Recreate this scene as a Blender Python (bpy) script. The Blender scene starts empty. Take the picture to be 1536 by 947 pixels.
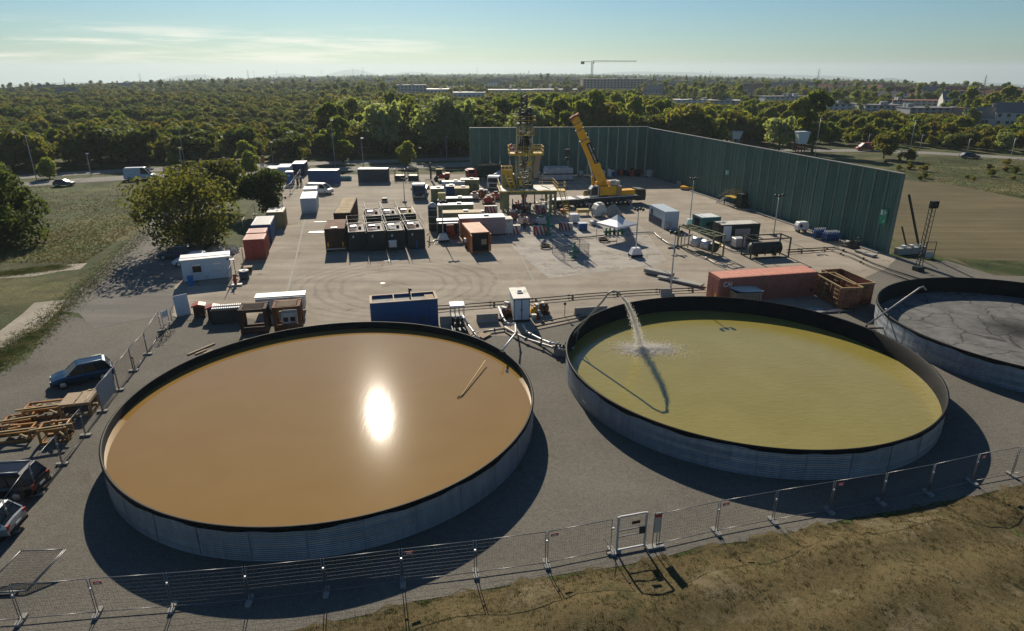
import bpy, math, random
from mathutils import Vector, Matrix
random.seed(7)
S = bpy.context.scene
C = S.collection
PI = math.pi
rad = math.radians
# ---------------------------------------------------------------- camera
F_PX, PITCH, EYE = 971.4, rad(20.885), 22.0
cam_d = bpy.data.cameras.new("camera"); cam = bpy.data.objects.new("camera", cam_d); C.objects.link(cam)
cam.location = (0, 0, EYE); cam.rotation_euler = (PI/2 - PITCH, 0, 0)
cam_d.sensor_fit = 'HORIZONTAL'; cam_d.sensor_width = 36; cam_d.lens = 36*F_PX/1536
cam_d.clip_start = .5; cam_d.clip_end = 60000
S.camera = cam
# ---------------------------------------------------------------- light, sky
SUN_AZ, SUN_EL = rad(-13.1), rad(29.0)            # azimuth measured from +Y towards +X
w = bpy.data.worlds.new("World"); S.world = w; w.use_nodes = True
wn, wl = w.node_tree.nodes, w.node_tree.links
bg = wn["Background"]; bg.inputs[1].default_value = .068
sky = wn.new('ShaderNodeTexSky'); sky.sky_type = 'NISHITA'; sky.sun_disc = False
sky.sun_elevation = SUN_EL; sky.sun_rotation = SUN_AZ; sky.air_density = 1.0; sky.dust_density = .25; sky.ozone_density = 3.0
tc = wn.new('ShaderNodeTexCoord'); sep = wn.new('ShaderNodeSeparateXYZ'); wl.new(tc.outputs['Generated'], sep.inputs[0])
mp = wn.new('ShaderNodeMapping'); mp.inputs['Scale'].default_value = (2.2, 2.2, 34); wl.new(tc.outputs['Generated'], mp.inputs[0])
nz = wn.new('ShaderNodeTexNoise'); nz.inputs['Scale'].default_value = 2.6; nz.inputs['Detail'].default_value = 9; nz.inputs['Roughness'].default_value = .62
wl.new(mp.outputs[0], nz.inputs['Vector'])
def wramp(src, p0, p1, c0=0, c1=1, mid=None):
    r = wn.new('ShaderNodeMapRange'); r.interpolation_type = 'SMOOTHSTEP'
    r.inputs['From Min'].default_value = p0; r.inputs['From Max'].default_value = p1
    r.inputs['To Min'].default_value = c0; r.inputs['To Max'].default_value = c1
    wl.new(src, r.inputs['Value']); return r.outputs[0]
def wmul(a, b):
    m = wn.new('ShaderNodeMath'); m.operation = 'MULTIPLY'; wl.new(a, m.inputs[0])
    if isinstance(b, float): m.inputs[1].default_value = b
    else: wl.new(b, m.inputs[1])
    return m.outputs[0]
cl = wramp(nz.outputs['Fac'], .44, .66)
band = wmul(wramp(sep.outputs['Z'], .0, .014), wramp(sep.outputs['Z'], .062, .034))
side = wramp(sep.outputs['X'], .08, -.3)
cmask = wmul(wmul(wmul(cl, band), side), .62)
mix = wn.new('ShaderNodeMix'); mix.data_type = 'RGBA'; mix.inputs['B'].default_value = (13.2, 12.2, 10.6, 1)
tint = wn.new('ShaderNodeMix'); tint.data_type = 'RGBA'; tint.blend_type = 'MULTIPLY'; tint.inputs['Factor'].default_value = 1; tint.inputs['B'].default_value = (.5, .66, .76, 1)
wl.new(sky.outputs[0], tint.inputs['A'])
wl.new(cmask, mix.inputs['Factor']); wl.new(tint.outputs['Result'], mix.inputs['A'])
wl.new(mix.outputs['Result'], bg.inputs[0])
sun_d = bpy.data.lights.new("sun", 'SUN'); sun_d.energy = 5.0; sun_d.angle = rad(.53); sun_d.color = (1, .89, .73)
sun = bpy.data.objects.new("sun", sun_d); C.objects.link(sun)
sdir = Vector((math.sin(SUN_AZ)*math.cos(SUN_EL), math.cos(SUN_AZ)*math.cos(SUN_EL), math.sin(SUN_EL)))
sun.rotation_euler = sdir.to_track_quat('Z', 'Y').to_euler(); sun.location = (-20, 60, 60)
S.view_settings.view_transform = 'Standard'; S.view_settings.look = 'None'; S.view_settings.gamma = 1
S.view_settings.exposure = .38
S.cycles.max_bounces = 6; S.cycles.diffuse_bounces = 3; S.cycles.glossy_bounces = 3; S.cycles.transparent_max_bounces = 8
S.cycles.volume_bounces = 0; S.cycles.use_denoising = True; S.cycles.caustics_reflective = False
try: S.cycles.denoiser = 'OPENIMAGEDENOISE'
except Exception: pass

# ---------------------------------------------------------------- where a point of the ground (or a plane at height z) lies
_c, _s = math.cos(PITCH), math.sin(PITCH)
def _ray(x, y):
    x -= 768; y = 473.5 - y
    return x, _c*F_PX + _s*y, -_s*F_PX + _c*y
def G(x, y, z=0.):
    d = _ray(x, y); t = (EYE - z)/-d[2]
    return Vector((d[0]*t, d[1]*t, z))
def HT(b, t):                       # height of a thing standing at b whose top shows at t
    g = G(*b); d = _ray(*t); return EYE + g.y/d[1]*d[2]
def ang(a, b): return math.atan2(b.y - a.y, b.x - a.x)

# ---------------------------------------------------------------- materials
M = {}
def mat(name, col, rough=.7, metal=0., var=.12, scale=3., bump=0., bscale=40., spec=.3, dirt=None, dscale=.7, damt=.5, coord='Object', streak=False):
    """plain surface with two scales of tonal variation, optional dirt/rust of another colour and fine bump"""
    m = bpy.data.materials.new(name); m.use_nodes = True; n, l = m.node_tree.nodes, m.node_tree.links
    b = n['Principled BSDF']; b.inputs['Roughness'].default_value = rough; b.inputs['Metallic'].default_value = metal
    b.inputs['Specular IOR Level'].default_value = spec
    t = n.new('ShaderNodeTexCoord'); src = t.outputs[coord]
    if streak:
        mpn = n.new('ShaderNodeMapping'); mpn.inputs['Scale'].default_value = (1, 1, .18); l.new(src, mpn.inputs[0]); src = mpn.outputs[0]
    n1 = n.new('ShaderNodeTexNoise'); n1.inputs['Scale'].default_value = scale; n1.inputs['Detail'].default_value = 7; n1.inputs['Roughness'].default_value = .65
    l.new(src, n1.inputs['Vector'])
    r = n.new('ShaderNodeMapRange'); r.inputs['From Min'].default_value = .25; r.inputs['From Max'].default_value = .75
    r.inputs['To Min'].default_value = 1 - var*1.6; r.inputs['To Max'].default_value = 1 + var; l.new(n1.outputs['Fac'], r.inputs['Value'])
    hs = n.new('ShaderNodeMix'); hs.data_type = 'RGBA'; hs.blend_type = 'MULTIPLY'; hs.inputs['Factor'].default_value = 1
    hs.inputs['A'].default_value = (*col, 1); l.new(r.outputs[0], hs.inputs['B']); out = hs.outputs['Result']
    if dirt:
        n2 = n.new('ShaderNodeTexNoise'); n2.inputs['Scale'].default_value = dscale; n2.inputs['Detail'].default_value = 9; n2.inputs['Roughness'].default_value = .7
        l.new(src, n2.inputs['Vector'])
        r2 = n.new('ShaderNodeMapRange'); r2.interpolation_type = 'SMOOTHSTEP'
        r2.inputs['From Min'].default_value = .72 - damt*.45; r2.inputs['From Max'].default_value = .86 - damt*.4; l.new(n2.outputs['Fac'], r2.inputs['Value'])
        mx = n.new('ShaderNodeMix'); mx.data_type = 'RGBA'; mx.inputs['B'].default_value = (*dirt, 1)
        l.new(r2.outputs[0], mx.inputs['Factor']); l.new(out, mx.inputs['A']); out = mx.outputs['Result']
    l.new(out, b.inputs['Base Color'])
    if bump:
        n3 = n.new('ShaderNodeTexNoise'); n3.inputs['Scale'].default_value = bscale; n3.inputs['Detail'].default_value = 4; l.new(t.outputs[coord], n3.inputs['Vector'])
        bp = n.new('ShaderNodeBump'); bp.inputs['Strength'].default_value = bump; bp.inputs['Distance'].default_value = .02
        l.new(n3.outputs['Fac'], bp.inputs['Height']); l.new(bp.outputs[0], b.inputs['Normal'])
    M[name] = m; return m
RUST = (.16, .06, .025)
mat('steel', (.42, .43, .44), .45, .7, .12, dirt=(.22, .2, .18), damt=.5)
mat('galv', (.5, .51, .52), .5, .45, .1)
mat('pipe_metal', (.4, .39, .37), .5, .3, .15, dirt=(.2, .16, .12))
mat('dark_metal', (.045, .05, .05), .6, .2, .2)
mat('black', (.018, .018, .02), .6, 0, .2)
mat('rubber', (.03, .03, .032), .85, 0, .2)
mat('white', (.72, .73, .72), .5, 0, .06, dirt=(.45, .42, .36), damt=.35)
mat('offwhite', (.62, .6, .54), .6, 0, .08, dirt=(.3, .26, .2), damt=.55)
mat('lightblue', (.5, .58, .64), .5, 0, .06, dirt=(.4, .42, .42), damt=.35)
mat('blue', (.03, .1, .26), .5, 0, .12, dirt=(.06, .09, .14), damt=.5)
mat('navy', (.012, .03, .09), .45, 0, .12)
mat('bright_blue', (.02, .16, .45), .4, 0, .1)
mat('slate', (.05, .065, .09), .55, 0, .1)
mat('red', (.33, .055, .04), .55, 0, .12, dirt=(.2, .07, .05), damt=.5)
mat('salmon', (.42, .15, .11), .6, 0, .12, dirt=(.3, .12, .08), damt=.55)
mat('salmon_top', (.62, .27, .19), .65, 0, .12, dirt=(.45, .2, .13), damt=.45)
mat('skid_orange', (.42, .19, .035), .6, 0, .25, dirt=(.2, .08, .03))
mat('orange', (.5, .17, .05), .6, 0, .14, dirt=(.3, .12, .05), damt=.6)
mat('pinkgrey', (.42, .31, .3), .6, 0, .1, dirt=(.32, .25, .23), damt=.4)
mat('rust', RUST, .85, 0, .35, 2.5, dirt=(.24, .12, .06), damt=.6)
mat('rust_dark', (.065, .035, .025), .85, 0, .35, 2.5, dirt=(.15, .075, .04), damt=.5)
mat('rust_orange', (.42, .18, .09), .85, 0, .3, 2.5, dirt=(.13, .06, .04), damt=.6)
mat('yellow', (.85, .42, .02), .45, 0, .1, dirt=(.4, .2, .04), damt=.4)
mat('rail_yellow', (.62, .4, .04), .5, 0, .15)
mat('ochre', (.35, .26, .12), .7, 0, .1, dirt=(.25, .17, .08))
mat('mustard_top', (.42, .3, .1), .8, 0, .2, dirt=(.2, .12, .05), dscale=1.2, damt=.7)
mat('rig_green', (.22, .23, .12), .6, 0, .2, dirt=(.06, .06, .04))
mat('dark_green', (.03, .045, .036), .6, 0, .15)
mat('valve_green', (.05, .2, .12), .5, 0, .15)
mat('mudtank', (.022, .028, .028), .6, 0, .15)
mat('grate', (.3, .28, .25), .8, .1, .45, 5, dirt=(.45, .3, .24), dscale=4, damt=.6)
mat('pipe_red', (.3, .13, .1), .7, 0, .3)
mat('wood', (.38, .29, .19), .85, 0, .25, 6)
mat('concrete', (.33, .32, .29), .9, 0, .15, 2, bump=.3)
mat('glass', (.008, .012, .016), .2, 0, .05, spec=.3)
mat('sign_white', (.75, .75, .75), .5, 0, .03)
mat('sign_red', (.45, .04, .03), .5, 0, .05)
mat('sign_green', (.03, .3, .16), .5, 0, .05)
mat('stripe_red', (.42, .06, .05), .6, 0, .15)
mat('hay', (.5, .42, .2), .9, 0, .2)
mat('banner', (.42, .45, .48), .7, 0, .08)
mat('teal', (.1, .26, .24), .6, 0, .1)
mat('tank_plastic', (.6, .66, .68), .5, 0, .1)
mat('car_blue', (.012, .05, .1), .25, .5, .04, spec=.6)
mat('car_black', (.012, .014, .018), .22, .3, .04, spec=.6)
mat('car_silver', (.4, .41, .42), .28, .6, .04)
mat('skin', (.45, .28, .2), .6)
mat('bark', (.09, .07, .05), .95, 0, .3, 6)
mat('tile_roof', (.26, .1, .07), .85, 0, .2, dirt=(.2, .09, .07))
mat('grey_roof', (.16, .16, .17), .8, 0, .2)
mat('plaster', (.62, .6, .56), .85, 0, .08)
mat('plaster_grey', (.4, .41, .42), .85, 0, .1)

# ---------------------------------------------------------------- mesh builder
class MB:
    def __init__(s): s.v, s.f, s.m, s.sm = [], [], [], []; s.mi = 0; s.T = None
    def _add(s, vs, fs, smooth=False):
        o = len(s.v)
        if s.T is not None: vs = [s.T @ Vector(p) for p in vs]
        s.v += [tuple(p) for p in vs]; s.f += [tuple(i + o for i in f) for f in fs]
        s.m += [s.mi]*len(fs); s.sm += [smooth]*len(fs); return s
    def box(s, x, y, z, sx, sy, sz, rz=0.):
        """centre x,y; bottom z; full sizes"""
        c, q = math.cos(rz), math.sin(rz); vs = []
        for dz in (0, sz):
            for a, b in ((-1, -1), (1, -1), (1, 1), (-1, 1)):
                dx, dy = a*sx/2, b*sy/2; vs.append((x + c*dx - q*dy, y + q*dx + c*dy, z + dz))
        return s._add(vs, [(3, 2, 1, 0), (4, 5, 6, 7), (0, 1, 5, 4), (1, 2, 6, 5), (2, 3, 7, 6), (3, 0, 4, 7)])
    def bar(s, a, b, w=.08, h=None):
        """square bar between two points"""
        a, b = Vector(a), Vector(b); d = (b - a)
        if d.length < 1e-6: return s
        d.normalize(); up = Vector((0, 0, 1)) if abs(d.z) < .95 else Vector((0, 1, 0))
        u = d.cross(up).normalized()*w/2; v = u.cross(d).normalized()*(h or w)/2
        vs = [p + i*u + j*v for p in (a, b) for i, j in ((-1, -1), (1, -1), (1, 1), (-1, 1))]
        return s._add(vs, [(3, 2, 1, 0), (4, 5, 6, 7), (0, 1, 5, 4), (1, 2, 6, 5), (2, 3, 7, 6), (3, 0, 4, 7)])
    def tube(s, pts, r=.05, n=8, caps=True):
        pts = [Vector(p) for p in pts]; rs = r if isinstance(r, (list, tuple)) else [r]*len(pts); vs = []; fs = []
        pu = None
        for i, p in enumerate(pts):
            d = (pts[min(i+1, len(pts)-1)] - pts[max(i-1, 0)]).normalized()
            if pu is None:
                up = Vector((0, 0, 1)) if abs(d.z) < .9 else Vector((0, 1, 0)); pu = d.cross(up).normalized()
            else: pu = (pu - d*pu.dot(d)).normalized()
            v = d.cross(pu)
            vs += [p + rs[i]*(math.cos(k*2*PI/n)*pu + math.sin(k*2*PI/n)*v) for k in range(n)]
        for i in range(len(pts)-1):
            fs += [(i*n+k, i*n+(k+1) % n, (i+1)*n+(k+1) % n, (i+1)*n+k) for k in range(n)]
        if caps: fs += [tuple(range(n))[::-1], tuple((len(pts)-1)*n+k for k in range(n))]
        return s._add(vs, fs, True)
    def lathe(s, prof, x=0, y=0, z=0, n=16, smooth=True):
        vs, fs = [], []
        for r, h in prof: vs += [(x + r*math.cos(k*2*PI/n), y + r*math.sin(k*2*PI/n), z + h) for k in range(n)]
        for i in range(len(prof)-1): fs += [(i*n+k, i*n+(k+1) % n, (i+1)*n+(k+1) % n, (i+1)*n+k) for k in range(n)]
        if prof[0][0] > 0: fs.append(tuple(range(n))[::-1])
        if prof[-1][0] > 0: fs.append(tuple((len(prof)-1)*n+k for k in range(n)))
        return s._add(vs, fs, smooth)
    def cylh(s, a, b, r, n=14): return s.tube([a, b], r, n)
    def prism(s, poly, z0, z1):
        """vertical prism over a polygon in xy"""
        n = len(poly); vs = [(p[0], p[1], z0) for p in poly] + [(p[0], p[1], z1) for p in poly]
        return s._add(vs, [tuple(range(n))[::-1], tuple(range(n, 2*n))] + [(i, (i+1) % n, n+(i+1) % n, n+i) for i in range(n)])
    def profile(s, poly, y0, y1):
        """prism over a polygon in xz, from y0 to y1"""
        n = len(poly); vs = [(p[0], y0, p[1]) for p in poly] + [(p[0], y1, p[1]) for p in poly]
        return s._add(vs, [tuple(range(n)), tuple(range(n, 2*n))[::-1]] + [(i, n+i, n+(i+1) % n, (i+1) % n) for i in range(n)])
    def quad(s, a, b, c, d): return s._add([a, b, c, d], [(0, 1, 2, 3)])
    def use(s, i): s.mi = i; return s
    def build(s, name, mats, parent=None, loc=(0, 0, 0), rz=0., bevel=0.):
        me = bpy.data.meshes.new(name); me.from_pydata(s.v, [], s.f)
        if not isinstance(mats, (list, tuple)): mats = [mats]
        for m in mats: me.materials.append(M[m] if isinstance(m, str) else m)
        me.polygons.foreach_set('material_index', [min(i, len(mats)-1) for i in s.m]); me.polygons.foreach_set('use_smooth', s.sm); me.update()
        o = bpy.data.objects.new(name, me); C.objects.link(o); o.location = loc; o.rotation_euler = (0, 0, rz)
        if parent is not None: o.parent = parent
        if bevel:
            md = o.modifiers.new('soft_edge', 'BEVEL'); md.width = bevel; md.segments = 1; md.limit_method = 'ANGLE'
        return o
def tag(o, label, cat, group=None):
    o['label'] = label; o['category'] = cat
    if group: o['group'] = group
    return o
def thing(name, label, cat, loc=(0, 0, 0), rz=0., group=None):
    o = bpy.data.objects.new(name, None); C.objects.link(o); o.empty_display_size = .3
    o.location = loc; o.rotation_euler = (0, 0, rz); return tag(o, label, cat, group)
KIDS = {}
def copy_tree(o, loc, rz=None, label=None, group=None, sc=None, cat=None):
    def rec(src, par):
        c = src.copy(); C.objects.link(c)
        if par is not None: c.parent = par
        for ch in (KIDS.get(src.name) or src.children): rec(ch, c)
        return c
    if o.name not in KIDS:
        st = [o]
        while st:
            q = st.pop(); KIDS[q.name] = list(q.children); st += KIDS[q.name]
    r = rec(o, None); r.location = loc
    if rz is not None: r.rotation_euler = (0, 0, rz)
    if sc: r.scale = sc if isinstance(sc, (tuple, list)) else (sc, sc, sc)
    if label: r['label'] = label
    if group: r['group'] = group
    if cat: r['category'] = cat
    return r
def struct(name, mb, mats):
    o = mb.build(name, mats); o['kind'] = 'structure'; return o
def sheet(name, pts, z, m):
    mb = MB(); mb._add([(p[0], p[1], z) for p in pts], [tuple(range(len(pts)))]); o = struct(name, mb, m)
    if o.data.polygons[0].normal.z < 0: o.data.flip_normals()
    return o
# ================================================================= SETTING
def ground_mat(name, cols, scale, fine=.35, bump=.4, fscale=30, extra=None, rough=.95, dscale=3.):
    """cols: list of (position, colour) on a ramp over broad noise; fine grain on top"""
    m = bpy.data.materials.new(name); m.use_nodes = True; n, l = m.node_tree.nodes, m.node_tree.links
    b = n['Principled BSDF']; b.inputs['Roughness'].default_value = rough; b.inputs['Specular IOR Level'].default_value = .15
    g = n.new('ShaderNodeNewGeometry')
    def noise(sc, det=8, ro=.6, dist=0.):
        t = n.new('ShaderNodeTexNoise'); t.inputs['Scale'].default_value = sc; t.inputs['Detail'].default_value = det
        t.inputs['Roughness'].default_value = ro; t.inputs['Distortion'].default_value = dist; l.new(g.outputs['Position'], t.inputs['Vector']); return t.outputs['Fac']
    def rng(src, a, b_, c, d, smooth=False):
        r = n.new('ShaderNodeMapRange'); r.inputs['From Min'].default_value = a; r.inputs['From Max'].default_value = b_
        r.inputs['To Min'].default_value = c; r.inputs['To Max'].default_value = d
        if smooth: r.interpolation_type = 'SMOOTHSTEP'
        l.new(src, r.inputs['Value']); return r.outputs[0]
    def mul(c1, f):
        x = n.new('ShaderNodeMix'); x.data_type = 'RGBA'; x.blend_type = 'MULTIPLY'; x.inputs['Factor'].default_value = 1
        l.new(c1, x.inputs['A']); l.new(f, x.inputs['B']); return x.outputs['Result']
    cr = n.new('ShaderNodeValToRGB'); e = cr.color_ramp.elements
    e[0].position, e[0].color = cols[0][0], (*cols[0][1], 1); e[-1].position, e[-1].color = cols[-1][0], (*cols[-1][1], 1)
    for p, c in cols[1:-1]: q = e.new(p); q.color = (*c, 1)
    l.new(noise(scale, 9, .62, .4), cr.inputs[0]); out = cr.outputs[0]
    out = mul(out, rng(noise(dscale, 8, .7), .3, .7, 1-fine*.6, 1+fine*.6))
    fn = noise(fscale, 3, .6); out = mul(out, rng(fn, .3, .7, 1-fine, 1+fine))
    if extra: out = extra(n, l, g, out, noise, rng, mul)
    l.new(out, b.inputs['Base Color'])
    if bump:
        bp = n.new('ShaderNodeBump'); bp.inputs['Strength'].default_value = bump; bp.inputs['Distance'].default_value = .06
        l.new(fn, bp.inputs['Height']); l.new(bp.outputs[0], b.inputs['Normal'])
    M[name] = m; return m
def rings(cx, cy, r0, r1, amt, freq=2.2):
    def f(n, l, g, out, noise, rng, mul):
        vm = n.new('ShaderNodeVectorMath'); vm.operation = 'DISTANCE'; l.new(g.outputs['Position'], vm.inputs[0]); vm.inputs[1].default_value = (cx, cy, 0)
        add = n.new('ShaderNodeMath'); add.operation = 'ADD'; l.new(vm.outputs['Value'], add.inputs[0]); l.new(rng(noise(.12, 3), 0, 1, -1.6, 1.6), add.inputs[1])
        d = add.outputs[0]
        sn = n.new('ShaderNodeMath'); sn.operation = 'SINE'; ml = n.new('ShaderNodeMath'); ml.operation = 'MULTIPLY'; ml.inputs[1].default_value = freq*2.2
        l.new(d, ml.inputs[0]); l.new(ml.outputs[0], sn.inputs[0])
        a = rng(d, r0-1.5, r0+.5, 0, 1, True); b = rng(d, r1-1, r1+2, 1, 0, True)
        m1 = n.new('ShaderNodeMath'); m1.operation = 'MULTIPLY'; l.new(a, m1.inputs[0]); l.new(b, m1.inputs[1])
        m2 = n.new('ShaderNodeMath'); m2.operation = 'MULTIPLY'; l.new(m1.outputs[0], m2.inputs[0]); l.new(rng(sn.outputs[0], .1, 1, 0, 1, True), m2.inputs[1])
        m3 = n.new('ShaderNodeMath'); m3.operation = 'MULTIPLY'; l.new(m2.outputs[0], m3.inputs[0]); l.new(rng(noise(.5, 5), .3, .6, .2, 1), m3.inputs[1])
        return mul(out, rng(m3.outputs[0], 0, 1, 1, 1-amt))
    return f
def lanes(ax, amt, freq):
    """long faint wheel marks along direction ax"""
    def f(n, l, g, out, noise, rng, mul):
        mpn = n.new('ShaderNodeMapping'); mpn.inputs['Rotation'].default_value = (0, 0, -ax); mpn.inputs['Scale'].default_value = (.04, freq, 1)
        l.new(g.outputs['Position'], mpn.inputs[0])
        t = n.new('ShaderNodeTexNoise'); t.inputs['Scale'].default_value = 1.; t.inputs['Detail'].default_value = 5; l.new(mpn.outputs[0], t.inputs['Vector'])
        return mul(out, rng(t.outputs['Fac'], .35, .65, 1-amt, 1+amt))
    return f
def stains(thr=.6, amt=.35, sc=.33, col=(1, .93, .84)):
    """oil, mud and damp patches with ragged edges"""
    def f(n, l, g, out, noise, rng, mul):
        a = rng(noise(sc, 9, .72, .8), thr, thr+.12, 0, 1, True)
        x = n.new('ShaderNodeMix'); x.data_type = 'RGBA'; x.blend_type = 'MULTIPLY'; x.inputs['B'].default_value = tuple(c*(1-amt) for c in col) + (1,)
        l.new(a, x.inputs['Factor']); l.new(out, x.inputs['A']); return x.outputs['Result']
    return f
def both(*fs):
    def f(n, l, g, out, noise, rng, mul):
        for q in fs: out = q(n, l, g, out, noise, rng, mul)
        return out
    return f
trk = G(590, 428)
ground_mat('field', [(.36, (.045, .068, .018)), (.45, (.095, .09, .035)), (.52, (.05, .075, .02)), (.58, (.125, .11, .05)), (.66, (.06, .085, .024))], .035, .55, .7, 5, both(stains(.47, .45, .06, (.9, 1.1, .7)), stains(.5, .4, .22, (1.05, 1, .8)), lanes(rad(5), .25, .12)), dscale=.5)
ground_mat('far_field', [(.3, (.045, .055, .022)), (.6, (.08, .08, .035))], .004, .3, .3, .4)
ground_mat('stubble', [(.3, (.085, .073, .035)), (.7, (.15, .122, .064))], .05, .25, .5, 9, lanes(rad(-12), .16, .9))
ground_mat('yard', [(.25, (.235, .2, .158)), (.5, (.32, .278, .222)), (.75, (.4, .352, .285))], .16, .13, .3, 26,
           both(rings(trk.x, trk.y, 5, 11, .22), lanes(rad(8), .12, .6), stains(.56, .3, .3), stains(.6, .35, 1.1), stains(.6, .18, .12, (1.1, .9, .7))))
ground_mat('gravel', [(.3, (.115, .107, .09)), (.5, (.15, .139, .117)), (.7, (.185, .171, .143))], .09, .3, .6, 11, stains(.58, .2, .25))
ground_mat('slab', [(.3, (.3, .275, .24)), (.7, (.42, .39, .34))], .3, .16, .2, 22, both(lanes(rad(-62), .14, .5), stains(.52, .3, .5), stains(.6, .4, 1.6)))
ground_mat('asphalt', [(.3, (.14, .132, .117)), (.7, (.19, .18, .16))], .12, .14, .3, 30, both(lanes(rad(75), .14, .7), stains(.58, .25, .3)))
ground_mat('asphalt_light', [(.3, (.2, .19, .17)), (.7, (.26, .25, .225))], .12, .14, .3, 30)
ground_mat('dirt', [(.3, (.27, .24, .185)), (.7, (.4, .36, .285))], .35, .3, .5, 12)
ground_mat('verge', [(.3, (.04, .06, .018)), (.5, (.065, .08, .028)), (.7, (.11, .1, .045))], .35, .4, .6, 10, dscale=1.5)
ground_mat('bank', [(.3, (.06, .058, .023)), (.42, (.115, .088, .04)), (.55, (.09, .072, .032)), (.68, (.17, .138, .08))], .35, .3, .5, 16, dscale=3)
# --- the ground: one sheet to the horizon, then the yard, road and tracks on it
mb = MB(); mb._add([(-14000, -300, -.03), (14000, -300, -.03), (14000, 24000, -.03), (-14000, 24000, -.03)], [(0, 1, 2, 3)]); struct('ground', mb, 'far_field')
P = lambda *a: [G(x, y) for x, y in a]
near = [(-90, 5), (120, 5)] + [tuple(G(1536, 262).xy), (160, 400), (-200, 400), (-150, 150)]
sheet('field', [(-260, 0), (260, 0), (260, 215), (-260, 185)], -.012, 'field')
sheet('mown_field', P((1330, 268), (1420, 276), (1640, 318), (1640, 425), (1536, 413), (1490, 412), (1420, 388), (1340, 360)), -.004, 'stubble')
sheet('near_verge', P((1428, 386), (1480, 390), (1540, 392), (1640, 392), (1640, 417), (1536, 413), (1490, 411), (1455, 399)), .002, 'field')
# gravel apron round the tanks, reaching the fence
gravel_pts = P((-40, 560), (20, 530), (85, 470), (140, 480), (300, 430), (560, 480), (900, 450), (1240, 430), (1300, 380), (1400, 392), (1424, 392), (1495, 414), (1640, 416))
gravel_pts += [G(1700, 640), G(1536, 727), G(1450, 748), G(1340, 770), G(1180, 797), G(1060, 822), G(920, 852), G(760, 877), G(620, 905), G(500, 932), G(330, 975), G(-120, 1000)]
def ragged(pts, amp=.35, step=1.6):
    out = []
    for i, a in enumerate(pts):
        b = pts[(i+1) % len(pts)]; n = max(1, int((b-a).length/step))
        for k in range(n):
            p = a.lerp(b, k/n); out.append(Vector((p.x + random.uniform(-amp, amp), p.y + random.uniform(-amp, amp), 0)))
    return out
sheet('gravel_apron', ragged(gravel_pts, .22), .0, 'gravel')
yard_pts = P((330, 470), (258, 474), (262, 425), (300, 388), (345, 335), (452, 262), (700, 262), (970, 262), (1345, 386), (1330, 402), (1290, 420), (1240, 470), (1040, 452), (880, 476), (770, 505), (640, 500), (420, 488), (330, 470))
sheet('yard_pavement', ragged(yard_pts, .12), .006, 'yard')
sheet('concrete_slab', P((708, 316), (830, 300), (962, 340), (1002, 393), (985, 397), (824, 418), (765, 368)), .012, 'slab')
road_c = [((116, 437), (82, 468)), ((140, 494), (82, 468))]
sheet('access_road', P((140, 493), (118, 470), (83, 466), (117, 436), (160, 395), (213, 345), (240, 318), (300, 290), (352, 262), (385, 262), (372, 285), (320, 330), (300, 392), (262, 430), (260, 470)), .010, 'asphalt')
def strip(name, pts, wd, z, m, jit=.1):
    L = []; R = []
    for i, p in enumerate(pts):
        d = (pts[min(i+1, len(pts)-1)] - pts[max(i-1, 0)]); d.z = 0; d.normalize(); nrm = Vector((-d.y, d.x, 0))
        ww = wd[i] if isinstance(wd, list) else wd
        L.append(p + nrm*ww*(.5 + random.uniform(-jit, jit)*.3)); R.append(p - nrm*ww*(.5 + random.uniform(-jit, jit)*.3))
    mb = MB()
    for i in range(len(pts)-1): mb.quad((*L[i].xy, z), (*L[i+1].xy, z), (*R[i+1].xy, z), (*R[i].xy, z))
    o = struct(name, mb, m)
    if o.data.polygons[0].normal.z < 0: o.data.flip_normals()
    return o
strip('dirt_track', P((-60, 415), (0, 414), (50, 410), (95, 402), (125, 400)), 2.6, .013, 'dirt', .3)
strip('dirt_track', P((-60, 560), (0, 518), (35, 492), (62, 468), (76, 452)), 3.2, .013, 'dirt', .3)
# main road behind the yard: two carriageways with a grass median, kerbs and a path
def rp(*a): return [G(x, y) for x, y in a]
strip('main_road', rp((-260, 300), (0, 280), (120, 271), (240, 264), (460, 256), (700, 247), (900, 240), (1150, 236)), 7., .02, 'asphalt_light', 0)
strip('main_road', rp((-260, 288), (0, 268), (120, 260), (240, 254), (460, 246), (700, 238), (900, 232), (1150, 226), (1290, 226), (1400, 230), (1536, 238), (1700, 248)), 6.5, .02, 'asphalt_light', 0)
strip('median', rp((-260, 294), (0, 274), (120, 265.5), (240, 259), (460, 251), (700, 242.4), (900, 236), (1150, 231)), 4.6, .012, 'verge', 0)
strip('kerb', rp((240, 260.6), (460, 252.8), (700, 244), (900, 237)), .25, .05, 'concrete', 0)
strip('verge', P((228, 345), (215, 352), (165, 395), (125, 430), (96, 455), (60, 500), (15, 542), (-40, 572)), [1.2, 1.4, 1.6, 1.6, 1.2, 1.8, 2, 2], .008, 'verge', .8)
strip('verge', P((462, 270), (560, 267), (700, 264)), 9., .002, 'stubble', 0)
strip('verge', P((402, 275), (372, 310), (356, 345), (352, 372)), [5, 8, 7, 3], .014, 'verge', .3)
for a, b in (((441, 400), (466, 292)), ((420, 480), (440, 402)), ((700, 300), (826, 418)), ((826, 418), (985, 397)), ((808, 382), (874, 402)), ((760, 345), (800, 420))):
    strip('drain_channel', P(a, b), .16, .016, 'concrete', 0)
for a, wx, wy in (((585, 391), 2.3, .55), ((574, 425), .7, .3), ((668, 363-4), 1.2, .6)):
    p = G(*a); pts = [p + Vector((math.cos(k*PI/5)*wx/2*random.uniform(.7, 1.1), math.sin(k*PI/5)*wy*random.uniform(.7, 1.1), 0)) for k in range(10)]
    sheet('puddle', pts, .02, mat('puddle', (.5, .5, .48), .15, spec=.6))
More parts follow.
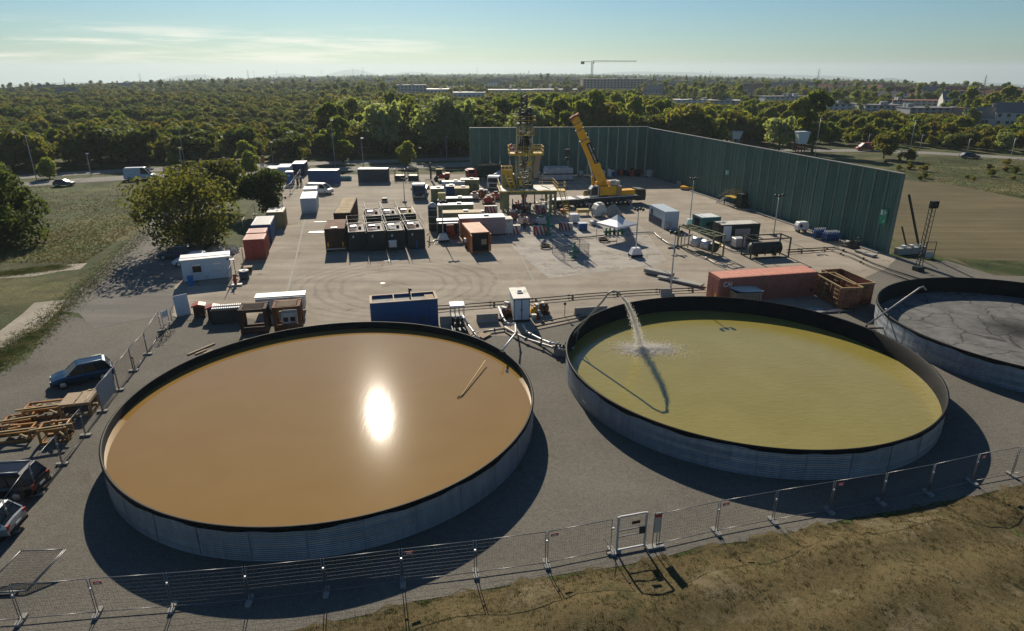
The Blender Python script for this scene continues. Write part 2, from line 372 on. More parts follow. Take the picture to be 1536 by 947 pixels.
# --- grass bank in front of the fence
def bank_h(x, y):
    e = (y - edge_y(x))
    t = max(0., min(1., -e/2.5)); t = t*t*(3-2*t)
    h = t*(.35 + .25*math.sin(x*.35+1.3) + .18*math.sin(x*.9 + y*.5) + .1*math.sin(y*1.7 - x*.6))
    h += t*.9*math.exp(-((x-17)**2/90 + (y-20)**2/22))
    return h*.9
ey = [(p.x, p.y) for p in P((1700, 690), (1536, 727), (1450, 748), (1340, 770), (1180, 797), (1060, 822), (920, 852), (760, 877), (620, 905), (500, 932), (330, 975), (-120, 1000))]
def edge_y(x):
    for (x1, y1), (x0, y0) in zip(ey, ey[1:]):
        if x0 <= x <= x1: return y0 + (y1-y0)*(x-x0)/(x1-x0)
    return ey[0][1] if x > ey[0][0] else ey[-1][1]
mb = MB(); nx, ny = 150, 60; vs = []; fs = []
for j in range(ny+1):
    for i in range(nx+1):
        x = -30 + i*80/nx; top = edge_y(x) + .25*math.sin(x*2.1) + .15*math.sin(x*5.3); y = top - (top + 6)*(j/ny)**1.3
        vs.append((x, y, .012 + bank_h(x, y) + (random.uniform(-.03, .03) if j else 0)))
for j in range(ny):
    for i in range(nx): a = j*(nx+1)+i; fs.append((a, a+nx+1, a+nx+2, a+1))
mb._add(vs, fs, True); struct('grass_bank', mb, 'bank')
def blades(name, spots, m, h=(.06, .2), w=.02, per=7, label='dry grass tufts'):
    mb = MB(); vs, fs = [], []
    for (x, y, z) in spots:
        for k in range(per):
            a = random.uniform(0, 2*PI); r = random.uniform(0, .13); hh = random.uniform(*h); b = len(vs)
            px, py = x + r*math.cos(a), y + r*math.sin(a); lx, ly = random.uniform(-.5, .5)*hh, random.uniform(-.5, .5)*hh; c, s_ = math.cos(a)*w, math.sin(a)*w
            vs += [(px-c, py-s_, z-.01), (px+c, py+s_, z-.01), (px+lx, py+ly, z+hh)]; fs.append((b, b+1, b+2))
    mb._add(vs, fs); o = mb.build(name, m); o['kind'] = 'stuff'; tag(o, label, 'grass'); return o
def see_through_light(name, amt=.5):
    m = M[name]; n, l = m.node_tree.nodes, m.node_tree.links; b = n['Principled BSDF']; tr = n.new('ShaderNodeBsdfTranslucent'); ms = n.new('ShaderNodeMixShader'); ms.inputs[0].default_value = amt
    l.new(b.inputs['Base Color'].links[0].from_socket, tr.inputs[0]); l.new(b.outputs[0], ms.inputs[1]); l.new(tr.outputs[0], ms.inputs[2]); l.new(ms.outputs[0], n['Material Output'].inputs[0])
mat('grass_dry', (.15, .105, .045), .9, 0, .5, 1.5, dirt=(.07, .078, .028), dscale=.8, damt=.75)
mat('grass_green', (.06, .08, .025), .9, 0, .5, .8, dirt=(.13, .12, .05), dscale=.6, damt=.6)
sp = []
for _ in range(16000):
    x = random.uniform(-10, 34); top = edge_y(x); y = top - random.random()**1.2*12
    if y > 10: sp.append((x, y, bank_h(x, y)))
blades('grass', sp, 'grass_dry', (.03, .11), .012, 7, 'dry brown grass tufts covering the bank in front of the fence')
sp = []
for _ in range(14000):
    t = random.random(); a, b = random.choice([((228, 345), (60, 500)), ((60, 500), (-40, 572)), ((95, 402), (0, 414))])
    p = G(a[0]+(b[0]-a[0])*t, a[1]+(b[1]-a[1])*t); sp.append((p.x+random.gauss(-.5, .8), p.y+random.gauss(.3, .6), 0))
blades('grass', sp, 'grass_green', (.04, .15), .02, 5, 'uneven green grass tufts along the edge of the access road')
mat('weeds', (.125, .12, .036), .9, 0, .4, .3, dirt=(.17, .14, .055), dscale=.2, damt=.6); sp = []
for _ in range(15000):
    px, py = random.uniform(-40, 300), random.uniform(278, 412); p = G(px, py)
    if px > 345 - (py-262)*1.55 - 14 or py > 395: continue
    if math.sin(p.x*.11+math.sin(p.y*.09)*2)*math.sin(p.y*.12+p.x*.05) + random.uniform(-1, 1) < -.2: continue
    sp.append((p.x, p.y, 0))
for _ in range(9000):
    px, py = random.uniform(1350, 1640), random.uniform(238, 330); p = G(px, py)
    if py > 262 + (px-1350)*.2: continue
    sp.append((p.x, p.y, 0))
[see_through_light(q, .5) for q in ('weeds', 'grass_dry', 'grass_green')]
blades('grass', sp, 'weeds', (.05, .2), .035, 6, 'rough weeds and dry grass growing over the fields beside the yard')
# ================================================================= TANKS
def wall_mat():
    m = bpy.data.materials.new('tank_steel'); m.use_nodes = True; n, l = m.node_tree.nodes, m.node_tree.links
    b = n['Principled BSDF']; b.inputs['Roughness'].default_value = .42; b.inputs['Metallic'].default_value = .55
    at = n.new('ShaderNodeAttribute'); at.attribute_name = 'panel'; at.attribute_type = 'GEOMETRY'
    r = n.new('ShaderNodeMapRange'); r.inputs['To Min'].default_value = .92; r.inputs['To Max'].default_value = 1.06; l.new(at.outputs['Fac'], r.inputs['Value'])
    t = n.new('ShaderNodeTexCoord'); mpn = n.new('ShaderNodeMapping'); mpn.inputs['Scale'].default_value = (1.5, 1.5, .35); l.new(t.outputs['Object'], mpn.inputs[0])
    nz = n.new('ShaderNodeTexNoise'); nz.inputs['Scale'].default_value = 1.6; nz.inputs['Detail'].default_value = 9; nz.inputs['Roughness'].default_value = .7; l.new(mpn.outputs[0], nz.inputs['Vector'])
    r2 = n.new('ShaderNodeMapRange'); r2.inputs['From Min'].default_value = .3; r2.inputs['From Max'].default_value = .7; r2.inputs['To Min'].default_value = .7; r2.inputs['To Max'].default_value = 1.1; l.new(nz.outputs['Fac'], r2.inputs['Value'])
    ml = n.new('ShaderNodeMath'); ml.operation = 'MULTIPLY'; l.new(r.outputs[0], ml.inputs[0]); l.new(r2.outputs[0], ml.inputs[1])
    mx = n.new('ShaderNodeMix'); mx.data_type = 'RGBA'; mx.blend_type = 'MULTIPLY'; mx.inputs['Factor'].default_value = 1; mx.inputs['A'].default_value = (.27, .3, .33, 1)
    l.new(ml.outputs[0], mx.inputs['B']); l.new(mx.outputs['Result'], b.inputs['Base Color'])
    M['tank_steel'] = m
wall_mat()
mat('liner', (.006, .0065, .007), .6, 0, .25, 2, bump=.4, bscale=5, spec=.12, dirt=(.03, .028, .022), dscale=1.2, damt=.2)
mat('liner_brown', (.008, .0075, .006), .6, 0, .25, 2, bump=.4, bscale=5, spec=.12)
def water_mat(name, col, col2, rough, bscale, bstr, aniso=(1, 1, 1), spec=.5, sharp=False):
    m = bpy.data.materials.new(name); m.use_nodes = True; n, l = m.node_tree.nodes, m.node_tree.links
    b = n['Principled BSDF']; b.inputs['Roughness'].default_value = rough; b.inputs['Specular IOR Level'].default_value = spec
    g = n.new('ShaderNodeNewGeometry')
    t = n.new('ShaderNodeTexNoise'); t.inputs['Scale'].default_value = .22; t.inputs['Detail'].default_value = 7; t.inputs['Roughness'].default_value = .6; t.inputs['Distortion'].default_value = .8; l.new(g.outputs['Position'], t.inputs['Vector'])
    r = n.new('ShaderNodeMapRange'); r.inputs['From Min'].default_value = .35; r.inputs['From Max'].default_value = .65; l.new(t.outputs['Fac'], r.inputs['Value'])
    mx = n.new('ShaderNodeMix'); mx.data_type = 'RGBA'; mx.inputs['A'].default_value = (*col, 1); mx.inputs['B'].default_value = (*col2, 1); l.new(r.outputs[0], mx.inputs['Factor']); l.new(mx.outputs['Result'], b.inputs['Base Color'])
    mpn = n.new('ShaderNodeMapping'); mpn.inputs['Scale'].default_value = aniso; l.new(g.outputs['Position'], mpn.inputs[0])
    w1 = n.new('ShaderNodeTexNoise'); w1.inputs['Scale'].default_value = bscale; w1.inputs['Detail'].default_value = 5; w1.inputs['Roughness'].default_value = .55; w1.inputs['Distortion'].default_value = .4; l.new(mpn.outputs[0], w1.inputs['Vector'])
    bp = n.new('ShaderNodeBump'); bp.inputs['Strength'].default_value = 1; bp.inputs['Distance'].default_value = bstr; l.new(w1.outputs['Fac'], bp.inputs['Height']); l.new(bp.outputs[0], b.inputs['Normal'])
    M[name] = m
water_mat('water_brown', (.26, .156, .042), (.275, .168, .05), .03, 1.6, .0016, (2.2, .35, 1), spec=.5)
water_mat('water_green', (.245, .205, .048), (.27, .228, .06), .1, 2.6, .024, (.6, 1.3, 1), spec=.5)
def tank(cx, cy, R, H, label, group, liner='liner', n=160, ph=0.):
    t = thing('storage_tank', label, 'tank', (cx, cy, 0), 0, group)
    mb = MB(); prof = []
    # corrugated outer skin: shallow waves up the wall, with a base ring and three rings of sheets
    k = 52
    for i in range(k+1):
        z = H*i/k; prof.append((R + .018*math.sin(i*PI*2/3.2)*.7 + (.012 if z < .72 else 0), z))
    mb.lathe(prof + [(R-.04, H), (R-.04, 0)], n=n, smooth=False)
    mb.f = [f for f in mb.f if len(f) == 4]; mb.m = mb.m[:len(mb.f)]; mb.sm = [False]*len(mb.f)
    o = mb.build('wall', 'tank_steel', t)
    rnd = random.Random(int(cx*10)); tab = [[rnd.random() for _ in range(64)] for _ in range(3)]
    at = o.data.attributes.new('panel', 'FLOAT', 'FACE'); vals = []
    for p in o.data.polygons:
        c = p.center; a = (math.atan2(c.y, c.x)/(2*PI)) % 1; ring = 0 if c.z < .72 else (1 if c.z < 1.35 else 2)
        vals.append(tab[ring][int((a*31 + ring*.5) % 31)])
    at.data.foreach_set('value', vals)
    sm = MB().box(0, 0, 0, .012, .04, H-.05).build('bolted_seam', 'tank_steel', t)      # where the sheets are bolted together
    for i in range(31):
        a = (i+.02)*2*PI/31
        if i: sm = sm.copy(); C.objects.link(sm)
        sm.location = ((R+.018)*math.cos(a), (R+.018)*math.sin(a), 0); sm.rotation_euler = (0, 0, a)
    mb = MB(); mb.lathe([(R+.012, H-.62 if False else H-.16), (R+.05, H-.14), (R+.055, H+.012), (R+.02, H+.045), (R-.04, H+.05), (R-.1, H+.02), (R-.085, .05)], n=n)
    mb.f = [f for f in mb.f if len(f) == 4]; mb.m = mb.m[:len(mb.f)]; mb.sm = mb.sm[:len(mb.f)]
    for i in range(0): pass
    # the liner hangs unevenly over the rim
    lo = {}
    vs = []
    for (x, y, z) in mb.v:
        if z < H-.1 and math.hypot(x, y) > R:
            a = math.atan2(y, x); z -= .06 + .05*math.sin(a*17) + .03*math.sin(a*41+1) + .03*math.sin(a*7)
        if math.hypot(x, y) < R-.07 and z < H-.3: pass
        vs.append((x, y, z))
    mb.v = vs; mb.build('liner', liner, t)
    mb = MB(); mb.lathe([(R-.05, 0), (R-.05, .05), (0, .05)], n=n); 
    mb.build('floor', liner, t)
    return t
T1, T2, T3 = (-11.77, 37.87), (17.27, 44.41), (44.8, 51.3)
TR, TH_ = 13.15, 1.94
tank(*T1, TR, TH_, 'round corrugated steel tank filled with opaque brown water', 'round open storage tanks', 'liner_brown')
tank(*T2, TR, TH_, 'round corrugated steel tank filled with olive green water', 'round open storage tanks')
tank(*T3, 12.15, TH_, 'round corrugated steel tank holding cracked dry grey silt', 'round open storage tanks')
def disc(name, c, r, z, m, amp=0., nr=1):
    mb = MB(); n = 140; mb._add([(c[0], c[1], z)] + [(c[0]+r*math.cos(k*2*PI/n), c[1]+r*math.sin(k*2*PI/n), z) for k in range(n)], [(0, k+1, (k+1) % n+1) for k in range(n)]); return struct(name, mb, m)
M['water_brown'].node_tree.nodes['Principled BSDF'].inputs['Coat Weight'].default_value = .008; M['water_brown'].node_tree.nodes['Principled BSDF'].inputs['Coat Roughness'].default_value = .16
disc('water', T1, TR-.08, 1.4, 'water_brown'); disc('water', T2, TR-.08, .58, 'water_green')
# silt with drying cracks
m = bpy.data.materials.new('silt'); m.use_nodes = True; n, l = m.node_tree.nodes, m.node_tree.links
b = n['Principled BSDF']; b.inputs['Roughness'].default_value = .95; b.inputs['Specular IOR Level'].default_value = .1; g = n.new('ShaderNodeNewGeometry')
d0 = n.new('ShaderNodeTexNoise'); d0.inputs['Scale'].default_value = .5; d0.inputs['Detail'].default_value = 4; l.new(g.outputs['Position'], d0.inputs['Vector'])
va = n.new('ShaderNodeVectorMath'); va.operation = 'MULTIPLY_ADD'; l.new(d0.outputs['Color'], va.inputs[0]); va.inputs[1].default_value = (2.2, 2.2, 0); l.new(g.outputs['Position'], va.inputs[2])
vo = n.new('ShaderNodeTexVoronoi'); vo.feature = 'DISTANCE_TO_EDGE'; vo.inputs['Scale'].default_value = .3; l.new(va.outputs[0], vo.inputs['Vector'])
cr = n.new('ShaderNodeMapRange'); cr.inputs['From Min'].default_value = .0; cr.inputs['From Max'].default_value = .03; cr.inputs['To Min'].default_value = .35; l.new(vo.outputs['Distance'], cr.inputs['Value'])
n2 = n.new('ShaderNodeTexNoise'); n2.inputs['Scale'].default_value = .8; n2.inputs['Detail'].default_value = 9; n2.inputs['Roughness'].default_value = .7; l.new(g.outputs['Position'], n2.inputs['Vector'])
c2 = n.new('ShaderNodeValToRGB'); c2.color_ramp.elements[0].position = .3; c2.color_ramp.elements[0].color = (.09, .09, .086, 1); c2.color_ramp.elements[1].position = .65; c2.color_ramp.elements[1].color = (.19, .19, .18, 1); l.new(n2.outputs['Fac'], c2.inputs[0])
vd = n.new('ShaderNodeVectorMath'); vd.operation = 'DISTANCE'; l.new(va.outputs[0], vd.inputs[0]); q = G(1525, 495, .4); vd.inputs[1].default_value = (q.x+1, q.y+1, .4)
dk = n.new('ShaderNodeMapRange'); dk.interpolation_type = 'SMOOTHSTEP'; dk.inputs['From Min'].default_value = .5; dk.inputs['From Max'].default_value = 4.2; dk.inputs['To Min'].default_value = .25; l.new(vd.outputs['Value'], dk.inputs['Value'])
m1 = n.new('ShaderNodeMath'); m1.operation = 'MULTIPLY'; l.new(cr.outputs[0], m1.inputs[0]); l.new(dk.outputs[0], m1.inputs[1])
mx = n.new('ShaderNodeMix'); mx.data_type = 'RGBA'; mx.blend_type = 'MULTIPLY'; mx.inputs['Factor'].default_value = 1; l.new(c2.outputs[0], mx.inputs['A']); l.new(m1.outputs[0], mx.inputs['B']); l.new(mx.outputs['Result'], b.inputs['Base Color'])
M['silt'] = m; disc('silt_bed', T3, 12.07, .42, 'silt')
# ================================================================= GREEN NOISE BARRIER
mat('barrier_green', (.095, .185, .15), .75, .0, .2, 1.2, streak=True, dirt=(.09, .15, .125), damt=.4)
mat('barrier_green_dark', (.078, .155, .128), .75, .0, .2, 1.2, streak=True)
mat('barrier_post', (.16, .21, .19), .6, .2, .12)
mat('barrier_cap', (.36, .36, .32), .6, .2, .12)
def barrier(A, B, H, label, npan, corner):
    d = B - A; L = d.length; a = math.atan2(d.y, d.x); t = thing('noise_barrier', label, 'noise barrier', (A.x, A.y, 0), a, 'tall green noise barrier walls')
    st = L/npan; rnd = random.Random(3)
    for i in range(npan):
        mb = MB(); x0, x1 = i*st+.14, (i+1)*st-.14; k = 8                   # folded vertical ribs
        for j in range(k):
            xa, xb = x0+(x1-x0)*j/k, x0+(x1-x0)*(j+1)/k; ya = .0 if j % 2 else .05
            mb.box((xa+xb)/2, ya, .05, (xb-xa)+.001, .1, H-.15)
        mb.build('panel', rnd.choice(['barrier_green', 'barrier_green', 'barrier_green_dark']), t)
    for i in range(npan+1):
        mb = MB(); mb.box(i*st, 0, 0, .2, .26, H-.06); mb.build('post', 'barrier_post', t)
    mb = MB(); mb.box(L/2, 0, H-.06, L+.1, .34, .1); mb.build('cap', 'barrier_cap', t)
    return t, a, st
wA, wB, wC = G(706, 265), G(967, 262), G(1331, 381)
backw, _, _ = barrier(wA, wB + (wB-wA).normalized()*0, 10.25, 'green barrier wall across the far edge of the yard, behind the rig and crane', 18, True)
right, ra, rst = barrier(wB + (wC-wB).normalized()*.4, wC, 10.05, 'long green barrier wall running towards the viewer along the right side of the yard', 32, False)
for n_, (px, py, zz, arrow, lab) in enumerate(((1093, 259, 2.6, 1, 'green and white emergency exit sign halfway along the right barrier wall'), (1327, 325, 4.2, 0, 'tall green emergency exit sign with arrow near the end of the right barrier wall'))):
    # distance along the wall from the pixel column
    u = (wC-wB).normalized(); r_ = _ray(px, py); den = u.x*r_[1]-u.y*r_[0]; s = (-wB.x*r_[1] + wB.y*r_[0])/den
    p = wB + u*s; k = p.y/r_[1]; z = EYE + k*r_[2]; nrm = Vector((u.y, -u.x, 0)); p += nrm*.2
    t = tag(thing('exit_sign', lab, 'exit sign', (p.x, p.y, z), ra), lab, 'exit sign')
    mb = MB(); h = .9 if arrow else 1.9
    mb.box(0, -.04, -h/2, 1.15, .05, h); mb.build('plate', 'sign_green', t)
    mb = MB(); zt = h/2-.45                       # running figure, doorway, arrow
    mb.box(-.28, -.075, zt-.32, .3, .012, .64); mb.box(.28, -.075, zt-.03, .34, .012, .1); mb.box(.2, -.075, zt+.18, .14, .012, .14)
    mb.bar((.2, -.075, zt+.16), (.14, -.075, zt-.1), .1, .012); mb.bar((.14, -.075, zt-.1), (.3, -.075, zt-.32), .08, .012); mb.bar((.14, -.075, zt-.1), (-.02, -.075, zt-.28), .08, .012)
    if not arrow:
        mb.bar((-.3, -.075, -h/2+.7), (.25, -.075, -h/2+.25), .12, .012); mb.bar((.28, -.075, -h/2+.25), (.28, -.075, -h/2+.62), .1, .012); mb.bar((.28, -.075, -h/2+.25), (-.1, -.075, -h/2+.25), .1, .012)
    mb.build('symbol', 'sign_white', t)
# raking props with concrete counterweights behind the wall's open end
e = G(1345, 383); t = thing('wall_prop', 'raking steel prop on concrete blocks behind the end of the right barrier wall', 'prop', (e.x, e.y, 0), ra)
hx = HT((1350, 378), (1343, 298))
mb = MB(); mb.bar((-.4, .25, 7.6), (-.2, 3.4, .9), .2); mb.build('brace', 'dark_metal', t)
mb = MB(); mb.bar((-.4, .25, 3.6), (-.3, 1.6, .9), .14); mb.build('brace', 'dark_metal', t)
mb = MB(); mb.box(-.2, 2.2, 0, .9, 4.2, .85); mb.build('counterweight', 'concrete', t, bevel=.03)
for k in range(3): mb = MB(); mb.box(-.2, 1 + k*1.2, .853, .5, .5, .3); mb.build('ballast_block', 'white', t)
# concrete foot strip along the wall
mb = MB(); L = (wC-wB).length; mid = (wB+wC)/2 + Vector(((wC-wB).normalized().y, -(wC-wB).normalized().x, 0))*.75
mb.box(mid.x, mid.y, .01, L-1, .9, .14, ra); mb.build('wall_footing', 'concrete')
bpy.data.objects['wall_footing']['kind'] = 'structure'
# ================================================================= SITE FENCES
mat('fence_wire', (.06, .06, .06), .5, .4, .1); mat('fence_tube', (.2, .2, .205), .4, .5, .1)
def make_panel(W=3.25, H=1.95, label='', group='', sign=0):
    t = thing('mesh_fence', label, 'fence', (0, 0, 0), 0, group)
    mb = MB(); z0 = .14
    for x in (.04, W-.04): mb.tube([(x, 0, .05), (x, 0, H)], .021, 6)
    for z in (z0, H-.02): mb.tube([(.04, 0, z), (W-.04, 0, z)], .019, 6)
    mb.build('frame', 'fence_tube', t)
    mb = MB()
    for i in range(1, 9): z = z0+(H-z0)*i/9; mb.bar((.05, 0, z), (W-.05, 0, z), .0045)
    for i in range(1, 30): x = W*i/30; mb.bar((x, .004, z0), (x, .004, H), .0035)
    mb.build('mesh_infill', 'fence_wire', t)
    return t
def add_foot(t, x, lab=None):
    mb = MB(); mb.prism([(x-.11, -.33), (x+.11, -.33), (x+.13, -.2), (x+.13, .2), (x+.11, .33), (x-.11, .33), (x-.13, .2), (x-.13, -.2)], 0, .13)
    o = mb.build('foot', 'concrete', t); mb = MB(); mb.box(x, 0, 1.35, .12, .07, .09); mb.build('clamp', 'galv', o); return o
def plate(t, x, z, m='sign_red'):
    mb = MB(); mb.box(x, -.02, z, .36, .012, .16); o = mb.build('warning_plate', m, t); mb = MB(); mb.box(x, -.029, z+.03, .26, .004, .035); mb.box(x, -.029, z+.09, .2, .004, .03); mb.build('print', 'sign_white', o)
proto = make_panel(label='grey wire mesh fence panel in the row in front of the two tanks', group='mesh fence panels along the front of the tank yard'); add_foot(proto, 3.27)
plate_p = make_panel(label='', group='mesh fence panels along the front of the tank yard'); add_foot(plate_p, 3.27); plate(plate_p, .35, 1.62)
FF = [(33, 932), (147.6, 921.5), (260, 913), (375, 903), (490, 890), (605, 875), (714, 862), (820, 847.6), (917.5, 828), (982.6, 820), (1074, 799.4), (1159, 783), (1244, 768), (1321, 755), (1391.7, 741), (1457.5, 725), (1517, 714), (1580, 702)]
FF = [(-85, 940)] + FF
names = ['leftmost panel of the front mesh fence, cut by the picture edge', 'front fence panel left of the shadow of the brown water tank', 'front fence panel where the brown tank shadow begins', 'front fence panel with a dark post before the left part of the brown tank', 'front fence panel under the lowest point of the brown tank', 'front fence panel with a red plate below the brown tank wall', 'front fence panel crossing the right part of the brown tank shadow', 'front fence panel with red plate at the right end of the brown tank shadow', 'front fence panel ending at the left side of the white framed gate', None, 'short run of front fence right beside the white framed gate', 'front fence panel with brown plate on sunlit gravel right of the gate', 'front fence panel where the green tank shadow begins', 'front fence panel with red plate before the green tank wall', 'front fence panel over the middle of the green tank shadow', 'front fence panel over the right part of the green tank shadow', 'front fence panel at the right end of the green tank shadow', 'sunlit front fence panel near the right picture edge', 'rightmost panel of the front mesh fence, cut by the picture edge']
first = {}
for i in range(len(FF)-1):
    if i == 9: continue
    a, b = G(*FF[i]), G(*FF[i+1]); L = (b-a).length; src = plate_p if i in (2, 6, 8, 11, 13, 16) else proto
    sc = (L/3.28, 1, 1)
    if src.name not in first: first[src.name] = 1; o = src; o.location = a; o.rotation_euler = (0, 0, ang(a, b)); o.scale = sc; pend = (o, names[i])
    else: o = copy_tree(src, a, ang(a, b), sc=sc)
    first.setdefault('set', []).append((o, names[i]))
for o, nm in first['set']: o['label'] = nm
# gate
a, b = G(924.6, 829), G(966, 821); L = (b-a).length; t = thing('fence_gate', 'white framed mesh gate with a small sign in the front fence', 'gate', a, ang(a, b))
mb = MB()
for x in (0, L): mb.box(x, 0, .05, .1, .06, 2.05)
for z in (.1, 2.05): mb.box(L/2, 0, z, L-.1, .06, .08)
mb.build('frame', 'galv', t)
mb = MB(); mb.box(L/2, 0, 1.25, L-.1, .04, .05); mb.box(L/2, 0, .9, L-.1, .04, .04); mb.build('crossbar', 'fence_tube', t)
mb = MB()
for i in range(1, 14): mb.bar((L*i/14, 0, .15), (L*i/14, 0, 2.05), .005)
for i in range(1, 11): mb.bar((.05, 0, .15+i*.18), (L-.05, 0, .15+i*.18), .005)
mb.build('mesh_infill', 'fence_wire', t)
mb = MB(); mb.box(L*.62, -.03, 1.55, .42, .015, .18); mb.build('sign', 'rust_dark', t)
mb = MB(); mb.box(L*.86, -.05, .95, .28, .1, .42); mb.build('lock_box', 'dark_metal', t)
mb = MB(); mb.box(-.15, 0, 0, .7, .22, .12); mb.bar((-.1, 0, .1), (-.75, 0, 1.0), .03); mb.build('foot', 'concrete', t)
p = G(978, 822); t2 = thing('sign_board', 'narrow pale board with a red plate standing on a post beside the white gate', 'sign', p, ang(a, b))
mb = MB(); mb.tube([(0, 0, 0), (0, 0, 2.1)], .025); mb.tube([(.35, 0, 0), (.35, 0, 2.0)], .02); mb.build('post', 'fence_tube', t2)
mb = MB(); mb.box(.17, 0, .9, .34, .02, 1.15); mb.build('board', 'galv', t2)
mb = MB(); mb.box(.2, -.02, 1.8, .34, .012, .15); mb.build('warning_plate', 'sign_red', t2)
mb = MB(); mb.prism([(-.3, -.15), (.6, -.15), (.6, .15), (-.3, .15)], 0, .12); mb.build('foot', 'concrete', t2)
# left fence, seven panels
LF = [(-22, 858), (20, 798), (57, 742), (94, 697), (129, 654), (154, 618), (179, 586), (200.5, 557), (222, 532), (243, 497)]
lp = make_panel(label='', group='mesh fence panels along the left side of the tank yard'); add_foot(lp, 3.27); used = False
lab = ['left mesh fence panel in front of the silver car bonnet', 'left mesh fence panel in front of the parked black car', 'left mesh fence panel between the black car and the yellow steel skids', 'left mesh fence panel beside the yellow steel skids', 'left mesh fence panel next to the timber topped skid', 'left mesh fence panel carrying a pale cloth banner by the blue car', 'left mesh fence panel just beyond the pale cloth banner', 'left mesh fence panel beside the lone orange topped marker post', 'left mesh fence panel at the far end by the parked bicycles']
for i in range(len(LF)-1):
    a, b = G(*LF[i]), G(*LF[i+1]); sc = ((b-a).length/3.28, 1, 1)
    if not used: o = lp; o.location = a; o.rotation_euler = (0, 0, ang(a, b)); o.scale = sc; used = True
    else: o = copy_tree(lp, a, ang(a, b), sc=sc)
    o['label'] = lab[i]
a, b = G(154, 618), G(176, 588); t = tag(MB().box(1.6, .06, .15, 2.9, .015, 1.75).build('banner', 'banner', None, a, ang(a, b)), 'pale grey cloth banner tied to the left mesh fence by the blue car', 'banner')
# gate panel leaning low at the bottom left
a = G(-30, 892); t = thing('mesh_fence', 'fence panel lying tilted at the bottom left corner of the yard', 'fence', a, rad(3))
q0, q1, q2, q3 = Vector((0, 0, .1)), Vector((2.0, .0, .1)), Vector((2.75, 1.9, .75)), Vector((.75, 1.9, .75))
mb = MB()
for s_, e_ in ((q0, q1), (q1, q2), (q2, q3), (q3, q0)): mb.tube([s_, e_], .03, 6)
mb.tube([q1+Vector((.08, 0, 0)), q2+Vector((.08, 0, 0))], .025, 6); mb.build('frame', 'fence_tube', t)
mb = MB()
for k in range(1, 22): f = k/22; mb.bar(q0.lerp(q1, f), q3.lerp(q2, f), .006)
for k in range(1, 16): f = k/16; mb.bar(q0.lerp(q3, f), q1.lerp(q2, f), .006)
mb.build('mesh_infill', 'fence_wire', t)
mb = MB(); mb.box(.9, 0, 0, 1.5, .3, .1); mb.build('foot', 'dark_metal', t)
# ================================================================= FAR GROUND
def tz(x, y):
    """height of the land: level round the site, falling gently away to either side in the distance"""
    d = math.hypot(x, y)
    if d < 420: return 0.
    q = x/max(y, 1.); return -(d-420)**2/(d+500)*(7 + 25*min(1.6, (q/.79)**2))/971.4
def GF(px, py, up=0.):
    """where the line of sight through a far point meets the falling land"""
    dx, dy, dz = _ray(px, py); L = math.hypot(dx, dy); dx, dy, dz = dx/L, dy/L, dz/L; r = 250.; last = r
    while r < 14000:
        if EYE + dz*r < tz(dx*r, dy*r) + up: break
        last = r; r *= 1.02
    return Vector((dx*r, dy*r, tz(dx*r, dy*r)))
o = bpy.data.objects['ground']; bpy.data.objects.remove(o)
mb = MB(); vs, fs = [], []; rs = [0, 60, 150, 300, 420]
r = 420
while r < 15000: r *= 1.09; rs.append(r)
na = 96
for r in rs:
    for k in range(na+1):
        a = rad(-75 + 150*k/na); x, y = r*math.sin(a), r*math.cos(a) - (300 if r < 1 else 0); vs.append((x, y, tz(x, y) - .03))
for i in range(len(rs)-1):
    for k in range(na): a = i*(na+1)+k; fs.append((a, a+1, a+na+2, a+na+1))
mb._add(vs, fs, True)
mb._add([(-300, -60, -.03), (300, -60, -.03), (300, 10, -.034), (-300, 10, -.034)], [(0, 1, 2, 3)])
struct('ground', mb, 'far_field')
